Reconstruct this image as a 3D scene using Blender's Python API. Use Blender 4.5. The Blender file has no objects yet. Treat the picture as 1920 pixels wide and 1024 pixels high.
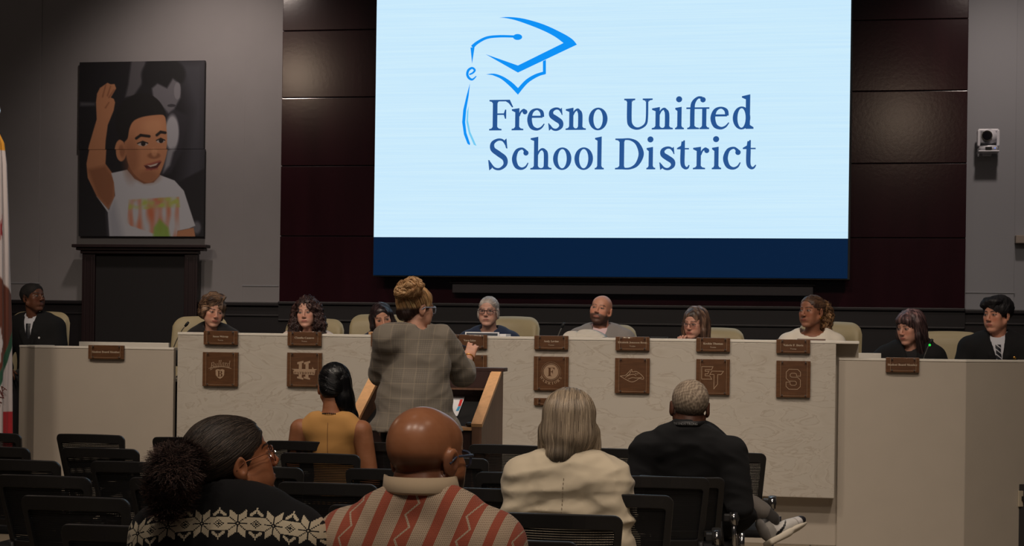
import bpy, bmesh, math, random
import numpy as np
from mathutils import Vector, Matrix, Euler
from mathutils.bvhtree import BVHTree
PI = math.pi
C = bpy.context.scene.collection
random.seed(7)

# ------------------------------------------------------------------ camera model (1920 x 1024)
F_PX = 3200.0
CX, CY = 960.0, 628.0
YAW = math.radians(10.0)
ROLL = math.radians(0.76)
EYE = Vector((0.0, 0.0, 1.48))
FWD = Vector((-math.sin(YAW), math.cos(YAW), 0))
R0 = Vector((math.cos(YAW), math.sin(YAW), 0))
UP0 = Vector((0, 0, 1))
RGT = R0 * math.cos(ROLL) + UP0 * math.sin(ROLL)
UPV = UP0 * math.cos(ROLL) - R0 * math.sin(ROLL)


def ray(x, y):
    return FWD + RGT * ((x - CX) / F_PX) + UPV * (-(y - CY) / F_PX)


def PY(x, y, Y):
    """the point of the wall-parallel plane at distance Y that shows at pixel x, y"""
    d = ray(x, y)
    return EYE + d * (Y / d.y)


def PT(x, y, s):
    """the point at a picture scale of s pixels per metre"""
    return EYE + ray(x, y) * (F_PX / s)


# ------------------------------------------------------------------ colours and materials
def lin(c):
    return tuple(((v / 255) / 12.92 if v / 255 <= 0.04045 else ((v / 255 + 0.055) / 1.055) ** 2.4) for v in c)


MATS = {}


def mat(name, col=(128, 128, 128), rough=0.6, metal=0.0, spec=0.5, attr=None, bump=0.0, bscale=200.0, bstretch=(1, 1, 1), var=0.0, vscale=8.0, vstretch=(1, 1, 1), col2=None, emit=None, estr=1.0, sheen=0.0, coat=0.0):
    if name in MATS:
        return MATS[name]
    m = bpy.data.materials.new(name)
    m.use_nodes = True
    nt = m.node_tree
    b = nt.nodes['Principled BSDF']
    b.inputs['Base Color'].default_value = (*lin(col), 1)
    b.inputs['Roughness'].default_value = rough
    b.inputs['Metallic'].default_value = metal
    b.inputs['Specular IOR Level'].default_value = spec
    b.inputs['Sheen Weight'].default_value = sheen
    b.inputs['Coat Weight'].default_value = coat
    tc = nt.nodes.new('ShaderNodeTexCoord')

    def noise(scale, stretch, detail=4):
        mp = nt.nodes.new('ShaderNodeMapping')
        mp.inputs['Scale'].default_value = stretch
        nt.links.new(tc.outputs['Object'], mp.inputs['Vector'])
        n = nt.nodes.new('ShaderNodeTexNoise')
        n.inputs['Scale'].default_value = scale
        n.inputs['Detail'].default_value = detail
        nt.links.new(mp.outputs[0], n.inputs['Vector'])
        return n
    src = None
    if attr:
        a = nt.nodes.new('ShaderNodeAttribute')
        a.attribute_name = attr
        src = a.outputs['Color']
    if var > 0 or col2:
        n = noise(vscale, vstretch, 6)
        if col2:
            r = nt.nodes.new('ShaderNodeValToRGB')
            r.color_ramp.elements[0].position = 0.5 - 0.5 * max(0.05, 1 - var)
            r.color_ramp.elements[1].position = 0.5 + 0.5 * max(0.05, 1 - var)
            r.color_ramp.elements[0].color = (*lin(col), 1)
            r.color_ramp.elements[1].color = (*lin(col2), 1)
            nt.links.new(n.outputs['Fac'], r.inputs['Fac'])
            src = r.outputs['Color']
        else:
            h = nt.nodes.new('ShaderNodeHueSaturation')
            mr = nt.nodes.new('ShaderNodeMapRange')
            mr.inputs['From Min'].default_value = 0.3
            mr.inputs['From Max'].default_value = 0.7
            mr.inputs['To Min'].default_value = 1 - var
            mr.inputs['To Max'].default_value = 1 + var
            nt.links.new(n.outputs['Fac'], mr.inputs['Value'])
            nt.links.new(mr.outputs[0], h.inputs['Value'])
            if src is None:
                h.inputs['Color'].default_value = (*lin(col), 1)
            else:
                nt.links.new(src, h.inputs['Color'])
            src = h.outputs['Color']
    if src is not None:
        nt.links.new(src, b.inputs['Base Color'])
    if bump > 0:
        n = noise(bscale, bstretch, 3)
        bn = nt.nodes.new('ShaderNodeBump')
        bn.inputs['Strength'].default_value = bump
        bn.inputs['Distance'].default_value = 0.004
        nt.links.new(n.outputs['Fac'], bn.inputs['Height'])
        nt.links.new(bn.outputs[0], b.inputs['Normal'])
    if emit:
        b.inputs['Emission Color'].default_value = (*lin(emit), 1)
        b.inputs['Emission Strength'].default_value = estr
    MATS[name] = m
    return m


def nodes(m):
    return m.node_tree, m.node_tree.nodes['Principled BSDF']


def mth(nt, op, a, b=None, c=None):
    n = nt.nodes.new('ShaderNodeMath')
    n.operation = op
    for i, v in enumerate((a, b, c)):
        if v is None:
            continue
        if isinstance(v, (int, float)):
            n.inputs[i].default_value = v
        else:
            nt.links.new(v, n.inputs[i])
    return n.outputs[0]


# ------------------------------------------------------------------ object helpers
def tag(o, label=None, cat=None, group=None, kind=None):
    if label:
        o['label'] = label
    if cat:
        o['category'] = cat
    if group:
        o['group'] = group
    if kind:
        o['kind'] = kind
    return o


def empty(name, loc=(0, 0, 0), rz=0.0, label=None, cat=None, group=None):
    o = bpy.data.objects.new(name, None)
    o.empty_display_size = 0.1
    C.objects.link(o)
    o.location = loc
    o.rotation_euler = (0, 0, rz)
    return tag(o, label, cat, group)


def link(name, me, m=None, parent=None, smooth=None):
    if m is not None:
        for x in (m if isinstance(m, (list, tuple)) else [m]):
            me.materials.append(x)
    if smooth is not None:
        me.polygons.foreach_set('use_smooth', [smooth] * len(me.polygons))
    o = bpy.data.objects.new(name, me)
    C.objects.link(o)
    if parent is not None:
        o.parent = parent
    return o


def copy_tree(o, parent=None):
    c = o.copy()
    C.objects.link(c)
    if parent is not None:
        c.parent = parent
    for ch in list(o.children):
        copy_tree(ch, c)
    return c


class MB:
    """collects shapes, then links them as one mesh"""

    def __init__(self):
        self.v, self.f, self.mi, self.sm = [], [], [], []

    def add(self, vs, fs, mi=0, smooth=False):
        b = len(self.v)
        self.v.extend([tuple(v) for v in vs])
        self.f.extend([tuple(b + i for i in f) for f in fs])
        self.mi.extend([mi] * len(fs))
        self.sm.extend([smooth] * len(fs))
        return self

    def box(self, lo, hi, bev=0.0, mi=0, M=None):
        bm = bmesh.new()
        bmesh.ops.create_cube(bm, size=1)
        c = [(lo[i] + hi[i]) / 2 for i in range(3)]
        s = [abs(hi[i] - lo[i]) for i in range(3)]
        for v in bm.verts:
            v.co = Vector((c[0] + v.co.x * s[0], c[1] + v.co.y * s[1], c[2] + v.co.z * s[2]))
        if bev > 0:
            bmesh.ops.bevel(bm, geom=bm.edges[:], offset=min(bev, min(s) * 0.45), segments=2, profile=0.6, affect='EDGES')
        return self.frombm(bm, mi, M, False)

    def frombm(self, bm, mi=0, M=None, smooth=True):
        bm.verts.index_update()
        vs = [(M @ v.co if M is not None else v.co.copy()) for v in bm.verts]
        fs = [[v.index for v in f.verts] for f in bm.faces]
        bm.free()
        return self.add(vs, fs, mi, smooth)

    def tube(self, pts, rad, n=10, mi=0, closed=False, caps=True, flat=1.0):
        pts = [Vector(p) for p in pts]
        k = len(pts)
        rad = rad if isinstance(rad, (list, tuple)) else [rad] * k
        ref = None
        vs, fs = [], []
        for i, p in enumerate(pts):
            if closed:
                t = pts[(i + 1) % k] - pts[i - 1]
            else:
                t = pts[min(i + 1, k - 1)] - pts[max(i - 1, 0)]
            t.normalize()
            if ref is None:
                ref = t.orthogonal().normalized() if abs(t.z) > 0.9 else t.cross(Vector((0, 0, 1))).normalized()
            ref = (ref - t * ref.dot(t)).normalized()
            bi = t.cross(ref)
            for j in range(n):
                a = 2 * PI * j / n
                vs.append(p + (ref * math.cos(a) + bi * math.sin(a) * flat) * rad[i])
        for i in range(k if closed else k - 1):
            for j in range(n):
                a, b = i * n + j, i * n + (j + 1) % n
                c, d = ((i + 1) % k) * n + (j + 1) % n, ((i + 1) % k) * n + j
                fs.append((a, b, c, d))
        self.add(vs, fs, mi, True)
        if caps and not closed:
            b0 = len(self.v) - len(vs)
            self.f.append(tuple(b0 + j for j in reversed(range(n))))
            self.f.append(tuple(b0 + (k - 1) * n + j for j in range(n)))
            self.mi += [mi, mi]
            self.sm += [False, False]
        return self

    def cyl(self, a, b, r, r2=None, n=20, mi=0):
        return self.tube([a, b], [r, r if r2 is None else r2], n, mi)

    def ball(self, c, r, mi=0, seg=16):
        r = r if isinstance(r, (tuple, list)) else (r, r, r)
        bm = bmesh.new()
        bmesh.ops.create_uvsphere(bm, u_segments=seg, v_segments=max(6, seg // 2), radius=1)
        for v in bm.verts:
            v.co = Vector((c[0] + v.co.x * r[0], c[1] + v.co.y * r[1], c[2] + v.co.z * r[2]))
        return self.frombm(bm, mi)

    def prism(self, poly, y0, y1, mi=0):
        """a 2-D outline (x, z) given thickness from y0 to y1"""
        bm = bmesh.new()
        vs = [bm.verts.new((x, y0, z)) for x, z in poly]
        f = bm.faces.new(vs)
        if abs(y1 - y0) > 1e-9:
            r = bmesh.ops.extrude_face_region(bm, geom=[f])
            for g in r['geom']:
                if isinstance(g, bmesh.types.BMVert):
                    g.co.y = y1
        bmesh.ops.recalc_face_normals(bm, faces=bm.faces[:])
        bmesh.ops.triangulate(bm, faces=[f for f in bm.faces if len(f.verts) > 4], ngon_method='EAR_CLIP')
        return self.frombm(bm, mi, None, False)

    def build(self, name, m=None, parent=None, loc=None, rz=None):
        me = bpy.data.meshes.new(name)
        me.from_pydata(self.v, [], self.f)
        o = link(name, me, m, parent)
        me.polygons.foreach_set('material_index', self.mi)
        me.polygons.foreach_set('use_smooth', self.sm)
        if loc is not None:
            o.location = loc
        if rz is not None:
            o.rotation_euler = (0, 0, rz)
        me.update()
        return o


def bold(s):
    r = ''
    for ch in s:
        if 'A' <= ch <= 'Z':
            r += chr(0x1D400 + ord(ch) - 65)
        elif 'a' <= ch <= 'z':
            r += chr(0x1D41A + ord(ch) - 97)
        else:
            r += ch
    return r


def ital(s):
    r = ''
    for ch in s:
        if 'A' <= ch <= 'Z':
            r += chr(0x1D434 + ord(ch) - 65)
        elif 'a' <= ch <= 'z' and ch != 'h':
            r += chr(0x1D44E + ord(ch) - 97)
        else:
            r += ch
    return r


def text_mesh(s, width=None, height=None, depth=0.0008):
    """flat lettering as points in x, z (centred), given as (verts, faces)"""
    c = bpy.data.curves.new('lettering', 'FONT')
    c.body = s
    c.size = 1.0
    c.resolution_u = 3
    o = bpy.data.objects.new('lettering', c)
    C.objects.link(o)
    bpy.context.view_layer.update()
    me = bpy.data.meshes.new_from_object(o.evaluated_get(bpy.context.evaluated_depsgraph_get()))
    vs = [v.co.copy() for v in me.vertices]
    fs = [tuple(p.vertices) for p in me.polygons]
    bpy.data.objects.remove(o)
    bpy.data.curves.remove(c)
    bpy.data.meshes.remove(me)
    if not vs:
        return [], []
    x0, x1 = min(v.x for v in vs), max(v.x for v in vs)
    y0, y1 = min(v.y for v in vs), max(v.y for v in vs)
    sc = width / (x1 - x0) if width else height / (y1 - y0)
    sy = height / (y1 - y0) if height else sc
    out = [((v.x - (x0 + x1) / 2) * sc, 0.0, (v.y - (y0 + y1) / 2) * sy) for v in vs]
    return out, fs
# ================================================================== the room
Y_WALL = 14.9
Y_WOOD = 14.84
Y_SCR = 14.62
Y_DAIS = 12.30
Z_PLAT = 0.46

m_gray = mat('grey_wall_paint', (134, 131, 132), 0.85, var=0.03, vscale=3, bump=0.15, bscale=300)
m_gray2 = mat('grey_pilaster_paint', (146, 147, 152), 0.85, bump=0.15, bscale=300)
m_wood_dark = mat('dark_mahogany_panel', (40, 13, 20), 0.17, spec=0.5, var=0.2, vscale=6, vstretch=(1, 1, 0.12), bump=0.05, bscale=30)
m_wood_black = mat('dark_stained_trim', (30, 14, 18), 0.4, var=0.15, vscale=10)
m_wood_low = mat('dark_wainscot', (15, 9, 14), 0.5, var=0.12, vscale=6)
m_floor = mat('beige_floor_tile', (128, 116, 98), 0.5, var=0.08, vscale=4)
m_black = mat('matt_black', (14, 14, 15), 0.6)


def wall_x(x, y=628):
    return PY(x, y, Y_WALL).x


# floor with tile joints
nt, b = nodes(m_floor)
brick = nt.nodes.new('ShaderNodeTexBrick')
brick.offset = 0.0
brick.inputs['Scale'].default_value = 1.0
brick.inputs['Brick Width'].default_value = 0.6
brick.inputs['Row Height'].default_value = 0.6
brick.inputs['Mortar Size'].default_value = 0.006
brick.inputs['Color1'].default_value = (*lin((128, 116, 98)), 1)
brick.inputs['Color2'].default_value = (*lin((122, 111, 94)), 1)
brick.inputs['Mortar'].default_value = (*lin((45, 40, 34)), 1)
tc = nt.nodes.new('ShaderNodeTexCoord')
nt.links.new(tc.outputs['Object'], brick.inputs['Vector'])
nt.links.new(brick.outputs['Color'], b.inputs['Base Color'])
o = MB().box((-9, -1.5, -0.1), (5, 15.2, 0)).build('floor', m_floor)
tag(o, kind='structure')
x_l, x_r = wall_x(527), wall_x(1807)
# stage platform behind the dais
o = MB().box((-7.2, Y_DAIS + 0.35, 0.0), (2.6, Y_WALL, Z_PLAT), 0.004).build('floor_platform', mat('platform_carpet', (45, 42, 42), 0.95, bump=0.3, bscale=400))
tag(o, kind='structure')
# grey walls left and right with shallow pilaster steps
z_ws = 1.745
zt = 5.2
b_ = MB()
b_.box((-9, Y_WALL, 0), (x_l, Y_WALL + 0.2, zt))
b_.box((wall_x(458, 300), Y_WALL - 0.012, z_ws), (x_l, Y_WALL, zt), 0.004)
b_.box((-9, Y_WALL - 0.012, z_ws), (wall_x(76, 300), Y_WALL, zt), 0.004)
o = b_.build('wall_back_left', m_gray)
tag(o, kind='structure')
b_ = MB()
b_.box((x_r, Y_WALL, 0), (5, Y_WALL + 0.2, zt))
b_.box((x_r, Y_WALL - 0.012, z_ws), (wall_x(1904, 300), Y_WALL, zt), 0.004)
o = b_.build('wall_back_right', m_gray2)
tag(o, kind='structure')
for i, (xa, xb, yy) in enumerate(((455, 523, 536), (1810, 1903, 549), (20, 76, 531))):
    a, c = wall_x(xa, yy), wall_x(xb, yy)
    z = PY((xa + xb) / 2, yy, Y_WALL).z
    o = MB().box((a, Y_WALL - 0.018, z - 0.004), (c, Y_WALL - 0.01, z + 0.004), 0.002).build('trim_%d' % (i + 1), m_gray2)
    tag(o, kind='structure')
# mahogany panelled centre: boards with joints between
b_ = MB()
b_.box((x_l, Y_WOOD + 0.02, Z_PLAT), (x_r, Y_WALL + 0.2, zt), mi=1)
zs = [PY(620, y, Y_WOOD).z for y in (443, 311, 183, 57)]
step = (zs[-1] - zs[0]) / 3
zs = [zs[0] - step] + zs + [zs[-1] + step, zs[-1] + 2 * step]
for a, c in zip(zs[:-1], zs[1:]):
    b_.box((x_l, Y_WOOD - 0.01, a + 0.004), (x_r, Y_WOOD + 0.02, c - 0.004), 0.004)
b_.box((x_l, Y_WOOD, z_ws + 0.02), (x_r, Y_WOOD + 0.02, zs[0] - 0.004), 0.004)
o = b_.build('wall_back_centre', [m_wood_dark, m_wood_black])
tag(o, kind='structure')
# wainscot and its cap along the whole back wall
b_ = MB()
for a, c in ((-9, x_l), (x_r, 5)):
    b_.box((a, Y_WALL - 0.05, Z_PLAT), (c, Y_WALL, z_ws - 0.03))
    b_.box((a, Y_WALL - 0.075, z_ws - 0.035), (c, Y_WALL, z_ws), 0.008)
    b_.box((a, Y_WALL - 0.06, z_ws - 0.13), (c, Y_WALL - 0.02, z_ws - 0.11), 0.006)
b_.box((x_l, Y_WOOD - 0.03, Z_PLAT), (x_r, Y_WOOD + 0.02, z_ws - 0.02))
b_.box((x_l, Y_WOOD - 0.05, z_ws - 0.02), (x_r, Y_WOOD + 0.02, z_ws + 0.01), 0.008)
b_.box((x_l, Y_WOOD - 0.045, z_ws - 0.17), (x_r, Y_WOOD - 0.02, z_ws - 0.15), 0.006)
o = b_.build('trim_4', m_wood_low)
tag(o, kind='structure')
# recessed dark box under the screen
a, c = PY(852, 540, Y_WOOD).x, PY(1525, 540, Y_WOOD).x
zz = PY(1180, 553, Y_WOOD).z
b_ = MB()
b_.box((a, Y_WOOD - 0.1, zz), (c, Y_WOOD + 0.02, zz + 0.11), 0.006)
b_.box((a - 0.02, Y_WOOD - 0.12, zz + 0.085), (c + 0.02, Y_WOOD + 0.02, zz + 0.105), 0.006)
o = b_.build('trim_5', mat('walnut_ledge', (38, 32, 38), 0.5))
tag(o, kind='structure')
# side walls and rear, out of the picture but part of the hall
o = MB().box((-9.2, -1.5, 0), (-9, 15.2, zt)).build('wall_left', m_gray)
tag(o, kind='structure')
o = MB().box((5, -1.5, 0), (5.2, 15.2, zt)).build('wall_right', m_gray)
tag(o, kind='structure')

# ------------------------------------------------------------------ LED screen
def emis(name, col, s=1.0):
    m = bpy.data.materials.new(name)
    m.use_nodes = True
    nt, b = nodes(m)
    b.inputs['Base Color'].default_value = (0.01, 0.01, 0.01, 1)
    b.inputs['Roughness'].default_value = 0.4
    b.inputs['Emission Color'].default_value = (*lin(col), 1)
    b.inputs['Emission Strength'].default_value = s
    return m


m_scr = emis('lit_display', (201, 234, 252), 1.0)
nt, b = nodes(m_scr)
tc = nt.nodes.new('ShaderNodeTexCoord')
mp = nt.nodes.new('ShaderNodeMapping')
mp.inputs['Scale'].default_value = (0.6, 1, 45)
n = nt.nodes.new('ShaderNodeTexNoise')
n.inputs['Scale'].default_value = 1.6
n.inputs['Detail'].default_value = 4
r = nt.nodes.new('ShaderNodeValToRGB')
r.color_ramp.elements[0].position = 0.3
r.color_ramp.elements[1].position = 0.7
r.color_ramp.elements[0].color = (*lin((197, 231, 252)), 1)
r.color_ramp.elements[1].color = (*lin((205, 236, 252)), 1)
nt.links.new(tc.outputs['Object'], mp.inputs[0])
nt.links.new(mp.outputs[0], n.inputs[0])
nt.links.new(n.outputs['Fac'], r.inputs[0])
nt.links.new(r.outputs[0], b.inputs['Emission Color'])
sa, sb = PY(701, 444, Y_SCR), PY(1590, 448, Y_SCR)
sc0 = PY(701, 516, Y_SCR)
zb, zlow = (sa.z + sb.z) / 2, sc0.z
ztop = zb + (sb.x - sa.x) * 0.58
scr = empty('led_screen', ((sa.x + sb.x) / 2, Y_SCR, zlow), 0, 'huge lit screen with blue graduation cap logo and large serif school district name', 'screen')
def rel(o, root):
    o.parent = root
    o.matrix_parent_inverse = Matrix.Translation(-Vector(root.location))
    return o
rel(MB().box((sa.x - 0.006, Y_SCR + 0.005, zlow - 0.012), (sb.x + 0.02, Y_SCR + 0.16, ztop + 0.02), 0.004).build('housing', m_black), scr)
rel(MB().box((sa.x, Y_SCR - 0.004, zb), (sb.x, Y_SCR + 0.006, ztop)).build('display', m_scr), scr)
m_dim = emis('dim_display_strip', (2, 32, 64), 0.85)
nodes(m_dim)[1].inputs['Specular IOR Level'].default_value = 0.1
nodes(m_dim)[1].inputs['Base Color'].default_value = (0.002, 0.002, 0.003, 1)
rel(MB().box((sa.x, Y_SCR - 0.004, zlow), (sb.x, Y_SCR + 0.006, zb - 0.001)).build('dim_strip', m_dim), scr)
for xx in (sa.x + 0.5, sb.x - 0.5):
    b_ = MB().box((xx - 0.08, Y_SCR + 0.15, zb + 0.5), (xx + 0.08, Y_WOOD - 0.012, zb + 1.5))
    rel(b_.build('wall_bracket', m_black), scr)

m_txt = emis('screen_lettering_blue', (38, 84, 146), 1.0)
m_logo = emis('screen_logo_blue', (10, 146, 246), 1.0)
m_logo2 = emis('screen_logo_pale_blue', (116, 203, 244), 1.0)
YL = Y_SCR - 0.006


def zm(x, y):
    p = PY(840 + x / 3.0117, y / 3.0117, YL)
    return (p.x, p.z)


def spline(pts, n=8):
    out = []
    P = [pts[0]] + list(pts) + [pts[-1]]
    for i in range(1, len(P) - 2):
        p0, p1, p2, p3 = P[i - 1], P[i], P[i + 1], P[i + 2]
        for j in range(n):
            t = j / n
            out.append(tuple(0.5 * ((2 * p1[k]) + (-p0[k] + p2[k]) * t + (2 * p0[k] - 5 * p1[k] + 4 * p2[k] - p3[k]) * t * t + (-p0[k] + 3 * p1[k] - 3 * p2[k] + p3[k]) * t ** 3) for k in range(len(p1))))
    out.append(tuple(pts[-1]))
    return out


class Glyph:
    """collects flat polygons in letter space (x right, y up)"""

    def __init__(self):
        self.p = []

    def poly(self, pts):
        self.p.append(list(pts))

    def rect(self, x0, y0, x1, y1):
        self.poly([(x0, y0), (x1, y0), (x1, y1), (x0, y1)])

    def stroke(self, pts, n=8):
        """pts (x, y, width), splined"""
        s = spline(pts, n)
        L, R = [], []
        for i, p in enumerate(s):
            a, b = s[max(i - 1, 0)], s[min(i + 1, len(s) - 1)]
            dx, dy = b[0] - a[0], b[1] - a[1]
            l = math.hypot(dx, dy) or 1
            nx, ny = -dy / l * p[2] / 2, dx / l * p[2] / 2
            L.append((p[0] + nx, p[1] + ny))
            R.append((p[0] - nx, p[1] - ny))
        for i in range(len(s) - 1):
            self.poly([L[i], L[i + 1], R[i + 1], R[i]])

    def disc(self, x, y, r, ry=None):
        self.poly([(x + r * math.cos(a * PI / 10), y + (ry or r) * math.sin(a * PI / 10)) for a in range(20)])

    def ring(self, x, y, rx, ry, tx, ty, n=32):
        for i in range(n):
            a, b = 2 * PI * i / n, 2 * PI * (i + 1) / n
            self.poly([(x + rx * math.cos(a), y + ry * math.sin(a)), (x + rx * math.cos(b), y + ry * math.sin(b)),
                       (x + (rx - tx) * math.cos(b), y + (ry - ty) * math.sin(b)), (x + (rx - tx) * math.cos(a), y + (ry - ty) * math.sin(a))])

    def serif(self, xl, xr, x0, x1, y, s=1):
        """foot (s=1) or head (s=-1) serif of a stem x0..x1 reaching out to xl..xr"""
        self.rect(xl, min(y, y + 8 * s), xr, max(y, y + 8 * s))
        self.poly([(x0, y + 8 * s), (x0, y + 20 * s), (x0 - (x0 - xl) * 0.35, y + 11 * s), (xl, y + 8 * s)])
        self.poly([(x1, y + 8 * s), (x1, y + 20 * s), (x1 + (xr - x1) * 0.35, y + 11 * s), (xr, y + 8 * s)])


def glyph(ch, w):
    g = Glyph()
    S = 27
    XH, CAP, ASC = 124, 174, 184
    if ch == 'F':
        g.rect(20, 0, 20 + S, CAP); g.serif(0, 72, 20, 20 + S, 0)
        g.serif(0, 60, 20, 20 + S, CAP, -1); g.rect(20, CAP - 9, 118, CAP)
        g.poly([(118, CAP), (138, CAP - 42), (131, CAP - 44), (112, CAP - 20), (95, CAP - 9)])
        g.rect(40, 88, 98, 97); g.poly([(98, 118), (98, 66), (91, 66), (84, 88), (84, 97), (91, 118)])
    elif ch == 'U':
        g.stroke([(30, CAP, S), (30, 60, S), (38, 26, S - 2), (62, 8, 16), (90, 8, 13), (120, 28, 14), (129, 65, 13), (129, CAP, 13)])
        g.serif(0, 62, 17, 44, CAP, -1); g.serif(104, 160, 122, 136, CAP, -1)
    elif ch == 'S' or ch == 's':
        H = CAP if ch == 'S' else XH
        k = H / 174
        g.stroke([(w * .86, H * .80, 9), (w * .70, H * .955, 12), (w * .45, H * .975, 14), (w * .21, H * .86, 22), (w * .22, H * .67, 28), (w * .50, H * .52, 31),
                  (w * .80, H * .36, 29), (w * .83, H * .16, 22), (w * .58, H * .02, 14), (w * .30, H * .05, 12), (w * .08, H * .24, 9)])
        g.poly([(w * .78, H * .96), (w * .88, H * 1.02), (w * .93, H * .68), (w * .86, H * .70), (w * .80, H * .84)])
        g.poly([(w * .20, H * .05), (w * .06, H * -.03), (0, H * .32), (w * .08, H * .30), (w * .14, H * .17)])
    elif ch == 'D':
        g.rect(24, 0, 24 + S, CAP); g.serif(0, 60, 24, 24 + S, 0); g.serif(0, 60, 24, 24 + S, CAP, -1)
        g.stroke([(40, CAP - 5, 10), (85, CAP - 6, 12), (125, CAP - 30, 22), (w - 15, 87, 30), (125, 30, 22), (85, 6, 12), (40, 5, 10)])
    elif ch == 'r':
        g.rect(20, 0, 20 + S - 3, XH - 8); g.poly([(0, XH - 12), (0, XH - 4), (44, XH + 2), (44, XH - 18), (20, XH - 22)])
        g.serif(0, 68, 20, 44, 0)
        g.stroke([(42, 80, 9), (52, 104, 10), (68, 115, 14), (w - 16, 108, 20)]); g.disc(w - 14, 104, 14)
    elif ch == 'n' or ch == 'h':
        top = XH if ch == 'n' else ASC
        g.rect(20, 0, 20 + S - 3, top - 8); g.poly([(0, top - 14), (0, top - 6), (44, top + 2), (44, top - 22), (20, top - 22)])
        g.serif(0, 62, 20, 44, 0)
        g.stroke([(40, 82, 8), (51, 105, 10), (66, 115, 13), (w - 42, 107, 19), (w - 33, 84, 25), (w - 33, 0, 25)])
        g.serif(w - 60, w, w - 45, w - 21, 0)
    elif ch == 'i':
        g.rect(w / 2 - 11, 0, w / 2 + 13, XH - 8); g.poly([(0, XH - 12), (0, XH - 4), (w / 2 + 13, XH + 2), (w / 2 + 13, XH - 20), (w / 2 - 11, XH - 22)])
        g.serif(0, w + 4, w / 2 - 11, w / 2 + 13, 0); g.disc(w / 2 - 2, 168, 17)
    elif ch == 'I':  # the dotless half of the fi ligature
        g.rect(w / 2 - 11, 0, w / 2 + 13, XH - 4)
        g.serif(0, w + 4, w / 2 - 11, w / 2 + 13, 0)
    elif ch == 'l':
        g.rect(w / 2 - 11, 0, w / 2 + 13, ASC - 8); g.poly([(0, ASC - 14), (0, ASC - 6), (w / 2 + 13, ASC + 2), (w / 2 + 13, ASC - 22), (w / 2 - 11, ASC - 22)])
        g.serif(0, w + 2, w / 2 - 11, w / 2 + 13, 0)
    elif ch == 'f':
        g.stroke([(34, 0, 25), (34, 110, 25), (40, 150, 22), (64, 176, 13), (88, 174, 16)]); g.disc(92, 164, 15)
        g.rect(0, XH - 11, 128, XH - 2); g.serif(6, 72, 22, 46, 0)
    elif ch == 'o':
        g.ring(w / 2, 61, w / 2, 64, 27, 10)
    elif ch == 'e':
        g.stroke([(14, 76, 12), (w - 14, 76, 12)])
        g.stroke([(w - 14, 74, 20), (w - 20, 104, 20), (w * .55, 119, 11), (w * .26, 104, 20), (15, 62, 27), (w * .26, 20, 24), (w * .55, 5, 15), (w * .80, 14, 11), (w - 3, 36, 6)])
    elif ch == 'c':
        g.stroke([(w - 16, 100, 20), (w * .62, 119, 12), (w * .30, 106, 20), (15, 62, 27), (w * .28, 20, 24), (w * .56, 5, 15), (w * .82, 14, 11), (w - 3, 38, 6)]); g.disc(w - 16, 94, 15)
    elif ch == 'd':
        g.ring(w / 2 - 8, 61, w / 2 - 10, 64, 26, 10)
        g.rect(w - 44, 0, w - 20, ASC); g.poly([(w - 66, ASC - 10), (w - 66, ASC - 2), (w - 20, ASC + 8), (w - 20, ASC - 22), (w - 44, ASC - 20)])
        g.poly([(w - 30, 0), (w, 0), (w, 9), (w - 20, 22), (w - 44, 22)])
    elif ch == 't':
        g.stroke([(32, 156, 14), (32, 110, 24), (32, 34, 24), (44, 10, 18), (60, 8, 12), (w - 4, 24, 6)])
        g.poly([(0, XH - 12), (0, XH - 5), (22, XH + 8), (36, XH + 38), (44, XH + 38), (44, XH - 5), (w - 6, XH - 5), (w - 6, XH - 13)])
    return g.p


def build_text():
    b = MB()
    L1 = [('F', 232, 138), ('r', 362, 90), ('e', 450, 103), ('s', 572, 88), ('n', 672, 116), ('o', 803, 107), ('U', 1003, 162), ('n', 1160, 118), ('i', 1290, 46), ('f', 1352, 60), ('I', 1426, 50),
          ('e', 1485, 107), ('d', 1608, 117)]
    L2 = [('S', 226, 119), ('c', 362, 98), ('h', 470, 122), ('o', 600, 105), ('o', 722, 106), ('l', 838, 50), ('D', 953, 162), ('i', 1130, 46), ('s', 1202, 91), ('t', 1300, 73), ('r', 1390, 90), ('i', 1495, 48),
          ('c', 1555, 100), ('t', 1665, 77)]
    for L, (xa, ya, xb, yb) in ((L1, (232, 737, 1724, 728)), (L2, (226, 958, 1742, 956))):
        pa, pb = zm(xa, ya), zm(xb, yb)
        k = (pb[0] - pa[0]) / (xb - xa)
        z0 = (pa[1] + pb[1]) / 2
        z0 = pa[1]
        for ch, x, w in L:
            for poly in glyph(ch, w):
                pts = [(pa[0] + (x - xa + px) * k, z0 + (pb[1] - pa[1]) * (x - xa) / (xb - xa) + py * k) for px, py in poly]
                b.add([(px, YL, pz) for px, pz in pts], [tuple(range(len(pts)))])
    return b


rel(build_text().build('lettering', m_txt), scr)
b_ = MB()
YM = YL - 0.0005
def flatpoly(b, pts, y=YM):
    b.prism(pts, y, y)
def smooth_poly(pts):
    return [zm(*p) for p in pts]
top_in = spline([(288, 100), (330, 103), (400, 120), (520, 165), (600, 205), (652, 243)], 4)
top_out = spline([(288, 100), (345, 96), (430, 106), (540, 138), (640, 184), (700, 220), (728, 252)], 4)
flatpoly(b_, [zm(*p) for p in top_out + [(395, 410), (212, 306), (395, 370), (652, 243)] + top_in[::-1][1:-1]])
hb = spline([(215, 420), (260, 416), (310, 432), (360, 464), (395, 497)], 4) + spline([(398, 494), (440, 450), (490, 420), (536, 405)], 4) + [(536, 345), (553, 338), (553, 418)] + spline([(545, 421), (510, 432), (450, 470), (395, 535)], 4) + spline([(393, 533), (350, 488), (300, 446), (250, 424)], 4)
flatpoly(b_, [zm(*p) for p in hb])
g = Glyph()
g.stroke([(137, 266, 20), (165, 241, 17), (220, 213, 15), (290, 205, 14), (370, 206, 13)])
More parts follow.
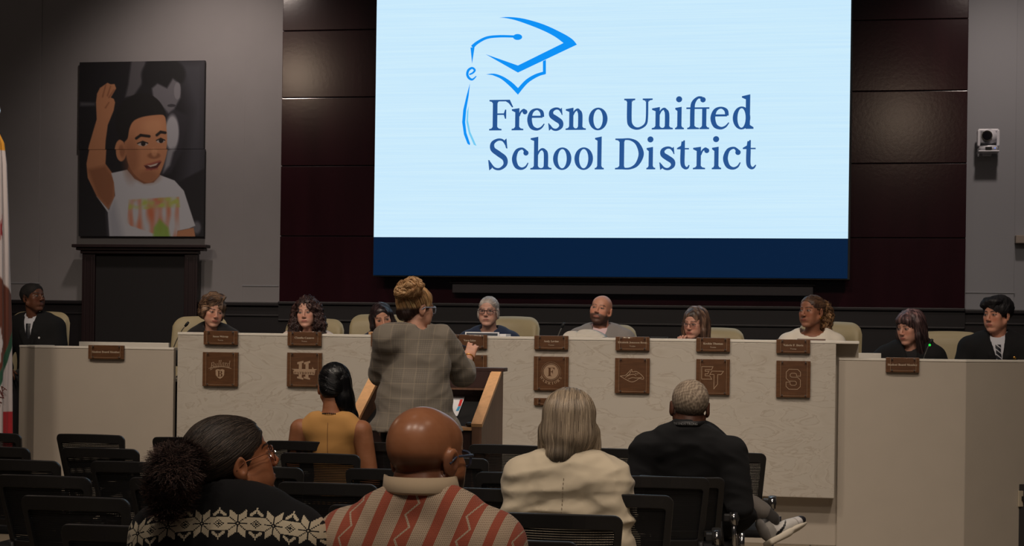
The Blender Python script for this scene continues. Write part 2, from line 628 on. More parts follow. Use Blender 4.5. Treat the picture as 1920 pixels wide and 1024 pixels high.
g.poly([(127, 268), (150, 268), (136, 360)])
g.disc(393, 209, 26, 17)
g.stroke([(120, 421, 8), (140, 412, 10), (151, 396, 12), (136, 384, 12), (116, 396, 14), (109, 420, 14), (119, 441, 14), (138, 449, 11), (160, 430, 5)])
for poly in g.p:
    b_.add([(zm(*p)[0], YM, zm(*p)[1]) for p in poly], [tuple(range(len(poly)))])
flatpoly(b_, [zm(*p) for p in [(124, 470), (117, 540), (103, 620), (97, 690), (104, 750), (125, 812), (122, 820), (110, 812), (90, 760), (80, 690), (86, 620), (105, 540)]])
rel(b_.build('cap_logo', m_logo), scr)
b_ = MB()
flatpoly(b_, [zm(*p) for p in [(117, 600), (113, 680), (126, 745), (161, 824), (146, 818), (118, 755), (104, 690), (108, 630)]], YM)
rel(b_.build('tassel_strand', m_logo2), scr)
# ------------------------------------------------------------------ wall picture (two stacked canvases)
def seg_mask(P, a, b, ra, rb, soft):
    a, b = np.array(a, float), np.array(b, float)
    ba = b - a
    h = np.clip(((P - a) @ ba) / (ba @ ba), 0, 1)
    d = np.linalg.norm(P - a - h[:, None] * ba, axis=1) - (ra + (rb - ra) * h)
    return np.clip(0.5 - d / soft, 0, 1)


def poly_mask(P, pts, soft=3.0):
    pts = np.array(pts, float)
    n = len(pts)
    inside = np.zeros(len(P), bool)
    d2 = np.full(len(P), 1e18)
    for i in range(n):
        a, b = pts[i], pts[(i + 1) % n]
        cond = (a[1] > P[:, 1]) != (b[1] > P[:, 1])
        with np.errstate(divide='ignore', invalid='ignore'):
            xx = (b[0] - a[0]) * (P[:, 1] - a[1]) / (b[1] - a[1]) + a[0]
        inside ^= cond & (P[:, 0] < xx)
        ba = b - a
        h = np.clip(((P - a) @ ba) / max(ba @ ba, 1e-9), 0, 1)
        d2 = np.minimum(d2, ((P - a - h[:, None] * ba) ** 2).sum(1))
    d = np.sqrt(d2) * np.where(inside, -1, 1)
    return np.clip(0.5 - d / soft, 0, 1)


def ell_mask(P, c, r, soft=0.15, rot=0.0):
    q = P - np.array(c, float)
    ca, sa_ = math.cos(rot), math.sin(rot)
    q = np.stack([q[:, 0] * ca + q[:, 1] * sa_, -q[:, 0] * sa_ + q[:, 1] * ca], 1) / np.array(r, float)
    d = np.linalg.norm(q, axis=1) - 1
    return np.clip(0.5 - d / soft, 0, 1)


def nz(P, f, seed=0):
    rs = np.random.RandomState(seed)
    out = np.zeros(len(P))
    for _ in range(9):
        k = rs.randn(P.shape[1]) * f
        out += np.sin(P @ k + rs.rand() * 6.28)
    return out / 3.0


def paint_child(P):
    col = np.tile(np.array([20, 18, 26.]), (len(P), 1))

    def lay(m, c, a=1.0):
        nonlocal col
        m = np.clip(m * a, 0, 1)[:, None]
        col = col * (1 - m) + np.array(c, float) * m
    lay(poly_mask(P, [(560, 40), (730, 40), (730, 1000), (540, 1000), (600, 640), (640, 300)], 90), (62, 62, 72))
    lay(poly_mask(P, [(560, 700), (730, 610), (730, 1000), (560, 1000)], 12), (22, 20, 28))
    lay(poly_mask(P, [(330, 40), (408, 40), (385, 170), (345, 230), (300, 235), (315, 170)], 14), (92, 90, 96))
    lay(poly_mask(P, [(60, 258), (140, 262), (140, 278), (60, 280)], 14), (84, 84, 90))
    lay(poly_mask(P, [(430, 300), (560, 300), (640, 340), (600, 520), (540, 640), (470, 660)], 16), (44, 42, 52))
    lay(ell_mask(P, (500, 120), (115, 90)), (14, 13, 20))
    lay(poly_mask(P, [(440, 190), (470, 165), (520, 190), (550, 140), (590, 170), (592, 240), (560, 300), (530, 322), (490, 280), (450, 250)], 12), (118, 116, 124))
    lay(ell_mask(P, (575, 205), (18, 45)), (160, 158, 166), 0.6)
    lay(ell_mask(P, (545, 282), (22, 8)), (60, 58, 66))
    lay(ell_mask(P, (550, 425), (36, 95), 0.3), (186, 186, 194))
    lay(poly_mask(P, [(520, 520), (560, 500), (535, 600), (500, 640)], 16), (150, 150, 158))
    lay(ell_mask(P, (680, 930), (22, 34), 0.6), (110, 110, 120))
    skin, sh = (206, 142, 102), (150, 94, 64)
    arm = [(150, 215), (165, 185), (205, 158), (222, 166), (243, 165), (252, 188), (238, 212), (224, 236), (240, 243), (247, 262), (240, 305), (224, 345), (210, 380), (200, 460), (194, 590), (245, 660), (245, 790), (212, 835), (150, 765), (100, 665), (92, 590), (110, 490), (150, 350), (145, 260)]
    lay(poly_mask(P, arm, 5), skin)
    lay(poly_mask(P, [(100, 620), (194, 600), (245, 665), (240, 790), (212, 830), (150, 760)], 26), sh, 0.75)
    for a, b in (((196, 170), (180, 232)), ((222, 176), (206, 226)), ((240, 196), (214, 236)), ((214, 262), (196, 290))):
        lay(seg_mask(P, a, b, 3, 4, 5), sh, 0.75)
    shirt = [(225, 640), (310, 622), (350, 668), (400, 695), (450, 688), (480, 650), (560, 680), (610, 735), (672, 920), (640, 935), (580, 948), (575, 1000), (222, 1000), (210, 850), (150, 765), (215, 838), (247, 760), (240, 690)]
    lay(poly_mask(P, shirt, 5), (214, 216, 224))
    lay(poly_mask(P, [(210, 850), (245, 790), (300, 1000), (222, 1000)], 40), (172, 176, 190), 0.7)
    m = poly_mask(P, [(322, 782), (585, 768), (590, 950), (560, 1000), (330, 920), (312, 905)], 8)
    w = 0.5 + 0.5 * nz(P * np.array([1.0, .25]), .09, 3)
    lay(m * w, (222, 128, 92), 0.85)
    lay(poly_mask(P, [(322, 782), (585, 768), (588, 820), (322, 835)], 14) * (0.5 + 0.5 * nz(P, .12, 4)), (196, 208, 108), 0.9)
    lay(poly_mask(P, [(455, 930), (485, 885), (530, 930), (545, 1000), (450, 1000)], 16), (142, 190, 72), 0.85)
    lay(poly_mask(P, [(580, 948), (663, 930), (678, 1000), (570, 1000)], 5), skin)
    # neck, ear, head
    lay(poly_mask(P, [(320, 590), (480, 600), (482, 655), (450, 690), (400, 697), (350, 670), (312, 622)], 8), sh)
    lay(ell_mask(P, (277, 518), (29, 60), 0.12), skin)
    lay(ell_mask(P, (282, 520), (14, 34), 0.5), sh, 0.7)
    face = spline([(312, 350), (350, 318), (430, 312), (505, 330), (520, 400), (524, 480), (512, 560), (485, 640), (450, 682), (410, 690), (355, 655), (318, 600), (303, 540), (300, 450), (312, 350)], 4)
    lay(poly_mask(P, face, 5), skin)
    lay(ell_mask(P, (330, 560), (40, 110), 0.9), sh, 0.55)
    lay(ell_mask(P, (420, 660), (60, 36), 0.8), sh, 0.5)
    lay(ell_mask(P, (450, 390), (55, 40), 0.9), (228, 166, 122), 0.6)
    hair = spline([(300, 470), (272, 452), (253, 400), (252, 330), (285, 262), (350, 222), (420, 218), (480, 258), (514, 318), (518, 348), (500, 330), (440, 332), (385, 342), (345, 362), (325, 400), (316, 450), (300, 470)], 4)
    lay(poly_mask(P, hair, 5), (16, 13, 16))
    dark = (28, 18, 16)
    for a, b in (((362, 452), (385, 436)), ((385, 436), (430, 442)), ((470, 436), (490, 420)), ((490, 420), (514, 424))):
        lay(seg_mask(P, a, b, 7, 7, 5), dark)
    for x, y, rx in ((396, 481, 27), (490, 466, 22)):
        lay(ell_mask(P, (x, y), (rx, 12), 0.2), (196, 180, 172))
        lay(ell_mask(P, (x + 3, y - 1), (12, 13), 0.2), (24, 14, 12))
        lay(seg_mask(P, (x - rx, y - 2), (x, y - 13), 3, 3, 3), dark)
        lay(seg_mask(P, (x, y - 13), (x + rx, y - 3), 3, 3, 3), dark)
    lay(ell_mask(P, (450, 548), (34, 17), 0.4), sh, 0.8)
    lay(ell_mask(P, (452, 528), (16, 24), 0.6), (232, 168, 124), 0.7)
    lay(poly_mask(P, [(398, 600), (430, 598), (480, 580), (490, 582), (470, 612), (436, 626), (410, 616)], 4), (92, 34, 34))
    lay(poly_mask(P, [(415, 599), (440, 597), (474, 586), (462, 600), (432, 608)], 3), (226, 214, 200))
    lay(poly_mask(P, [(398, 595), (430, 588), (482, 572), (492, 580), (480, 584), (430, 600)], 4), (170, 86, 74), 0.8)
    lay(seg_mask(P, (412, 622), (470, 618), 5, 4, 5), (176, 92, 80), 0.8)
    return np.clip(col * .80, 0, 255)


def srgb2lin(a):
    a = a / 255.0
    return np.where(a <= 0.04045, a / 12.92, ((a + 0.055) / 1.055) ** 2.4)


def painted_board(name, X0, X1, Ya, Yb, pix, paint, parent, Yp, nx, ny, thick=0.03):
    """a flat board whose front carries a painted picture, stored per vertex; pix maps picture x, y to the plane"""
    (xa, za), (xb, zb_) = pix(X0, Ya), pix(X1, Yb)
    xs, ys = np.linspace(X0, X1, nx), np.linspace(Ya, Yb, ny)
    gx, gy = np.meshgrid(xs, ys)
    P = np.stack([gx.ravel(), gy.ravel()], 1)
    col = srgb2lin(paint(P))
    wx = xa + (P[:, 0] - X0) / (X1 - X0) * (xb - xa)
    wz = za + (P[:, 1] - Ya) / (Yb - Ya) * (zb_ - za)
    vs = np.stack([wx, np.full(len(P), Yp), wz], 1)
    idx = np.arange(nx * ny).reshape(ny, nx)
    q = np.stack([idx[:-1, :-1], idx[1:, :-1], idx[1:, 1:], idx[:-1, 1:]], -1).reshape(-1, 4)
    n0 = len(vs)
    back = np.array([(xa, Yp + thick, za), (xb, Yp + thick, za), (xb, Yp + thick, zb_), (xa, Yp + thick, zb_)])
    cor = [idx[0, 0], idx[0, -1], idx[-1, -1], idx[-1, 0]]
    fs = q.tolist() + [[n0, n0 + 1, n0 + 2, n0 + 3]] + [[int(cor[i]), int(cor[(i + 1) % 4]), n0 + (i + 1) % 4, n0 + i] for i in range(4)]
    me = bpy.data.meshes.new(name)
    me.from_pydata(np.vstack([vs, back]).tolist(), [], fs)
    at = me.attributes.new('col', 'FLOAT_COLOR', 'POINT')
    c4 = np.ones((n0 + 4, 4))
    c4[:n0, :3] = col
    c4[n0:, :3] = 0.01
    at.data.foreach_set('color', c4.ravel())
    return link(name, me, mat('printed_canvas', attr='col', rough=0.6), parent)


YP = Y_WALL - 0.045
def zp(x, y):
    p = PY(130 + x / 2.844, 100 + y / 2.844, YP)
    return p.x, p.z
c0 = PY(266, 443, YP)
pic = empty('wall_picture', (c0.x, YP, c0.z), 0, 'tall two-piece photo print of a smiling child in white shirt raising one hand', 'picture')
o = painted_board('upper_print', 55, 716, 48, 509, zp, paint_child, pic, YP, 260, 180)
rel(o, pic)
o = painted_board('lower_print', 55, 716, 515, 977, zp, paint_child, pic, YP, 260, 180)
rel(o, pic)

# ------------------------------------------------------------------ dark wood surround below the picture
a, c = PY(155, 468, Y_WALL - 0.12), PY(371, 468, Y_WALL - 0.12)
sh0, sh1 = PY(134, 457, Y_WALL - 0.2), PY(386, 459, Y_WALL - 0.2)
zt_ = (sh0.z + sh1.z) / 2
sur = empty('wood_surround', ((a.x + c.x) / 2, Y_WALL - 0.1, Z_PLAT), 0, 'tall dark wood surround with shelf top and black recessed panel below the child print', 'surround')
m_sur = mat('near_black_wood', (40, 26, 28), 0.4, var=0.15, vscale=9, vstretch=(1, 1, .1))
b_ = MB()
b_.box((sh0.x, Y_WALL - 0.2, zt_ - 0.03), (sh1.x, Y_WALL - 0.076, zt_), 0.006)
b_.box((sh0.x + 0.03, Y_WALL - 0.175, zt_ - 0.055), (sh1.x - 0.03, Y_WALL - 0.076, zt_ - 0.03), 0.008)
b_.box((a.x - 0.01, Y_WALL - 0.15, zt_ - 0.085), (c.x + 0.01, Y_WALL - 0.076, zt_ - 0.055), 0.006)
rel(b_.build('shelf', m_sur), sur)
for x0, x1 in ((a.x, a.x + 0.125), (c.x - 0.125, c.x)):
    b_ = MB().box((x0, Y_WALL - 0.13, Z_PLAT), (x1, Y_WALL - 0.076, zt_ - 0.085), 0.006)
    b_.box((x0 + 0.02, Y_WALL - 0.138, Z_PLAT + 0.1), (x0 + 0.04, Y_WALL - 0.128, zt_ - 0.12), 0.004)
    b_.box((x1 - 0.04, Y_WALL - 0.138, Z_PLAT + 0.1), (x1 - 0.02, Y_WALL - 0.128, zt_ - 0.12), 0.004)
    rel(b_.build('pilaster', m_sur), sur)
rel(MB().box((a.x + 0.12, Y_WALL - 0.1, Z_PLAT), (c.x - 0.12, Y_WALL - 0.078, zt_ - 0.08)).build('recessed_panel', mat('charcoal_cloth_panel', (32, 30, 31), 0.9, bump=0.3, bscale=500)), sur)

# ------------------------------------------------------------------ camera on the right wall
p = PY(1850, 288, Y_WALL - 0.012)
cam_ = empty('wall_camera', (p.x, Y_WALL - 0.012, p.z - 0.005), 0, 'small white remote camera on a bracket on the right grey wall', 'camera')
m_white = mat('white_plastic', (214, 214, 220), 0.35)
b_ = MB().box((-0.035, -0.05, -0.02), (0.035, 0, 0.05), 0.004).box((-0.085, -0.2, 0.0), (0.085, -0.03, 0.012), 0.005)
b_.build('bracket', m_white, cam_)
bb = MB()
bb.tube([(0, -0.12, 0.012), (0, -0.12, 0.05), (0, -0.12, 0.056)], [0.082, 0.078, 0.07], 28)
base = bb.build('base', m_white, cam_)
MB().box((-0.03, -0.207, 0.018), (0.022, -0.19, 0.04), 0.003).build('sensor_window', m_black, base)
MB().ball((0.05, -0.192, 0.03), 0.004).build('status_light', emis('blue_led', (90, 140, 255), 1.2), base)
b_ = MB()
for s in (-1, 1):
    b_.box((s * 0.078 - 0.013, -0.155, 0.05), (s * 0.078 + 0.013, -0.085, 0.19), 0.012)
b_.box((-0.085, -0.13, 0.175), (0.085, -0.1, 0.2), 0.01)
b_.build('yoke', m_white, cam_)
hd = MB().ball((0.01, -0.12, 0.135), (0.066, 0.06, 0.062), seg=24).build('head', m_white, cam_)
MB().cyl((-0.015, -0.15, 0.13), (-0.02, -0.225, 0.13), 0.043, 0.044, 28).build('lens_barrel', mat('lens_black', (8, 8, 9), 0.2), hd)
MB().cyl((-0.0202, -0.224, 0.13), (-0.0205, -0.228, 0.13), 0.038, 0.036, 24).build('lens_glass', mat('lens_glass', (12, 12, 20), 0.05), hd)

# ledge and outlet at the right edge
p0, p1 = PY(1905, 441, Y_WALL - 0.1), PY(1935, 456, Y_WALL - 0.1)
tag(MB().box((p0.x, Y_WALL - 0.1, p1.z), (p0.x + 0.5, Y_WALL, p0.z), 0.006).build('wall_ledge', mat('pale_ledge', (150, 138, 128), 0.7)), 'pale wooden ledge end jutting from the wall right of the white camera', 'ledge')

# ------------------------------------------------------------------ dais
m_stone = mat('pale_stone', (200, 192, 178), 0.45, var=0.05, vscale=3, vstretch=(1, 1, 1))
nt, b = nodes(m_stone)
tc = nt.nodes.new('ShaderNodeTexCoord')
mp = nt.nodes.new('ShaderNodeMapping')
mp.inputs['Scale'].default_value = (0.8, 1, 1.9)
mp.inputs['Rotation'].default_value = (0, 0.5, 0)
n1 = nt.nodes.new('ShaderNodeTexNoise')
n1.inputs['Scale'].default_value = 4.0
n1.inputs['Detail'].default_value = 9
n1.inputs['Distortion'].default_value = 1.6
r = nt.nodes.new('ShaderNodeValToRGB')
cr = r.color_ramp
cr.elements[0].position = 0.0
cr.elements[0].color = (*lin((190, 183, 171)), 1)
cr.elements[1].position = 1.0
cr.elements[1].color = (*lin((190, 183, 172)), 1)
for pos, c_ in ((0.47, (188, 181, 169)), (0.495, (174, 164, 150)), (0.515, (192, 185, 173)), (0.66, (184, 176, 163)), (0.68, (173, 162, 148)), (0.70, (189, 182, 170))):
    e = cr.elements.new(pos)
    e.color = (*lin(c_), 1)
nt.links.new(tc.outputs['Object'], mp.inputs[0])
nt.links.new(mp.outputs[0], n1.inputs[0])
nt.links.new(n1.outputs['Fac'], r.inputs[0])
nt.links.new(r.outputs[0], b.inputs['Base Color'])
m_lam = mat('beige_laminate', (180, 170, 156), 0.6, var=0.02, vscale=5, bump=0.1, bscale=500)
m_top = mat('white_worktop', (226, 220, 208), 0.35)
ZM, ZL = 1.468, 1.348
xm0, xm1 = PY(333, 640, Y_DAIS).x, PY(1568, 640, Y_DAIS).x
Yc = Y_DAIS + 0.15
xc1 = PY(1610, 650, Yc).x
Zb = (PY(1500, 933, Y_DAIS).z)
mx = (xm0 + xm1) / 2
dais = empty('council_dais', (mx, Yc, 0), 0, 'long raised central desk with veined stone front and white worktop', 'desk')
rel(MB().box((xm0, Y_DAIS, Zb), (xm1, Y_DAIS + 0.14, ZM - 0.02), 0.006).build('stone_front', m_stone), dais)
b_ = MB().box((xm0 + 0.03, Yc - 0.01, 0.0), (xc1, Yc + 0.16, ZM - 0.02), 0.004)
rel(b_.build('desk_body', m_lam), dais)
rel(MB().box((xm0, Y_DAIS - 0.004, ZM - 0.02), (xc1, Yc + 0.2, ZM), 0.004).build('top_cap', m_top), dais)
rel(MB().box((xm0 + 0.03, Yc + 0.16, 1.17), (xc1 - 0.02, Yc + 0.46, 1.2), 0.005).build('worktop', m_top), dais)
for i in range(8):
    x = xm0 + 0.1 + (xc1 - xm0 - 0.25) * i / 7
    rel(MB().box((x - 0.02, Yc + 0.2, Z_PLAT), (x + 0.02, Yc + 0.27, 1.17)).build('support_panel', m_lam), dais)


def wing(xin, xcorn, xend_px, side, label):
    """lower end desk: straight front plus an end facet bending back"""
    Yf = Yc - 0.05
    a = PY(xin, 660, Yf).x
    c = PY(xcorn, 660, Yf).x
    L = 0.28 if side < 0 else 0.62
    ang = math.radians(40 if side < 0 else 32)
    e = (c + side * L * math.cos(ang), Yf + L * math.sin(ang))
    e2 = (e[0], 12.97)
    ar = a if side < 0 else xc1 + 0.01
    out = [(a, Yf), (c, Yf), e, e2, (a, e2[1])]
    root = empty('end_desk', (c, Yf, 0), 0, label, 'desk', 'lower desks at the ends of the dais')
    def shell(pts, z0, z1, nm, m, th=None):
        bm = bmesh.new()
        f = bm.faces.new([bm.verts.new((x, y, z0)) for x, y in pts])
        r_ = bmesh.ops.extrude_face_region(bm, geom=[f])
        for g_ in r_['geom']:
            if isinstance(g_, bmesh.types.BMVert):
                g_.co.z = z1
        bmesh.ops.recalc_face_normals(bm, faces=bm.faces[:])
        bmesh.ops.bevel(bm, geom=bm.edges[:], offset=0.003, segments=1, affect='EDGES')
        return rel(MB().frombm(bm, 0, None, False).build(nm, m), root)
    # front shell is a thin wall that follows the outline
    t = 0.05
    inner = [(a, Yf + t), (c - side * 0.01, Yf + t), (e[0] - side * t * 1.2, e[1] + t * 0.4), (e[0] - side * t * 1.2, e2[1]), (e[0], e2[1]), e, (c, Yf)]
    pts = [(a, Yf)] + [(c, Yf), e, (e[0], e2[1]), (e[0] - side * 0.06, e2[1]), (e[0] - side * 0.06, e[1] + 0.03), (c - side * 0.015, Yf + 0.046), (a, Yf + 0.046)]
    shell(pts, 0, ZL - 0.018, 'front_panel', m_lam)
    top = [(a, Yf - 0.004), (c, Yf - 0.004), (e[0] + side * 0.004, e[1]), (e[0] + side * 0.004, e2[1]), (e[0] - side * 0.12, e2[1]), (e[0] - side * 0.12, e[1] + 0.06), (c - side * 0.03, Yf + 0.14)] + [(ar, Yf + 0.14), (ar, Yf + 0.046), (a, Yf + 0.046)]
    shell(top, ZL - 0.018, ZL, 'top_cap', m_top)
    x0_, x1_ = sorted((ar, e[0] - side * 0.07))
    rel(MB().box((x0_, e[1] + 0.04, 1.08), (x1_, e2[1] - 0.01, 1.105), 0.004).build('worktop', m_top), root)
    la, lb = (PY(150, 645, 12.93).x, PY(318, 645, 12.93).x) if side < 0 else (PY(1604, 665, 12.93).x, PY(1652, 665, 12.93).x)
    rel(MB().box((la, 12.91, 1.105), (lb, 12.94, 1.38), 0.004).build('document_ledge', m_top), root)
    return root, Yf, e


wl, Yw, eL = wing(326, 65, 20, -1, 'lower beige end desk beside the flag with a wooden nameplate')
wr, Yw, eR = wing(1573, 1812, 1960, 1, 'lower beige end desk beside the outlet with a wooden nameplate')
# wall outlet on the right facet
d = Vector((math.cos(math.radians(32)), math.sin(math.radians(32)), 0))
co = PY(1812, 660, Yw)
pp = Vector((co.x, Yw, 0)) + d * 0.50
p = PY(1916, 935, pp.y)
out_ = empty('power_outlet', (pp.x - 0.004, pp.y - 0.006, p.z), math.radians(32), 'pale power outlet with black plug on the right end desk', 'outlet')
MB().box((-0.035, -0.012, -0.057), (0.035, 0, 0.057), 0.003).build('face_plate', mat('ivory_plate', (190, 178, 155), 0.5), out_)
MB().box((-0.014, -0.05, -0.015), (0.018, -0.011, 0.02), 0.006).build('plug', m_black, out_)
MB().tube([(0.0, -0.045, -0.01)] + [(0.02 + 0.025 * math.sin(t * 0.9) + 0.0, -0.05, -0.03 - t * 0.045) for t in range(1, 18)], 0.003, 6).build('cable', m_black, out_)

# ------------------------------------------------------------------ plaques
m_plq = mat('walnut_plaque', (98, 66, 42), 0.35, var=0.18, vscale=12, vstretch=(1, 1, 7), spec=0.6)
m_let = mat('cream_lettering', (214, 196, 172), 0.6)
m_eng = mat('etched_tan', (176, 148, 120), 0.6)
m_metal = mat('brushed_steel', (190, 184, 176), 0.3, metal=1.0)
m_acr = bpy.data.materials.new('clear_acrylic')
m_acr.use_nodes = True
nt, b = nodes(m_acr)
tr = nt.nodes.new('ShaderNodeBsdfTransparent')
gl = nt.nodes.new('ShaderNodeBsdfGlossy')
gl.inputs['Roughness'].default_value = 0.05
mx_ = nt.nodes.new('ShaderNodeMixShader')
mx_.inputs[0].default_value = 0.04
nt.links.new(tr.outputs[0], mx_.inputs[1])
nt.links.new(gl.outputs[0], mx_.inputs[2])
nt.links.new(mx_.outputs[0], nt.nodes['Material Output'].inputs['Surface'])


def letter_into(b, s, w, h, cx, cz, y, slant=0.0):
    vs, fs = text_mesh(s, w, h)
    b.add([(cx + v[0] + slant * v[2], y, cz + v[2]) for v in vs], fs)


def plaque(x0, y0, x1, y1, Yf, kind, label, cat, group, design, nm):
    pa, pb = PY(x0, y0, Yf), PY(x1, y1, Yf)
    c = ((pa.x + pb.x) / 2, Yf - (0.0039 if cat == 'nameplate' else 0.001), (pa.z + pb.z) / 2)
    w, h = (pb.x - pa.x) / 2, (pa.z - pb.z) / 2
    root = empty(nm, c, 0, label, cat, group)
    MB().box((-w, -0.02, -h), (w, 0, h), 0.002).build('wood_board', m_plq, root)
    g = 0.014
    MB().box((-w + 0.03 - g * 0, -0.034, -h + 0.012), (w - 0.022, -0.031, h - 0.006), 0.001).build('clear_cover', m_acr, root)
    b = MB()
    e = 0.0012
    xa, xb_, za, zb_ = -w + 0.03, w - 0.022, -h + 0.012, h - 0.006
    b.box((xa, -0.0345, za), (xb_, -0.0305, za + e)); b.box((xb_ - e, -0.0345, za), (xb_, -0.0305, zb_)); b.box((xa, -0.0345, za), (xa + e, -0.0305, zb_))
    b.build('cover_edge', m_eng, root)
    for sx in (xa + 0.012, xb_ - 0.012):
        for sz in (za + 0.004, zb_ - 0.004):
            MB().cyl((sx, -0.038, sz), (sx, -0.02, sz), 0.005, n=12).build('standoff', m_metal, root)
    b = MB()
    design(b, w, h)
    if b.v:
        b.build('lettering' if cat == 'nameplate' else 'emblem', m_let if cat == 'nameplate' else m_eng, root)
    return root


YT = -0.0212


def name_design(name, role='Trustee', wn=0.14):
    def f(b, w, h):
        if role:
            letter_into(b, bold(name), wn, None, 0.0, 0.008, YT)
            letter_into(b, role, 0.042, None, 0.0, -0.018, YT)
        else:
            letter_into(b, bold(name), wn, None, 0.0, 0.002, YT)
    return f


def gadd(b, g, cx=0, cz=0, s=1.0, y=YT):
    for k, poly in enumerate(g.p):
        b.add([(cx + px * s, y - (k % 12) * 4e-5, cz + py * s) for px, py in poly], [tuple(range(len(poly)))])


def em_bullard(b, w, h):
    vs, fs = text_mesh(ital('Bullard'), 0.16, 0.055)
    b.add([(v[0], YT, v[2] + 0.042 - 2.2 * v[0] ** 2 + 0.12 * v[0]) for v in vs], fs)
    g = Glyph()
    g.stroke([(-0.09, 0.004, .003), (-.05, .016, .005), (0, .02, .005), (.05, .016, .005), (.09, .006, .003)])
    g.poly([(-.035, -.005), (-.018, .001), (0, -.003), (.018, .001), (.035, -.005), (.033, -.045), (.016, -.064), (0, -.072), (-.016, -.064), (-.033, -.045)])
    gadd(b, g)
    vs, fs = text_mesh(bold('B'), None, 0.045)
    b.add([(v[0], YT - .0006, v[2] - .034) for v in vs], fs, 1)


def em_patriots(b, w, h):
    g = Glyph()
    for x in (-.03, .022):
        g.poly([(x - .012, -.06), (x + .012, -.064), (x + .012, .062), (x - .012, .054)])
        g.poly([(x - .024, .04), (x + .024, .052), (x + .024, .068), (x - .024, .056)])
        g.poly([(x - .024, -.05), (x + .024, -.06), (x + .024, -.074), (x - .024, -.064)])
    g.poly([(-.1, .006), (.1, .006), (.08, -.006), (.09, -.012), (-.085, -.012), (-.075, -.004)])
    g.poly([(-.085, -.012), (.085, -.012), (.08, -.038), (-.08, -.034)])
    g.poly([(.06, .006), (.064, .024), (.07, .012), (.078, .006)])
    gadd(b, g)
    letter_into(b, bold('PATRIOTS'), .155, .018, 0, -.024, YT - .0006)
    k = len(text_mesh(bold('PATRIOTS'), .155, .018)[1])
    for i in range(k):
        b.mi[-1 - i] = 1


def em_warriors(b, w, h):
    g = Glyph()
    g.ring(0, .012, .062, .062, .003, .003)
    g.disc(0, .012, .054)
    g.ring(0, .012, .073, .073, .0015, .0015)
    gadd(b, g)
    vs, fs = text_mesh(bold('F'), None, 0.062)
    b.add([(v[0], YT - .0006, v[2] + .012) for v in vs], fs, 1)
    for i, ch in enumerate('WARRIORS'):
        a = math.radians(-90 + (i - 3.5) * 16.5)
        vs, fs = text_mesh(bold(ch), None, .02)
        ca, sa_ = math.cos(a + PI / 2), math.sin(a + PI / 2)
        b.add([(.082 * math.cos(a) + v[0] * ca - v[2] * sa_, YT, .012 + .082 * math.sin(a) + v[0] * sa_ + v[2] * ca) for v in vs], fs)


def em_wolf(b, w, h):
    g = Glyph()
    W = .0045
    g.stroke([(-.088, -.004, W), (-.05, .002, W), (-.03, .02, W), (-.005, .045, W), (.0, .028, W), (.03, .03, W), (.06, .012, W), (.082, -.012, W), (.078, -.024, W), (.05, -.02, W), (.03, -.034, W), (0, -.045, W), (-.03, -.036, W), (-.06, -.02, W), (-.088, -.004, W)])
    g.stroke([(-.05, -.014, W), (-.02, .004, W), (.01, .01, W), (.03, -.002, W)])
    g.stroke([(-.03, -.026, W), (0, -.014, W), (.03, -.016, W), (.07, -.012, W)])
    g.stroke([(-.01, .032, W), (-.02, .01, W), (-.04, .0, W)])
    g.stroke([(.02, .018, W), (.032, .012, W), (.045, .014, W)])
    gadd(b, g)


def outline(g, pts, t=.0022):
    n = len(pts)
    for i in range(n):
        a, c = pts[i], pts[(i + 1) % n]
        dx, dy = c[0] - a[0], c[1] - a[1]
        l = math.hypot(dx, dy)
        nx, ny = -dy / l * t, dx / l * t
        ex, ey = dx / l * t, dy / l * t
        g.poly([(a[0] - ex + nx, a[1] - ey + ny), (c[0] + ex + nx, c[1] + ey + ny), (c[0] + ex - nx, c[1] + ey - ny), (a[0] - ex - nx, a[1] - ey - ny)])


def em_et(b, w, h):
    g = Glyph()
    outline(g, [(-.08, .074), (.0, .074), (-.01, .052), (-.055, .052), (-.055, .04), (-.028, .04), (-.038, .022), (-.055, .022), (-.055, .008), (-.022, .008), (-.008, -.016), (-.08, -.016)])
    outline(g, [(-.008, .042), (.075, .042), (.058, .018), (.034, .018), (.034, -.05), (.008, -.085), (.008, .018), (-.022, .018)])
    gadd(b, g)


def em_s(b, w, h):
    g = Glyph()
    outline(g, [(-.05, .05), (-.03, .07), (.03, .07), (.05, .05), (.05, .022), (.022, .022), (.022, .036), (.012, .042), (-.012, .042), (-.022, .034), (-.022, .022), (-.012, .014), (.03, .014), (.05, -.006), (.05, -.052), (.03, -.072), (-.03, -.072), (-.05, -.052),
                (-.05, -.022), (-.022, -.022), (-.022, -.036), (-.012, -.044), (.012, -.044), (.022, -.036), (.022, -.022), (.012, -.014), (-.03, -.014), (-.05, .006)], .002)
    gadd(b, g)


def em_box(b, w, h):
    g = Glyph()
    outline(g, [(-.06, .03), (.062, .03), (.062, -.06), (-.06, -.06)])
    g.rect(-.05, -.05, .052, .02)
    gadd(b, g)


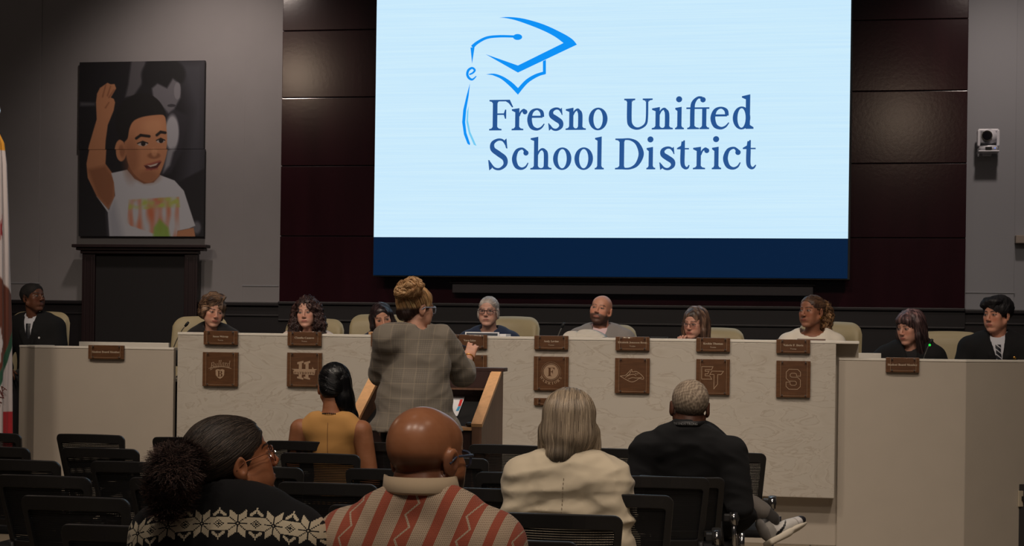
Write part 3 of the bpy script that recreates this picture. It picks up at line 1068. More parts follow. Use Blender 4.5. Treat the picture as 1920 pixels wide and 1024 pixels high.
NP = [(384, 620, 447, 647, 'Susan Wittrup', .12, 'wooden nameplate at the left end of the stone desk, below the short-haired woman'),
      (541, 622, 604, 649, 'Claudia Cazares', .15, 'wooden nameplate on the stone desk below the curly-haired woman'),
      (697, 624, 760, 651, '', .1, 'wooden nameplate on the stone desk mostly hidden behind the standing woman'),
      (850, 627, 914, 654, 'Veva Islas', .09, 'wooden nameplate below the grey-haired woman in glasses, partly behind the raised hand'),
      (1003, 629, 1066, 656, 'Andy Levine', .11, 'wooden nameplate below the open book on the stone desk'),
      (1155, 631, 1218, 658, 'Elizabeth Jonasson Rosas', .21, 'wooden nameplate with the longest name, right of the bald bearded man'),
      (1306, 633, 1369, 660, 'Keshia Thomas', .14, 'wooden nameplate on the stone desk just right of the woman resting chin on hand'),
      (1456, 636, 1519, 663, 'Valerie F. Davis', .14, 'wooden nameplate on the stone desk below the woman in the cream top')]
for x0, y0, x1, y1, s, wn, lab in NP:
    plaque(x0, y0, x1, y1, Y_DAIS, 0, lab, 'nameplate', 'wooden nameplates along the desks', name_design(s, 'Trustee', wn) if s else (lambda b, w, h: None), 'nameplate')
plaque(168, 647, 234, 674, Yw, 0, 'wooden nameplate on the left lower end desk', 'nameplate', 'wooden nameplates along the desks', name_design('Student Board Member', None, .225), 'nameplate')
plaque(1661, 670, 1723, 699, Yw, 0, 'wooden nameplate on the right lower end desk below the dark-haired woman', 'nameplate', 'wooden nameplates along the desks', name_design('Student Board Member', None, .205), 'nameplate')
EM = [(382, 660, 447, 725, em_bullard, 'square wooden plaque with arched script word and small shield'),
      (540, 661, 604, 726, em_patriots, 'square wooden plaque with slanted block letters crossed by a banner word'),
      (697, 663, 760, 728, lambda b, w, h: None, 'square wooden plaque hidden behind the standing woman in the checked blazer'),
      (850, 665, 913, 730, em_box, 'square wooden plaque with small framed rectangle, partly behind the podium'),
      (1002, 668, 1066, 733, em_warriors, 'square wooden plaque with round F emblem and arched word'),
      (1154, 671, 1218, 738, em_wolf, 'square wooden plaque with outlined wolf head'),
      (1306, 673, 1368, 741, em_et, 'square wooden plaque with outlined letters E and T'),
      (1456, 676, 1519, 746, em_s, 'square wooden plaque with outlined block letter S')]
for x0, y0, x1, y1, fn, lab in EM:
    o = plaque(x0, y0, x1, y1, Y_DAIS, 1, lab, 'plaque', 'school plaques on the stone desk front', fn, 'emblem_plaque')
    for ch in o.children:
        if ch.name.startswith('emblem'):
            ch.data.materials.append(m_plq)
plaque(1002, 746, 1066, 761, Y_DAIS, 1, 'small narrow wooden plaque under the round F plaque', 'plaque', 'school plaques on the stone desk front', lambda b, w, h: letter_into(b, bold('S'), None, .012, .03, -.004, YT), 'small_plaque')

# ------------------------------------------------------------------ dais chairs
m_lea = mat('olive_beige_leather', (168, 154, 120), 0.5, spec=0.45, var=0.05, vscale=4, bump=0.15, bscale=120)


def dais_chair():
    root = empty('leather_chair', (0, 0, 0), 0)
    # back: rounded cushion grid
    W, H = 0.50, 0.64
    nx, nz_ = 36, 18
    def ring(side):
        return [[(0, 0, 0)] * 1]
    vs, fs = [], []
    for s in (0, 1):
        for j in range(nz_ + 1):
            v = j / nz_
            for i in range(nx + 1):
                u = i / nx * 2 - 1
                wv = W / 2 * (0.86 + 0.14 * min(1, v * 1.5))
                # rounded outline
                zz_ = v * H
                q_ = max(0.0, (abs(u) - 0.62) / 0.38)
                top = H * (1 - 0.02 * u * u) - 0.085 * (1 - math.sqrt(max(0.0, 1 - q_ * q_)))
                z = min(zz_, top) if v < 1 else top
                z = v * top
                x = u * wv
                edge = min(1, (1 - abs(u)) * 5, (1 - v) * 7 + 0.0, v * 7 + 0.2)
                t = 0.05 * math.sqrt(max(0.0, 1 - (1 - edge) ** 2)) if edge < 1 else 0.05
                yb = 0.05 * u * u * -1 + 0.10 * v
                vs.append((x, yb + (-t if s == 0 else t), z))
    n1_ = (nx + 1) * (nz_ + 1)
    for j in range(nz_):
        for i in range(nx):
            a = j * (nx + 1) + i
            fs.append((a, a + 1, a + nx + 2, a + nx + 1))
            fs.append((n1_ + a + 1, n1_ + a, n1_ + a + nx + 1, n1_ + a + nx + 2))
    def border(lst):
        for p, q in zip(lst[:-1], lst[1:]):
            fs.append((p, n1_ + p, n1_ + q, q))
    border([j * (nx + 1) for j in range(nz_ + 1)])
    border([nz_ * (nx + 1) + i for i in range(nx + 1)])
    border([j * (nx + 1) + nx for j in range(nz_, -1, -1)])
    border([i for i in range(nx, -1, -1)])
    b = MB().add(vs, fs, 0, True)
    me_o = b.build('backrest', m_lea, root)
    me_o.location = (0, 0.24, 0.53)
    MB().box((-0.235, -0.24, 0.42), (0.235, 0.24, 0.53), 0.04).build('seat', m_lea, root)
    for s in (-1, 1):
        bb = MB().tube([(s * 0.24, 0.2, 0.48), (s * 0.25, 0.18, 0.62), (s * 0.25, 0.08, 0.66), (s * 0.25, -0.12, 0.65)], [0.02, 0.02, 0.024, 0.022], 10)
        bb.build('armrest', m_lea, root)
    MB().cyl((0, 0, 0.08), (0, 0, 0.43), 0.03).build('gas_column', m_metal, root)
    bb = MB()
    for k in range(5):
        a = 2 * PI * k / 5
        bb.tube([(0, 0, 0.1), (0.3 * math.cos(a), 0.3 * math.sin(a), 0.065)], [0.03, 0.02], 8)
    bs = bb.build('star_base', m_black, root)
    for k in range(5):
        a = 2 * PI * k / 5
        MB().cyl((0.3 * math.cos(a) - 0.012, 0.3 * math.sin(a), 0.03), (0.3 * math.cos(a) + 0.012, 0.3 * math.sin(a), 0.03), 0.029, n=14).build('caster', m_black, bs)
    return root


CH = [(88, 585, 'beside the flag, behind the young man in the black suit', 10), (370, 594, 'behind the short-haired woman leaning to the microphone', -6), (591, 598, 'behind the curly-haired woman', 0),
      (712, 590, 'partly hidden by the standing woman in the blazer', 0), (948, 594, 'behind the grey-haired woman in glasses', -8), (1136, 609, 'behind the bald bearded man', 0),
      (1332, 615, 'behind the woman with glasses resting chin on hand', -4), (1546, 604, 'behind the woman in the cream top', -8), (1768, 622, 'between the dark-haired woman and the suited young man at the right', -8),
      (1945, 640, 'behind the suited young man with black hair at the right end', 0)]
proto = None
for x, y, where, rz in CH:
    Yp_ = 13.55
    p = PY(x, y, Yp_)
    if proto is None:
        proto = dais_chair()
        o = proto
    else:
        o = copy_tree(proto)
    sc_ = (p.z - Z_PLAT) / 1.165
    o.location = (p.x, Yp_ - 0.3, Z_PLAT)
    o.rotation_euler = (0, 0, math.radians(rz))
    for ch in o.children:
        if ch.name.startswith('backrest'):
            ch.location.z = 0.53 + (p.z - Z_PLAT - 1.165)
    tag(o, 'beige leather high-backed chair ' + where, 'chair', 'beige leather chairs behind the dais')

# ------------------------------------------------------------------ microphones, papers, book on the dais
def mic(bx, by, tx, ty, label, led=None):
    Yb_ = Y_DAIS + 0.46
    base_z = 1.201 if bx < 1600 else 1.106
    t = PY(tx, ty, Yb_ - 0.02)
    b0 = PY(bx, by, Yb_)
    root = empty('gooseneck_microphone', (b0.x, Yb_, base_z), 0, label, 'microphone', 'gooseneck microphones on the dais')
    MB().box((-0.05, -0.04, 0), (0.05, 0.04, 0.03), 0.008).build('base', m_black, root)
    l = Vector((t.x - b0.x, t.y - Yb_, t.z - base_z))
    pts = spline([(0, 0, 0.03), (l.x * 0.25, l.y * .2, l.z * 0.5), (l.x * 0.7, l.y * .6, l.z * 0.85), tuple(l)], 6)
    MB().tube(pts, 0.004, 8).build('gooseneck', m_metal, root)
    d_ = (Vector(pts[-1]) - Vector(pts[-3])).normalized()
    MB().tube([l, l + d_ * 0.02, l + d_ * 0.045], [0.009, 0.012, 0.009], 12).build('capsule', m_black, root)
    if led:
        MB().ball(l + Vector((0, -0.012, -0.004)), 0.009).build('green_light', emis('green_led', (40, 220, 70), 1.0), root)
    return root


mic(320, 645, 347, 612, 'thin gooseneck microphone in front of the short-haired woman at the left')
mic(1034, 630, 1053, 615, 'thin gooseneck microphone beside the open book')
mic(1722, 676, 1743, 646, 'gooseneck microphone with green light before the dark-haired woman', True)

# laptop-like open binder at the grey-haired woman
def on_cap(x, z=ZM, dy=0.1):
    return PY(x, 632, Y_DAIS + dy).x


m_paper = mat('white_paper', (225, 225, 228), 0.7)
xa, xb_ = on_cap(872), on_cap(948)
bd = empty('display_folder', ((xa + xb_) / 2, Y_DAIS + 0.2, ZM), 0, 'white edged folder lying before the grey-haired woman in glasses', 'folder')
rel(MB().box((xa, Y_DAIS + 0.1, ZM), (xb_ - 0.05, Y_DAIS + 0.115, ZM + 0.03), 0.002).build('front_edge', m_paper), bd)
rel(MB().box((xa + 0.01, Y_DAIS + 0.098, ZM + 0.004), (xb_ - 0.06, Y_DAIS + 0.101, ZM + 0.022)).build('dark_window', mat('slate_cover', (60, 66, 76), 0.4)), bd)
rel(MB().box((xa + 0.02, Y_DAIS + 0.116, ZM), (xb_, Y_DAIS + 0.32, ZM + 0.018), 0.003).build('page_stack', m_paper), bd)
# open book
xc = on_cap(1095)
bk = empty('open_book', (xc, Y_DAIS + 0.17, ZM), math.radians(-4), 'thick open book with curling pages in front of the bald bearded man', 'book')
for s, w_ in ((-1, .1), (1, .2)):
    vs, fs = [], []
    n = 12
    for j in (0, 1):
        for i in range(n + 1):
            u = i / n
            z = (0.052 * math.sin(PI * min(1, u * 1.0)) ** 0.6 * (1 - u * 0.4) if s > 0 else 0.03 * math.sin(PI * u) ** .6) + 0.006 + (0.02 * (1 - u))
            vs.append((s * u * w_ - 0.05, -0.1 + 0.2 * j, z))
        for i in range(n + 1):
            u = i / n
            vs.append((s * u * w_ - 0.05, -0.1 + 0.2 * j, 0.001))
    m_ = n + 1
    for i in range(n):
        fs += [(i, i + 1, 2 * m_ + i + 1, 2 * m_ + i), (i, m_ + i, m_ + i + 1, i + 1), (2 * m_ + i, 2 * m_ + i + 1, 3 * m_ + i + 1, 3 * m_ + i)]
    fs += [(n, 2 * m_ + n, 3 * m_ + n, m_ + n)]
    MB().add(vs, fs, 0, True).build('page_block', mat('book_pages', (196, 190, 180), 0.7, var=.12, vscale=120, vstretch=(.2, .2, 6)), bk)
x = on_cap(1228, dy=.1)
o = MB().box((x - .03, Y_DAIS + .06, ZM), (x + .09, Y_DAIS + .2, ZM + .012), .003).build('phone', m_black)
tag(o, 'flat dark phone lying on the desk top right of the bald bearded man', 'phone')
x = on_cap(704)
o = MB().box((x - .03, Y_DAIS + .005, ZM), (x + .06, Y_DAIS + .03, ZM + .022), .003).build('wooden_block', mat('light_oak', (196, 150, 104), .5))
tag(o, 'small light wooden block on the desk top beside the straight-haired woman', 'block')
bm_ = MB().tube([(0, 0, 0), (0, 0, .03), (0, 0, .032)], [.010, .012, .011], 18)
o = bm_.build('bottle_cap', m_paper, None, (on_cap(709, dy=.12), Y_DAIS + .12, ZM))
tag(o, 'tiny white cap standing on the desk top beside the straight-haired woman', 'cap')
o = MB().box((on_cap(1500, dy=.1) - .02, Y_DAIS + .05, ZM), (on_cap(1500, dy=.1) + .18, Y_DAIS + .25, ZM + .012), .003).build('notebook', mat('brown_cover', (110, 88, 76), .6))
tag(o, 'thin brown notebook on the desk top before the woman in cream', 'notebook')

# ------------------------------------------------------------------ podium
m_pod = mat('walnut_veneer', (108, 78, 60), 0.5, var=0.16, vscale=16, vstretch=(3, 3, .15))
m_pod_d = mat('dark_walnut_veneer', (58, 38, 34), 0.5, var=0.16, vscale=16, vstretch=(3, 3, .15))
m_oak = mat('pale_oak_edge', (222, 172, 122), 0.45, var=0.08, vscale=20, vstretch=(2, 2, .3))
SX0, SX1 = -2.83, -1.985
YN, YFAR = 10.23, 10.95
pod = empty('podium', ((SX0 + SX1) / 2, YN, 0), 0, 'wooden speaker podium with pale sloping side edges, before the checked blazer', 'podium')
zt1, zn1 = 1.245, 0.925
th = 0.06


def side_panel(x0, x1):
    poly = [(YN, 0.06), (YN, zn1), (YFAR - 0.06, zt1), (YFAR, zt1), (YFAR, 0.06)]
    bm = bmesh.new()
    f = bm.faces.new([bm.verts.new((x0, y, z)) for y, z in poly])
    r_ = bmesh.ops.extrude_face_region(bm, geom=[f])
    for g_ in r_['geom']:
        if isinstance(g_, bmesh.types.BMVert):
            g_.co.x = x1
    bmesh.ops.recalc_face_normals(bm, faces=bm.faces[:])
    o = MB().frombm(bm, 0, None, False).build('side_panel', m_pod)
    rel(o, pod)
    # pale strip on the sloping edge
    d = Vector((0, YFAR - 0.08 - YN, zt1 - zn1)).normalized()
    nrm = Vector((0, -d.z, d.y))
    A, B_ = Vector((0, YN - 0.004, zn1 - 0.002)), Vector((0, YFAR - 0.06, zt1 + 0.002))
    vs = []
    for P_ in (A, B_):
        for x_ in (x0 - 0.004, x1 + 0.004):
            for k in (-0.012, 0.012):
                q = P_ + nrm * k
                vs.append((x_, q.y, q.z))
    fs = [(0, 1, 3, 2), (4, 6, 7, 5), (0, 4, 5, 1), (2, 3, 7, 6), (1, 5, 7, 3), (0, 2, 6, 4)]
    e = MB().add(vs, fs).build('pale_edge', m_oak)
    e.parent = o
    return o


side_panel(SX0, SX0 + th)
sr = side_panel(SX1 - th, SX1)
rel(MB().box((SX0 + th, YFAR - 0.03, 0.06), (SX1 - th, YFAR, zt1 - 0.01)).build('front_panel', m_pod_d), pod)
rel(MB().box((SX0 - 0.01, YFAR - 0.1, zt1 - 0.004), (SX1 + 0.025, YFAR + 0.02, zt1 + 0.02), 0.003).build('top_ledge', m_pod_d), pod)
rel(MB().box((SX0 + th, YFAR - 0.11, zt1 - 0.11), (SX1 - th, YFAR - 0.09, zt1 - 0.004)).build('header_rail', m_pod_d), pod)
rel(MB().box((SX0 + th, YFAR - 0.12, zt1 - 0.125), (SX1 - th, YFAR - 0.085, zt1 - 0.112)).build('rail_lip', m_pod), pod)
# sloping black working surface
vs = [(SX0 + th, YN + 0.12, zn1 - 0.03), (SX1 - th, YN + 0.12, zn1 - 0.03), (SX1 - th, YFAR - 0.08, zt1 - 0.2), (SX0 + th, YFAR - 0.08, zt1 - 0.2)]
vs += [(x_, y_, z_ - 0.02) for x_, y_, z_ in vs]
rel(MB().add(vs, [(0, 1, 2, 3), (7, 6, 5, 4), (0, 4, 5, 1), (1, 5, 6, 2), (2, 6, 7, 3), (3, 7, 4, 0)]).build('writing_surface', m_black), pod)
rel(MB().box((SX0 + th, YN + 0.01, zn1 - 0.035), (SX1 - th, YN + 0.14, zn1 - 0.015), 0.003).build('lower_shelf', m_oak), pod)
rel(MB().box((SX0 + th, YN + 0.03, 0.3), (SX1 - th, YN + 0.05, zn1 - 0.036)).build('drawer_front', m_pod_d), pod)
rel(MB().box((SX0, YN - 0.02, 0.0), (SX1, YFAR + 0.02, 0.06), 0.004).build('plinth', m_pod_d), pod)
h0 = MB().box((SX1 + 0.003, YN + 0.1, 0.71), (SX1 + 0.03, YN + 0.58, 0.745), 0.008).build('pull_rail', m_pod)
rel(h0, pod)
# paper with coloured bars, standing on the sloping surface
def surf(u, v, lift=0.004):
    """u across 0..1, v up the slope 0..1"""
    return Vector((SX0 + th + u * (SX1 - SX0 - 2 * th), YN + 0.12 + v * (YFAR - 0.2 - YN), zn1 - 0.03 + v * (zt1 - 0.2 - zn1 + 0.03) + lift))


pr = empty('chart_paper', surf(.55, .3), 0, 'white paper with red and blue bars lying on the podium beside the blazer hem', 'paper')
def quad_on(u0, v0, u1, v1, lift, nm, m):
    q = [surf(u0, v0, lift), surf(u1, v0, lift), surf(u1, v1, lift), surf(u0, v1, lift)]
    return rel(MB().add(q + [p_ - Vector((0, 0, .002)) for p_ in q], [(0, 1, 2, 3), (7, 6, 5, 4), (0, 4, 5, 1), (1, 5, 6, 2), (2, 6, 7, 3), (3, 7, 4, 0)]).build(nm, m), pr)
_n = (surf(1, 0) - surf(0, 0)).cross(surf(0, 1) - surf(0, 0)).normalized()
def on_slope(x, y, lift=0.005):
    d = ray(x, y)
    t = (surf(0, 0) - EYE).dot(_n) / d.dot(_n)
    return EYE + d * t + _n * lift * (1 if _n.z > 0 else -1)
def slope_quad(px, lift, nm, m):
    q = [on_slope(x, y, lift) for x, y in px]
    return rel(MB().add(q + [p_ - Vector((0, 0, .002)) for p_ in q], [(0, 1, 2, 3), (7, 6, 5, 4), (0, 4, 5, 1), (1, 5, 6, 2), (2, 6, 7, 3), (3, 7, 4, 0)]).build(nm, m), pr)
slope_quad([(815, 782), (858, 782), (876, 735), (833, 734)], .008, 'sheet', m_paper)
slope_quad([(859, 764), (864, 764), (868, 752), (863, 752)], .0105, 'red_bar', mat('print_red', (200, 48, 48), .6))
slope_quad([(855, 773), (860, 773), (864, 765), (859, 765)], .0105, 'blue_bar', mat('print_blue', (60, 150, 196), .6))
p = surf(.92, 0)
pm = PT(880, 791, 305)
o = MB().ball((0, 0, 0.014), (0.03, 0.045, 0.016)).build('computer_mouse', mat('black_plastic', (18, 18, 18), .3), None, (pm.x, YN + 0.075, zn1 - 0.0135))
tag(o, 'small black computer mouse on the lower shelf of the podium', 'mouse')

# ------------------------------------------------------------------ audience chairs
m_chair = mat('black_chair_frame', (42, 41, 41), 0.42, spec=0.5)
m_chrome = mat('chrome', (205, 205, 205), 0.16, metal=1.0)
m_fab = mat('black_seat_fabric', (20, 20, 22), 0.9, bump=.4, bscale=500)
m_mesh = bpy.data.materials.new('black_mesh_fabric')
m_mesh.use_nodes = True
nt, b = nodes(m_mesh)
b.inputs['Base Color'].default_value = (0.006, 0.006, 0.007, 1)
b.inputs['Roughness'].default_value = 0.7
tc = nt.nodes.new('ShaderNodeTexCoord')
sp = nt.nodes.new('ShaderNodeSeparateXYZ')
nt.links.new(tc.outputs['Object'], sp.inputs[0])
fx = mth(nt, 'FRACT', mth(nt, 'MULTIPLY', sp.outputs['X'], 1 / 0.0050))
fz = mth(nt, 'FRACT', mth(nt, 'MULTIPLY', sp.outputs['Z'], 1 / 0.0085))
hole = mth(nt, 'MULTIPLY', mth(nt, 'GREATER_THAN', fx, 0.5), mth(nt, 'GREATER_THAN', fz, 0.74))
tr = nt.nodes.new('ShaderNodeBsdfTransparent')
mx_ = nt.nodes.new('ShaderNodeMixShader')
nt.links.new(hole, mx_.inputs[0])
nt.links.new(b.outputs[0], mx_.inputs[1])
nt.links.new(tr.outputs[0], mx_.inputs[2])
nt.links.new(mx_.outputs[0], nt.nodes['Material Output'].inputs['Surface'])

BH = 0.88


def audience_chair():
    """faces +Y; the origin is on the floor under the back's top edge"""
    root = empty('mesh_back_chair')
    Wt, Wb, z0, z1 = 0.205, 0.182, 0.575, BH
    def by(u, z):
        return 0.05 * (u * u) * 1.0 + 0.10 * (z1 - z) / (z1 - z0) - 0.0
    def outline_pt(k, inset, top_in, bot_in):
        pass
    # frame outline as rounded quadrilateral, inner opening smaller
    def rounded(w1, w0, za, zb_, r, n=6):
        pts = []
        for cx_, cz_, a0 in ((w1 - r, zb_ - r, 0), (-w1 + r, zb_ - r, 90), (-w0 + r, za + r, 180), (w0 - r, za + r, 270)):
            for i in range(n + 1):
                a = math.radians(a0 + 90 * i / n)
                pts.append((cx_ + r * math.cos(a), cz_ + r * math.sin(a)))
        return pts
    def sub(pts, k=4):
        out = []
        for i in range(len(pts)):
            a, c = pts[i], pts[(i + 1) % len(pts)]
            m_ = k if math.hypot(a[0] - c[0], a[1] - c[1]) > .05 else 1
            for j in range(m_):
                out.append((a[0] + (c[0] - a[0]) * j / m_, a[1] + (c[1] - a[1]) * j / m_))
        return out
    O = rounded(Wt, Wb, z0, z1, 0.03)
    I = rounded(Wt - 0.028, Wb - 0.026, z0 + 0.03, z1 - 0.052, 0.012)
    O, I = sub(O, 8), sub(I, 8)
    # same point count because the layout is the same
    vs, fs = [], []
    n = min(len(O), len(I))
    O, I = O[:n], I[:n]
    def P3(p, dy):
        crown = 0.006 * (1 - (p[0] / Wt) ** 2) * (1 if p[1] > z1 - 0.07 else 0)
        return (p[0], by(p[0] / Wt, p[1]) + dy, p[1] + crown)
    for dy in (-0.014, 0.014):
        for L in (O, I):
            vs += [P3(p, dy * (0.8 if L is O else 1)) for p in L]
    for i in range(n):
        j = (i + 1) % n
        fs += [(i, n + i, n + j, j), (2 * n + i, 2 * n + j, 3 * n + j, 3 * n + i), (i, j, 2 * n + j, 2 * n + i), (n + i, 3 * n + i, 3 * n + j, n + j)]
    fr = MB().add(vs, fs, 0, False).build('back_frame', m_chair, root)
    md = fr.modifiers.new('round', 'BEVEL')
    md.width = 0.004
    md.segments = 2
    md.angle_limit = 0.8
    # mesh panel
    vs, fs = [], []
    nx, nz_ = 10, 8
    for j in range(nz_ + 1):
        v = j / nz_
        z = z0 + 0.02 + v * (z1 - z0 - 0.06)
        for i in range(nx + 1):
            u = i / nx * 2 - 1
            w = (Wb + (Wt - Wb) * v - 0.02)
            vs.append((u * w, by(u * w / Wt, z) + 0.004, z))
    for j in range(nz_):
        for i in range(nx):
            a = j * (nx + 1) + i
            fs.append((a, a + 1, a + nx + 2, a + nx + 1))
    MB().add(vs, fs, 0, True).build('mesh_panel', m_mesh, root)
    # uprights to the seat
    for s in (-1, 1):
        MB().tube([(s * 0.17, 0.11, 0.6), (s * 0.18, 0.15, 0.48), (s * 0.18, 0.3, 0.43)], 0.012, 8).build('back_bracket', m_chair, root)
    MB().box((-0.21, 0.12, 0.43), (0.21, 0.54, 0.475), 0.018).build('seat', m_fab, root)
    MB().box((0.19, 0.085, 0.605), (0.232, 0.125, 0.64), 0.006).build('arm_bracket', m_chair, root)
    e = MB().cyl((0.218, 0.105, 0.618), (0.256, 0.105, 0.618), 0.031, n=20).build('arm_hub', m_chair, root)
    MB().cyl((0.228, 0.105, 0.618), (0.248, 0.105, 0.618), 0.033, n=24).build('chrome_band', m_chrome, e)
    MB().box((0.215, 0.12, 0.6), (0.26, 0.40, 0.632), 0.012).build('armrest', m_chair, root)
    MB().cyl((0.272, 0.16, 0.44), (0.272, 0.16, 0.545), 0.015, n=14).build('link_post', m_chrome, root)
    for s, xo in ((-1, 0.215), (1, 0.238)):
        xo *= s
        a = MB()
        if s > 0:
            a.tube([(xo, 0.105, 0.6), (xo, 0.12, 0.5), (xo, 0.2, 0.44), (xo, 0.46, 0.09)], 0.011, 8)
        else:
            a.tube([(xo, 0.2, 0.45), (xo, 0.46, 0.09)], 0.011, 8)
        a.tube([(xo, 0.2, 0.44), (xo, 0.03, 0.09)], 0.011, 8)
        a = a.build('leg', m_chrome, root)
        for y_ in (0.03, 0.46):
            MB().cyl((xo - 0.012, y_, 0.03), (xo + 0.012, y_, 0.03), 0.03, n=14).build('caster', m_black, a)
    return root


# rows by picture x of the back's centre and y of its top edge
ROWS = [
    (1, [(-32, 813), (162, 816), (346, 822), (560, 829), (750, 832), (945, 836), (1150, 843), (1362, 850)]),
    (2, [(-25, 839), (180, 842), (387, 847), (594, 852), (834, 860), (1040, 866), (1280, 886)]),
    (3, [(23, 864), (243, 868), (478, 877), (728, 882), (975, 889), (1240, 896)]),
    (4, [(71, 894), (326, 899), (607, 908), (887, 918), (1158, 929)]),
    (5, [(129, 934), (400, 942), (715, 952), (1050, 967)]),
    (6, [(222, 989), (590, 1001), (950, 1016)]),
    (7, [(430, 1095), (824, 1100)])]
ORD = {1: 'front', 2: 'second', 3: 'third', 4: 'fourth', 5: 'fifth', 6: 'sixth', 7: 'seventh'}
NOTE = {
    (1, 0): 'cut by the picture edge below the flag', (1, 1): 'alone against the pale end desk, left end of the row', (1, 2): 'just left of the puffed ponytail', (1, 3): 'left of the sleeveless yellow top',
    (1, 4): 'between the yellow top and the bald head', (1, 5): 'right of the bald head, below the podium', (1, 6): 'between the grey bob and the man in black', (1, 7): 'at the right end beside the stone desk front',
    (2, 0): 'at the picture edge, left', (2, 1): 'before the left end desk', (2, 2): 'hidden by the large ponytail', (2, 3): 'behind the sleeveless yellow top', (2, 4): 'right beside the bald head',
    (2, 5): 'behind the grey bob', (2, 6): 'pushed back by the man in the black shirt',
    (3, 0): 'at the left picture edge', (3, 1): 'left of the large ponytail', (3, 2): 'between sweater woman and yellow top', (3, 3): 'touching the left side of the bald head', (3, 4): 'beside the cream shirt shoulder',
    (3, 5): 'behind the man in the black shirt',
    (4, 0): 'at the left picture edge, wide in view', (4, 1): 'tucked beside the large ponytail', (4, 2): 'above the right shoulder of the patterned sweater', (4, 3): 'between the striped shirt collar and the cream shirt',
    (4, 4): 'used by the woman in the cream shirt',
    (5, 0): 'second nearest on the left', (5, 1): 'hidden by the patterned sweater', (5, 2): 'between the patterned sweater and the striped shirt', (5, 3): 'directly behind the woman in the cream shirt',
    (7, 0): 'under the woman in the patterned sweater', (7, 1): 'under the bald man in the striped shirt',
    (6, 0): 'nearest at the bottom left', (6, 1): 'nearest, hidden between the two near people', (6, 2): 'nearest, lowest sliver right of the striped shirt'}
CH0 = audience_chair()
first = True
CHAIR_AT = {}
for rn, L in ROWS:
    for i, (x, y) in enumerate(L):
        hy = CY + (x - CX) * math.tan(ROLL)
        s = (y - hy) / (1.48 - BH)
        if (rn, i) == (2, 6):
            s = (870 - hy) / (1.48 - BH)
        p = PT(x, y, s)
        o = CH0 if first else copy_tree(CH0)
        first = False
        o.location = (p.x, p.y, 0)
        o.rotation_euler = (0, 0, math.radians(random.uniform(-2.5, 2.5) + 1.0))
        if (rn, i) == (2, 6):
            for ch in o.children:
                if ch.name.split('.')[0] in ('back_frame', 'mesh_panel'):
                    ch.rotation_euler = (math.radians(9), 0, 0)
                    ch.location = (0, -0.09 + 0.06, -0.045)
        CHAIR_AT[(rn, i)] = o
        tag(o, 'black mesh-back chair, %s row, %s' % (ORD[rn], NOTE[(rn, i)]), 'chair', 'black mesh-back audience chairs')

# ------------------------------------------------------------------ flag
pf = PY(-11, 640, 11.85)
fl = empty('state_flag', (pf.x, 11.85, 0), 0, 'white flag with bear, red star and green ground on a pole at the left edge', 'flag')


def paint_flag(th_, z):
    """th_ angle round the bundle (0 faces the room's right), z height"""
    n = len(z)
    col = np.tile(np.array([206, 196, 196.]), (n, 1))
    P = np.stack([th_, z], 1)

    def lay(m, c):
        nonlocal col
        m = np.clip(m, 0, 1)[:, None]
        col = col * (1 - m) + np.array(c, float) * m
    lay(z > 2.80, (214, 150, 40))
    # brown bear fur in the middle, green ground below, lettering, red stripe
    edge = 1.95 - 0.12 * th_
    lay(np.clip((edge - z) * 60, 0, 1) * np.clip((z - 1.17 - .3 * (th_ - .8)) * 60, 0, 1), (104, 52, 36))
    lay(poly_mask(P * 100, [(60, 137), (70, 141), (74, 150), (80, 141), (94, 137), (80, 132), (73, 122), (68, 132)], 1.0), (206, 200, 204))
    g_top = 1.19 + 0.3 * (th_ - .8)
    lay(np.clip((g_top - z) * 60, 0, 1) * np.clip((z - (g_top - .13)) * 60, 0, 1), (34, 86, 62))
    lay(poly_mask(P * 100, [(68, 230), (78, 225), (92, 234), (88, 221), (94, 212), (80, 218), (70, 211)], 1.2), (150, 40, 46))
    lay((z < .86) & (th_ > .98), (178, 34, 44))
    return col


nt_, nzf = 120, 300
vs, cols = [], []
ths = np.linspace(-PI, PI, nt_, endpoint=False)
zs_ = np.linspace(0.45, 2.93, nzf)
T, Z = np.meshgrid(ths, zs_)
rad = np.interp(Z, [0.45, .8, 1.5, 2.2, 2.7, 2.86, 2.93], [0.135, .13, .122, .10, .075, .055, .02])
fold = 1 + 0.10 * np.sin(T * 7 + Z * 0.8) + 0.05 * np.sin(T * 13 - Z)
rad = rad * fold
X_, Y_ = rad * np.cos(T), rad * np.sin(T) * 0.8
zz_ = Z + 0.0
colf = srgb2lin(paint_flag((T.ravel() + PI / 2 + PI) % (2 * PI) - PI, Z.ravel()))
idx = np.arange(nt_ * nzf).reshape(nzf, nt_)
q = np.stack([idx[:-1, :], np.roll(idx, -1, 1)[:-1, :], np.roll(idx, -1, 1)[1:, :], idx[1:, :]], -1).reshape(-1, 4)
me = bpy.data.meshes.new('cloth')
me.from_pydata(np.stack([X_.ravel(), Y_.ravel(), zz_.ravel()], 1).tolist(), [], q.tolist())
at = me.attributes.new('col', 'FLOAT_COLOR', 'POINT')
c4 = np.ones((nt_ * nzf, 4))
c4[:, :3] = colf
at.data.foreach_set('color', c4.ravel())
link('cloth', me, mat('flag_cloth', attr='col', rough=.75, bump=.2, bscale=500, sheen=.2), fl, True)
MB().cyl((0, 0, 0.05), (0, 0, 3.02), 0.013).build('pole', mat('dark_oak_pole', (70, 44, 28), .4), fl)
MB().tube([(0, 0, 3.0), (0, 0, 3.03), (0, 0, 3.05), (0, 0, 3.07), (.0, 0, 3.1), (0, 0, 3.2)], [.012, .022, .012, .02, .028, .002], 12).build('finial', m_chrome, fl)
MB().tube([(0, 0, 0), (0, 0, .03), (0, 0, .08)], [.16, .15, .03], 24).build('base', m_metal, fl)
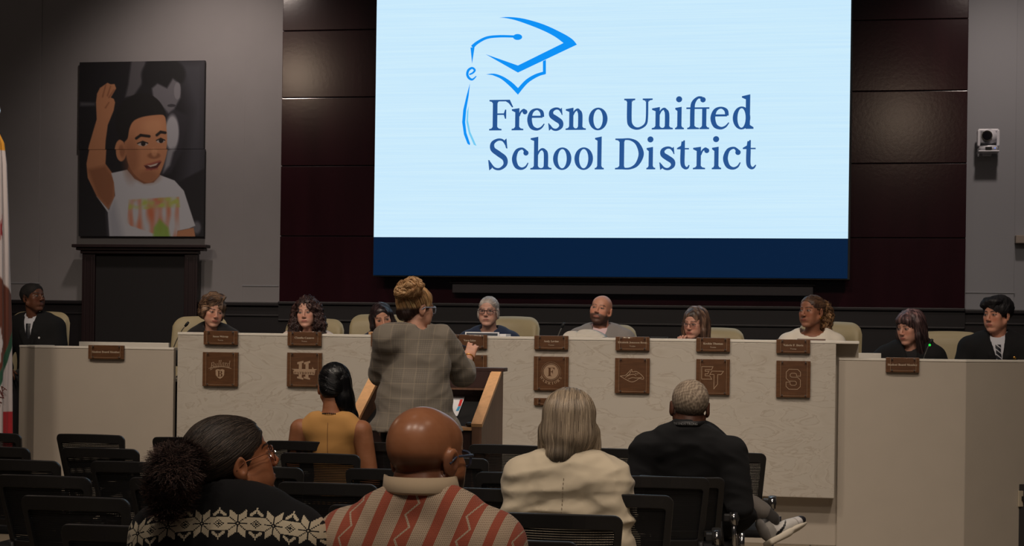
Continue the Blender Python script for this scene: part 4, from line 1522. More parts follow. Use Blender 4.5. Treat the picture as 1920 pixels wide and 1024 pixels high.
# red lettering on the lower white field
b = MB()
for k, ch in enumerate('CALIFORNIA'):
    vs, fs = text_mesh(ch, None, .055)
    a0 = .12 + .085 * k
    zc = .76 + .030 * k
    rr = float(np.interp(zc, [0.45, .8, 1.5, 2.2], [0.135, .13, .122, .10])) * 1.17
    pts = []
    for v in vs:
        a = a0 + (v[0] * .8 - v[2] * .55) / rr
        pts.append((rr * math.sin(a), -rr * .8 * math.cos(a), zc + v[2] * .8 + v[0] * .55))
    b.add(pts, fs)
b.build('lettering', mat('flag_brown', (96, 48, 44), .8), fl)
# ================================================================== people: surfaces from blended distance fields
def Rx(a): return np.array(Matrix.Rotation(math.radians(a), 3, 'X'))
def Ry(a): return np.array(Matrix.Rotation(math.radians(a), 3, 'Y'))
def Rz(a): return np.array(Matrix.Rotation(math.radians(a), 3, 'Z'))


def A3(*v):
    return np.array(v if len(v) > 1 else v[0], float)


def ell(c, r, R=None):
    c, r = A3(c), A3(r)
    def f(x, y, z):
        x, y, z = x - c[0], y - c[1], z - c[2]
        if R is not None:
            x, y, z = (R[0, 0] * x + R[1, 0] * y + R[2, 0] * z, R[0, 1] * x + R[1, 1] * y + R[2, 1] * z, R[0, 2] * x + R[1, 2] * y + R[2, 2] * z)
        k0 = np.sqrt((x / r[0]) ** 2 + (y / r[1]) ** 2 + (z / r[2]) ** 2)
        k1 = np.sqrt((x / r[0] ** 2) ** 2 + (y / r[1] ** 2) ** 2 + (z / r[2] ** 2) ** 2) + 1e-9
        return k0 * (k0 - 1) / k1
    e = r if R is None else np.full(3, r.max())
    return f, c - e, c + e


def cap(a, b, ra, rb=None):
    a, b = A3(a), A3(b)
    rb = ra if rb is None else rb
    ba = b - a
    L = max(ba @ ba, 1e-12)
    def f(x, y, z):
        px, py, pz = x - a[0], y - a[1], z - a[2]
        h = np.clip((px * ba[0] + py * ba[1] + pz * ba[2]) / L, 0, 1)
        return np.sqrt((px - h * ba[0]) ** 2 + (py - h * ba[1]) ** 2 + (pz - h * ba[2]) ** 2) - (ra + (rb - ra) * h)
    m = max(ra, rb)
    return f, np.minimum(a, b) - m, np.maximum(a, b) + m


def rbox(c, hb, r, R=None):
    c, hb = A3(c), A3(hb)
    def f(x, y, z):
        x, y, z = x - c[0], y - c[1], z - c[2]
        if R is not None:
            x, y, z = (R[0, 0] * x + R[1, 0] * y + R[2, 0] * z, R[0, 1] * x + R[1, 1] * y + R[2, 1] * z, R[0, 2] * x + R[1, 2] * y + R[2, 2] * z)
        qx, qy, qz = np.abs(x) - hb[0] + r, np.abs(y) - hb[1] + r, np.abs(z) - hb[2] + r
        return np.sqrt(np.maximum(qx, 0) ** 2 + np.maximum(qy, 0) ** 2 + np.maximum(qz, 0) ** 2) + np.minimum(np.maximum(qx, np.maximum(qy, qz)), 0) - r
    e = hb if R is None else np.full(3, np.linalg.norm(hb))
    return f, c - e, c + e


def xf(prims, R, o, s=1.0):
    """carry primitives of a local frame (scale s, rotation R, origin o) into the parent frame"""
    out = []
    o = A3(o)
    for op, k, (f, lo, hi) in prims:
        def g(x, y, z, f=f):
            x, y, z = x - o[0], y - o[1], z - o[2]
            return f((R[0, 0] * x + R[1, 0] * y + R[2, 0] * z) / s, (R[0, 1] * x + R[1, 1] * y + R[2, 1] * z) / s, (R[0, 2] * x + R[1, 2] * y + R[2, 2] * z) / s) * s
        c = (lo + hi) / 2
        h = (hi - lo) / 2
        C_ = R @ c * s + o
        H_ = np.abs(R) @ h * s
        out.append((op, k * s, (g, C_ - H_, C_ + H_)))
    return out


def axis(lo, hi, h, dense=None):
    if dense is None:
        return np.arange(lo, hi + h, h)
    a, b, hf = dense
    a, b = max(a, lo), min(b, hi)
    return np.concatenate([np.arange(lo, a - hf * .5, h), np.arange(a, b, hf), np.arange(b, hi + h, h)])


def sdf_mesh(prims, h, dense=None, noise=None, clip=None):
    lo = np.min([p[2][1] for p in prims if p[0] == 'u'], axis=0) - h * 3
    hi = np.max([p[2][2] for p in prims if p[0] == 'u'], axis=0) + h * 3
    ax = [axis(lo[i], hi[i], h, None if dense is None else (dense[0][i], dense[1][i], dense[2])) for i in range(3)]
    D = np.full([len(a) for a in ax], 0.3, np.float32)
    for op, k, (f, a, b) in prims:
        m = 0.03 + k
        sl = tuple(slice(max(0, np.searchsorted(ax[i], a[i] - m) - 1), np.searchsorted(ax[i], b[i] + m) + 1) for i in range(3))
        X, Y, Z = ax[0][sl[0]][:, None, None], ax[1][sl[1]][None, :, None], ax[2][sl[2]][None, None, :]
        d = f(X, Y, Z)
        S = D[sl]
        if d.size == 0:
            continue
        if op == 'u':
            if k > 0:
                t = np.clip(0.5 + 0.5 * (S - d) / k, 0, 1)
                D[sl] = S * (1 - t) + d * t - k * t * (1 - t)
            else:
                D[sl] = np.minimum(S, d)
        elif op == 's':
            if k > 0:
                t = np.clip(0.5 - 0.5 * (S + d) / k, 0, 1)
                D[sl] = S * (1 - t) - d * t + k * t * (1 - t)
            else:
                D[sl] = np.maximum(S, -d)
    if clip is not None:
        X, Y, Z = ax[0][:, None, None], ax[1][None, :, None], ax[2][None, None, :]
        for f in clip:
            D = np.maximum(D, f(X, Y, Z))
    if noise is not None:
        near = np.argwhere(np.abs(D) < 0.04)
        P = np.stack([ax[i][near[:, i]] for i in range(3)], 1)
        D[tuple(near.T)] += noise(P).astype(np.float32)
    D[[0, -1]] = .3; D[:, [0, -1]] = .3; D[:, :, [0, -1]] = .3
    ins = D < 0
    n = D.shape
    cnt = np.zeros([k - 1 for k in n], np.int8)
    for i in (0, 1):
        for j in (0, 1):
            for k in (0, 1):
                cnt += ins[i:n[0] - 1 + i, j:n[1] - 1 + j, k:n[2] - 1 + k]
    act = (cnt > 0) & (cnt < 8)
    ci = np.argwhere(act)
    idx = np.full(act.shape, -1, np.int64)
    idx[act] = np.arange(len(ci))
    acc = np.zeros((len(ci), 3))
    num = np.zeros(len(ci))
    cor = [(i, j, k) for i in (0, 1) for j in (0, 1) for k in (0, 1)]
    for a in cor:
        for q in range(3):
            if a[q] == 1:
                continue
            b = list(a)
            b[q] = 1
            da = D[ci[:, 0] + a[0], ci[:, 1] + a[1], ci[:, 2] + a[2]]
            db = D[ci[:, 0] + b[0], ci[:, 1] + b[1], ci[:, 2] + b[2]]
            m = (da < 0) != (db < 0)
            t = np.where(m, da / np.where(m, da - db, 1), 0)
            for r in range(3):
                pa = ax[r][ci[:, r] + a[r]]
                pb = ax[r][ci[:, r] + b[r]]
                acc[:, r] += np.where(m, pa + (pb - pa) * t, 0)
            num += m
    V = acc / num[:, None]
    quads = []
    for q in range(3):
        u, v = (q + 1) % 3, (q + 2) % 3
        s0 = [slice(None)] * 3
        s1 = [slice(None)] * 3
        s0[q] = slice(0, n[q] - 1)
        s1[q] = slice(1, n[q])
        A_, B_ = ins[tuple(s0)], ins[tuple(s1)]
        E_ = np.argwhere(A_ != B_)
        E_ = E_[(E_[:, u] > 0) & (E_[:, v] > 0) & (E_[:, u] < n[u] - 1) & (E_[:, v] < n[v] - 1)]
        flip = A_[tuple(E_.T)]
        def cell(du, dv):
            e = E_.copy()
            e[:, u] -= du
            e[:, v] -= dv
            return idx[tuple(e.T)]
        Q = np.stack([cell(1, 1), cell(0, 1), cell(0, 0), cell(1, 0)], 1)
        Q = np.where(flip[:, None], Q, Q[:, ::-1])
        quads.append(Q)
    Q = np.vstack(quads)
    Q = Q[(Q >= 0).all(1)]
    # one gentle relaxation
    nb = np.zeros_like(V)
    c = np.zeros(len(V))
    for i in range(4):
        a, b = Q[:, i], Q[:, (i + 1) % 4]
        np.add.at(nb, a, V[b]); np.add.at(nb, b, V[a])
        np.add.at(c, a, 1); np.add.at(c, b, 1)
    V = V * 0.55 + 0.45 * nb / np.maximum(c, 1)[:, None]
    return V, Q


def mesh_obj(name, V, Q, m, parent, col=None, loc=None, R=None, s=1.0):
    me = bpy.data.meshes.new(name)
    me.from_pydata(V.tolist(), [], Q.tolist())
    if col is not None:
        at = me.attributes.new('col', 'FLOAT_COLOR', 'POINT')
        c4 = np.ones((len(V), 4))
        c4[:, :3] = srgb2lin(np.clip(col, 0, 255))
        at.data.foreach_set('color', c4.ravel())
    o = link(name, me, m, parent, True)
    if R is not None:
        o.matrix_local = Matrix.Translation(Vector(loc)) @ Matrix(R.tolist()).to_4x4() @ Matrix.Scale(s, 4)
    return o


def wav(P, f, amp, seed, stretch=(1, 1, 1)):
    return nz(P * np.array(stretch), f, seed) * amp * 0.5


# ------------------------------------------------------------------ head
def head_prims(sp):
    j = sp.get('jaw', 1.0)
    P = [('u', 0.0, ell((0, .018, .03), (.074, .093, .083))),
         ('u', .02, ell((0, -.03, .04), (.064, .056, .056))),
         ('u', .02, ell((0, -.028, -.03), (.058 * j, .058, .086)))]
    for s in (-1, 1):
        P += [('u', .02, cap((s * .052 * j, .005, -.05), (s * .02 * j, -.06, -.098), .02, .016)),
              ('u', .016, ell((s * .040, -.056, -.02), (.024, .024, .024))),
              ('u', .018, ell((s * .034 * j, -.048, -.055), (.026, .030, .034))),
              ]
    P += [('u', .015, ell((0, -.072, -.102), (.020 * j, .016, .015))),
          ('u', .008, cap((-.032, -.078, .021), (.032, -.078, .021), .010)),
          ('u', .012, ell((0, -.0775, -.064), (.031, .0125, .019)))]
    for s in (-1, 1):
        P += [('s', .009, ell((s * .032, -.1005, .002), (.018, .0145, .0115))),
              ('u', .002, ell((s * .032, -.0745, .001), (.0135, .0125, .0125)))]
    n = sp.get('nose', 1.0)
    P += [('u', .008, cap((0, -.084, .012), (0, -.104, -.028), .0075, .0105 * n)),
          ('u', .006, ell((-.0125 * n, -.097, -.034), (.008, .009, .007))),
          ('u', .006, ell((.0125 * n, -.097, -.034), (.008, .009, .007))),
          ('u', .003, cap((-.017, -.0885, -.0615), (.017, -.0885, -.0615), .0038)),
          ('u', .003, cap((-.014, -.0872, -.0700), (.014, -.0872, -.0700), .0048)),
          ('s', .003, cap((-.022, -.0935, -.0658), (.022, -.0935, -.0658), .0020))]
    for s in (-1, 1):
        Re = Rz(s * 22) @ Rx(8)
        P += [('u', .006, ell((s * .079, .014, -.008), (.009, .020, .032), Re)),
              ('u', .004, ell((s * .076, .010, -.032), (.008, .011, .012), Re)),
              ('s', .004, ell((s * .091, .008, -.004), (.010, .011, .019), Re))]
    return P


def skin_color(V, sp, Rh, ho, hs):
    """V person-local; face colours painted in head space"""
    q = ((V - ho) @ Rh) / hs
    base = A3(sp['skin'])
    n = len(V)
    col = np.tile(base, (n, 1)) + (wav(V, 60, 6, 3) + wav(V, 160, 4, 5))[:, None]
    def lay(m, c, a=1.0):
        nonlocal col
        m = (np.clip(m, 0, 1) * a)[:, None]
        col = col * (1 - m) + A3(c) * m
    x, y, z = q[:, 0], q[:, 1], q[:, 2]
    ax_ = np.abs(x)
    front = np.clip((-.05 - y) * 60, 0, 1)
    blush = base * A3(1.04, .88, .84)
    lay(np.exp(-(((ax_ - .042) / .02) ** 2 + ((z + .03) / .018) ** 2)) * front, blush, .5)
    lay(np.exp(-((x / .014) ** 2 + ((z + .03) / .014) ** 2)) * front, blush, .4)
    lipc = A3(sp['lips']) * .55 + base * A3(.92, .78, .76) * .45 if 'lips' in sp else base * A3(.9, .68, .66)
    lip = 1 - np.maximum(np.abs(x) / .0245, np.abs(z + .066) / (.0080 * np.sqrt(np.clip(1 - (x / .026) ** 2, .05, 1))))
    lay(np.clip(lip * 8, 0, 1) * (y < -.07), lipc)
    lay(np.clip((1 - np.maximum(ax_ / .021, np.abs(z + .0662) / .0022)) * 3, 0, 1) * (y < -.07), base * .5, .7)
    if sp.get('beard'):
        bl = sp['beard']
        reg = np.clip((-.038 - z) * 90, 0, 1) * np.clip((z + .135) * 60, 0, 1) * (y < .02) * np.clip(1.2 - np.clip(-(y + .03) * 10, 0, .3), 0, 1)
        cheek = np.clip((z + .05 + ax_ * .35 - 0.012) * 60, 0, 1) * (ax_ > .032) * (ax_ < .064)
        reg = reg * (1 - np.clip(cheek, 0, 1) * .9)
        reg *= 1 - np.clip(lip * 8, 0, 1)
        lay(reg, bl, .85)
    if sp.get('nape'):
        reg = np.clip((.012 - z) * 70, 0, 1) * np.clip((y + .02) * 40, 0, 1)
        lay(reg, sp['nape'], .5)
    if sp.get('stubble'):
        reg = np.clip((z + .02 + np.clip(-y, -.1, 0) * 0) * 40, 0, 1) * np.clip((y + .045) * 40, 0, 1)
        lay(reg, sp['stubble'], .35)
    # brows
    bz = .026 - .25 * (ax_ - .035) ** 2 / .03 - np.clip(ax_ - .042, 0, 1) * .35
    bw = sp.get('browt', .0036)
    lay(np.clip((1 - np.abs(z - bz) / bw) * 2.5, 0, 1) * np.clip((ax_ - .010) * 300, 0, 1) * np.clip((.054 - ax_) * 300, 0, 1) * (y < -.05), sp.get('brow', (50, 36, 30)), .85)
    # eyes
    ex = (ax_ - .032)
    zc = z - .001
    open_ = sp.get('eye_open', 1.0)
    er = np.sqrt((ex / .0145) ** 2 + (zc / (.0062 * open_)) ** 2)
    fr = y < -.07
    lay(np.clip((1.4 - er) * 3, 0, 1) * fr, base * .7, .6)
    lay(np.clip((1 - er) * 4, 0, 1) * fr, (168, 156, 148))
    gx = sp.get('gaze', 0.0)
    sx = np.sign(x)
    ir = np.sqrt((x - sx * .032 - gx) ** 2 + zc ** 2)
    lay(np.clip((.0060 - ir) * 900, 0, 1) * np.clip((1.05 - er) * 5, 0, 1) * fr, sp.get('iris', (42, 26, 18)))
    lay(np.clip((1 - np.abs(zc - .0058 * open_ - (-(ex / .0145) ** 2) * .004) / .0022) * 2, 0, 1) * (np.abs(ex) < .016) * fr, (30, 20, 18), .85)
    return col


def hand_prims(R, o, s=1.0, curl=0.35, mirror=1, spread=0.12, thumb_in=0.0):
    """palm along -Y of the local frame, back of the hand +Z, thumb towards mirror*-X"""
    P = [('u', 0, rbox((0, -.045, 0), (.038, .045, .013), .012)), ('u', .012, cap((0, .01, 0), (0, -.02, 0), .024, .028))]
    L = [.040, .046, .043, .034]
    for i in range(4):
        x = mirror * (-.029 + .0195 * i)
        a = A3(x, -.085, 0)
        sp_ = (i - 1.5) * spread * mirror
        d = a.copy()
        c = curl * (1 + .12 * i)
        pts = [a]
        ang = 0
        for k, l in enumerate((L[i], L[i] * .62, L[i] * .5)):
            ang += c * (0.9 if k == 0 else 1.15)
            d = d + A3(math.sin(sp_) * math.cos(ang), -math.cos(sp_) * math.cos(ang), -math.sin(ang)) * l
            pts.append(d.copy())
        for k in range(3):
            P.append(('u', .003, cap(pts[k], pts[k + 1], .0092 - k * .0008, .0086 - k * .0008)))
    t0 = A3(-mirror * .030, -.018, -.006)
    t1 = t0 + A3(-mirror * (.030 - thumb_in * .02), -.026, -.012)
    t2 = t1 + A3(-mirror * (.010 - thumb_in * .02), -.032, -.010)
    P += [('u', .008, cap(t0, t1, .014, .0115)), ('u', .003, cap(t1, t2, .0112, .009))]
    return xf(P, R, o, s)


def strand_mesh(V, Q, starts, step, nst, flow, rad, seed=0, wave=0.0, wfreq=200.0, lift=0.002, taper=True):
    """many thin hair locks that follow a surface; returns verts, faces and the lock number of each vert"""
    rs = np.random.RandomState(seed)
    bvh = BVHTree.FromPolygons(V.tolist(), Q.tolist())
    vs, fs, ids = [], [], []
    for si, p in enumerate(starts):
        p = Vector(p)
        pts, nrs = [], []
        ph = rs.rand() * 6.28
        L = int(nst * (0.6 + 0.4 * rs.rand()))
        lf = lift * (0.3 + rs.rand())
        for k in range(L):
            hit = bvh.find_nearest(p)
            if hit[0] is None:
                break
            q, nn = hit[0], hit[1]
            f = Vector(flow(q, nn))
            f = f - nn * f.dot(nn)
            if f.length < 1e-6:
                break
            f.normalize()
            sd = nn.cross(f)
            w_ = wave * math.sin(ph + k * step * wfreq) if wave else 0
            w2 = wave * .6 * math.cos(ph + k * step * wfreq) if wave else 0
            pts.append(q + nn * (lf + w2) + sd * w_)
            nrs.append((nn, sd))
            p = q + f * step
        if len(pts) < 3:
            continue
        b = len(vs)
        m = len(pts)
        r0 = rad * (0.7 + .6 * rs.rand())
        for k, (pt, (nn, sd)) in enumerate(zip(pts, nrs)):
            r = r0 * (1 - .75 * (k / (m - 1)) ** 2 if taper else 1) * min(1, .4 + k * .4)
            vs += [tuple(pt - sd * r), tuple(pt + nn * r * .8), tuple(pt + sd * r)]
            ids += [si] * 3
        for k in range(m - 1):
            a = b + 3 * k
            fs += [(a, a + 1, a + 4, a + 3), (a + 1, a + 2, a + 5, a + 4)]
    return vs, fs, ids


def hair_obj(name, prims, R, o, s, parent, cols, h=.004, noise=None, strands=None, clip=None, rough=.5, streak=(90, 90, 12), var=.22, tone=None, m=None, seed=1):
    if name == 'hair':
        prims = [prims[0], ('u', .012, ell((0, -.026, .046), (.0685, .0610, .0625)))] + list(prims[1:])
    V, Q = sdf_mesh(prims, h, noise=noise, clip=clip)
    c0, c1 = A3(cols[0]), A3(cols[1])
    t = np.clip(.5 + .5 * nz(V * A3(streak), 1.0, seed), 0, 1)[:, None]
    col = c0 * (1 - t) + c1 * t
    if tone is not None:
        col = tone(V, col)
    if strands is not None:
        rs = np.random.RandomState(seed + 5)
        n = strands.get('n', 600)
        pick = rs.choice(len(V), min(n * 3, len(V)), replace=False)
        if strands.get('where') is not None:
            pick = pick[strands['where'](V[pick])]
        pick = pick[:n]
        vs, fs, ids = strand_mesh(V, Q, V[pick], strands.get('step', .008), strands.get('len', 12), strands['flow'], strands.get('rad', .0016), seed, strands.get('wave', 0), strands.get('wfreq', 200), strands.get('lift', .002))
        if vs:
            vs = np.array(vs)
            tt = rs.rand(len(pick) + 1)[np.array(ids)][:, None]
            sc_ = c0 * (1 - tt) + c1 * tt
            sc_ = sc_ * (1 + (rs.rand(len(pick) + 1)[np.array(ids)][:, None] - .5) * var * 2)
            if tone is not None:
                sc_ = tone(vs, sc_)
            fq = [list(f) for f in fs]
            base = len(V)
            V = np.vstack([V, vs])
            col = np.vstack([col, sc_])
            Q = np.vstack([Q, np.array(fq) + base])
    return mesh_obj(name, V, Q, m or mat('hair_' + str(int(rough * 100)), attr='col', rough=rough, spec=.5, bump=.25, bscale=260, bstretch=(1, 1, .12)), parent, col, o, R, s)


m_skin = mat('skin', attr='col', rough=.48, spec=.4, bump=.08, bscale=350)


m_skin2 = mat('smooth_skin', attr='col', rough=.30, spec=.55)


def cloth_mat(name, col, rough=.85, bump=.10, bscale=900, sheen=.15, **k):
    return mat(name, col, rough, bump=bump, bscale=bscale, sheen=sheen, **k)


FACE_CUT = ('s', .010, ell((0, -.122, -.030), (.084, .082, .092)))
EARCUT = [('s', .008, ell((s * .088, .004, -.012), (.024, .026, .034))) for s in (-1, 1)]


def capshell(v=.0, low=-.06, front=True):
    P = [('u', 0, ell((0, .022, .034), (.079 + v, .097 + v, .084 + v)))]
    return P


def crease(P, f, a, seed, stretch=(1, 1, 1)):
    return a * (np.abs(nz(P * np.array(stretch), f, seed)) - .5)


def fold_noise(seed, a=.004, f=14, stretch=(1, 1, .6)):
    return lambda P: wav(P, f, a, seed, stretch) + wav(P, f * 2.7, a * .4, seed + 9, stretch)


class Person:
    def __init__(self, label, head, floor, rz, sp, group=None):
        """head = world point of the head origin; the person's Empty stands on the floor below the hips"""
        self.sp = sp
        self.rz = rz
        self.hs = sp.get('hs', 1.0)
        self.lean = sp.get('lean', .1)
        self.lx = sp.get('lx', 0.0)
        hz = head.z - floor
        off = Rz(rz) @ A3(self.lx, -self.lean, 0)
        loc = (head.x - off[0], head.y - off[1], floor)
        self.root = empty('person', loc, math.radians(rz), label, 'person', group)
        self.Rh = Rz(sp.get('yaw', 0)) @ Rx(-sp.get('pitch', 0)) @ Ry(sp.get('roll', 0))
        self.ho = A3(self.lx, -self.lean, hz)
        self.hip = A3(0, .02, sp.get('hipz', .54))
        nk = self.ho + self.Rh @ A3(0, .03, -.08) * self.hs
        self.N = A3(self.lx * .8 + nk[0] * .2, nk[1] * .55 + (-self.lean + .05) * .45, hz - sp.get('neck', .165) * (1 + (self.hs - 1) * .6))
        self.w = sp.get('w', 1.0)
        self.fat = sp.get('fat', 1.0)
        d = self.N - self.hip
        self.chest = self.hip + d * .70
        self.belly = self.hip + d * .33
        sw = .165 * self.w
        dy = sp.get('twist', 0)
        self.S = {s: self.N + Rz(dy) @ A3(s * sw, .015, -.062 + sp.get('shrug', 0)) for s in (-1, 1)}
        self.E = {s: self.S[s] + A3(sp.get('elb', {}).get(s, (s * .07, -.05, -.27))) for s in (-1, 1)}
        self.W = {s: A3(sp['wr'][s]) if 'wr' in sp and s in sp['wr'] else A3(s * .17 + self.lx * .5, -.36 - self.lean * .3, self.E[s][2] + .0) for s in (-1, 1)}

    def torso(self, g=0.0, k=.05):
        w, ft = self.w, self.fat
        P = [('u', 0, ell(self.hip, (.165 * w * ft + g, .13 * ft + g, .12 + g))),
             ('u', k, ell(self.belly, (.145 * w * ft + g, .115 * ft + g, .18 + g))),
             ('u', k, ell(self.chest, (.152 * w + g, .112 * (.6 + .4 * ft) + g, .17 + g))),
             ('u', k, cap(self.S[-1] + A3(.02, .0, 0), self.S[1] - A3(.02, .0, 0), .060 + g))]
        for s in (-1, 1):
            P.append(('u', .03, cap(self.N + A3(s * .02, .02, .015), self.N * .45 + self.S[s] * .55 + A3(0, .01, .022), .040 + g * .7, .045 + g)))
        if self.sp.get('bust'):
            for s in (-1, 1):
                P.append(('u', .04, ell(self.chest + A3(s * .07, -.075, .02), (.06 + g, .05 + g, .06 + g))))
        return P

    def neck(self, g=0.0):
        top = self.ho + self.Rh @ A3(0, .022, -.055) * self.hs
        nr = self.sp.get('neckr', .052)
        return [('u', .018, cap(top, self.N + A3(0, .004, -.012), (nr - .002) * self.hs + g, nr * self.hs + .002 + g))]

    def arm(self, s, g=0.0, upto=1.0, fore=True):
        r = self.sp.get('armr', 1.0)
        P = [('u', .035, cap(self.S[s], self.E[s], .050 * r + g, .040 * r + g))]
        if fore:
            e = self.E[s] + (self.W[s] - self.E[s]) * upto
            P.append(('u', .02, cap(self.E[s], e, .040 * r + g, .040 * r + (.028 - .040 * r) * upto + g)))
        return P

    def body(self, h=.012, hf=.0038, hands=True, extra=None, armg=0.0):
        P = self.torso(-.020) + self.neck()
        for s in (-1, 1):
            P += self.arm(s, armg)
            if hands:
                d = self.W[s] - self.E[s]
                d = d / np.linalg.norm(d)
                hd = self.sp.get('handR', {}).get(s)
                if hd is None:
                    a = math.degrees(math.atan2(d[0], -d[1]))
                    hd = Rz(a) @ Rx(-math.degrees(math.asin(np.clip(-d[2], -1, 1))) * -1)
                P += [(o_, max(k_, .004), p_) for o_, k_, p_ in hand_prims(hd, self.W[s], self.sp.get('handS', 1.0), self.sp.get('curl', {}).get(s, .4), mirror=s * -1 if False else s, thumb_in=self.sp.get('thumb', 0))]
        P += xf(head_prims(self.sp), self.Rh, self.ho, self.hs)
        if extra:
            P += extra
        r = .135 * self.hs
        V, Q = sdf_mesh(P, h, (self.ho - A3(r * .85, r, r), self.ho + A3(r * .85, r, r * .95), hf))
        col = skin_color(V, self.sp, self.Rh, self.ho, self.hs)
        self.body_o = mesh_obj('body', V, Q, m_skin2 if self.sp.get('gloss') else m_skin, self.root, col)
        return self.body_o

    def garment(self, name, m, g=.014, h=.011, arms=1.0, fore=True, cut=(), add=(), noise=None, clip=None, base=None, color=None, neckcut=.0, k=.05):
        P = list(base) if base is not None else self.torso(g, k)
        if arms:
            for s in (-1, 1):
                P += self.arm(s, g + .004, arms if arms != 1.0 else .93, fore)
        P += list(add)
        if self.sp.get('necklo') and self.sp.get('band', 1):
            P.append(('u', .02, cap(self.N + A3(0, .018, -.05), self.N + A3(0, .016, .008), self.sp.get('neckr', .052) * self.hs + .022, self.sp.get('neckr', .052) * self.hs + .012)))
        top = self.ho + self.Rh @ A3(0, .022, -.055) * self.hs
        nr = self.sp.get('neckr', .052) * self.hs + .004 + neckcut
        P += [('s', .01, cap(self.N + A3(0, -.002, -.005 + self.sp.get('necklo', 0)), top + (top - self.N) * 1.0, nr, nr + .004))]
        P += list(cut)
        V, Q = sdf_mesh(P, h, noise=noise, clip=clip)
        c = color(V) if color is not None else None
        o = mesh_obj(name, V, Q, m, self.root, c)
        o['_'] = 0
        del o['_']
        self.last = (V, Q)
        return o

    def legs(self, m, h=.014, knee=None, foot=None, shoes=True, r=1.0, m_shoe=None):
        P = []
        for s in (-1, 1):
            K_ = A3(knee[s]) if knee else A3(s * .11, -.44, .53)
            F_ = A3(foot[s]) if foot else A3(s * .12, -.42, .10)
            P += [('u', .03, cap(self.hip + A3(s * .085, -.02, -.01), K_, .085 * r, .062 * r)), ('u', .02, cap(K_, F_, .062 * r, .045 * r))]
        P += [('u', .04, ell(self.hip, (.165 * self.w * self.fat + .01, .13 * self.fat + .01, .11)))]
        V, Q = sdf_mesh(P, h, noise=fold_noise(4, .004, 16))
        mesh_obj('trousers', V, Q, m, self.root)
        if shoes:
            for s in (-1, 1):
                F_ = A3(foot[s]) if foot else A3(s * .12, -.42, .10)
                sh = [('u', 0, cap(F_ + A3(0, .03, -.05), F_ + A3(0, -.13, -.062), .042, .036)), ('u', .02, cap(F_, F_ + A3(0, 0, -.03), .045, .045))]
                V, Q = sdf_mesh(sh, .008, clip=[lambda X, Y, Z, f=F_[2]: (f - .098 - Z) + 0 * X + 0 * Y])
                mesh_obj('shoe', V, Q, m_shoe or m_black, self.root)

    def on_front(self, V, Q, x, z, side=-1):
        b = BVHTree.FromPolygons(V.tolist(), Q.tolist())
        hit = b.ray_cast(Vector((x, side * 2, z)), Vector((0, -side, 0)))
        return hit[0].y if hit[0] is not None else 0

    def collar(self, m, col_h=.03, r_add=.012, open_=.6, name='shirt_collar', lift=0.0):
        """a folded band round the neck, open in front"""
        n = 40
        vs, fs = [], []
        c = self.N + A3(0, .0, lift)
        rr = self.sp.get('neckr', .052) * self.hs + r_add
        ax_ = (self.ho + self.Rh @ A3(0, .022, -.055) * self.hs - self.N)
        ax_ = ax_ / np.linalg.norm(ax_)
        a0 = -PI / 2 + open_ / 2
        for i in range(n + 1):
            a = a0 + (2 * PI - open_) * i / n
            e = A3(math.cos(a), math.sin(a), 0)
            front = max(0, -math.sin(a))
            base = c + e * (rr + .004) + A3(0, 0, -.012 - front * .03)
            top = c + e * (rr - .001) + ax_ * (col_h * (1 - front * .45)) + A3(0, 0, -front * .02)
            outp = c + e * (rr + .009 + front * .010) + A3(0, 0, -.006 - front * .045)
            top2 = top + e * .005 + A3(0, 0, .001)
            vs += [tuple(base), tuple(top), tuple(top2), tuple(outp)]
        for i in range(n):
            a, b = 4 * i, 4 * i + 4
            for k in range(4):
                fs.append((a + k, a + (k + 1) % 4, b + (k + 1) % 4, b + k))
        fs += [(3, 2, 1, 0), (4 * n, 4 * n + 1, 4 * n + 2, 4 * n + 3)]
        return MB().add(vs, fs, 0, True).build(name, m, self.root)

    def tie(self, m, V, Q, m2=None):
        cx_ = self.N[0] * .6 + self.chest[0] * .4
        z0 = self.N[2] - .035
        pts, rad = [], []
        vs, fs = [], []
        n = 14
        for i in range(n + 1):
            t = i / n
            z = z0 - t * .32
            x = self.N[0] * (1 - t) + self.chest[0] * t
            y = self.on_front(V, Q, x, z) - .008
            w_ = .020 if t < .08 else .013 + .026 * t
            vs += [(x - w_, y + .003, z), (x, y - .004, z), (x + w_, y + .003, z), (x + w_, y + .01, z), (x - w_, y + .01, z)]
        for i in range(n):
            for k in range(5):
                fs.append((5 * i + k, 5 * i + (k + 1) % 5, 5 * i + 5 + (k + 1) % 5, 5 * i + 5 + k))
        fs += [(0, 1, 2, 3, 4), tuple(5 * n + k for k in (4, 3, 2, 1, 0))]
        return MB().add(vs, fs, 0, False).build('tie', m, self.root)

    def to_local(self, w):
        v = Vector(w) - Vector(self.root.location)
        return Rz(-self.rz) @ A3(*v)

    def child_head(self, name, b, m):
        """part built in head space"""
        o = b.build(name, m, self.root)
        o.matrix_local = Matrix.Translation(Vector(self.ho)) @ Matrix(self.Rh.tolist()).to_4x4() @ Matrix.Scale(self.hs, 4)
        return o

    def glasses(self, m, ry=.019, rx=.025, t=.0018, y0=-.098, lens=True, z0=-.003):
        b = MB()
        for s in (-1, 1):
            pts = []
            for i in range(28):
                a = 2 * PI * i / 28
                ca, sa_ = math.cos(a), math.sin(a)
                q = 1 / (abs(ca) ** 3 + abs(sa_) ** 3) ** (1 / 3)
                pts.append((s * .033 + rx * ca * q, y0 + .010 * abs((s * .033 + rx * ca * q) / .06) ** 2, z0 + ry * sa_ * q))
            b.tube(pts, t, 6, closed=True)
            b.tube([(s * .060, y0 + .010, z0 + ry * .6), (s * .079, y0 + .03, z0 + ry * .6), (s * .083, .0, z0 + .008), (s * .083, .025, z0 - .008)], t, 6)
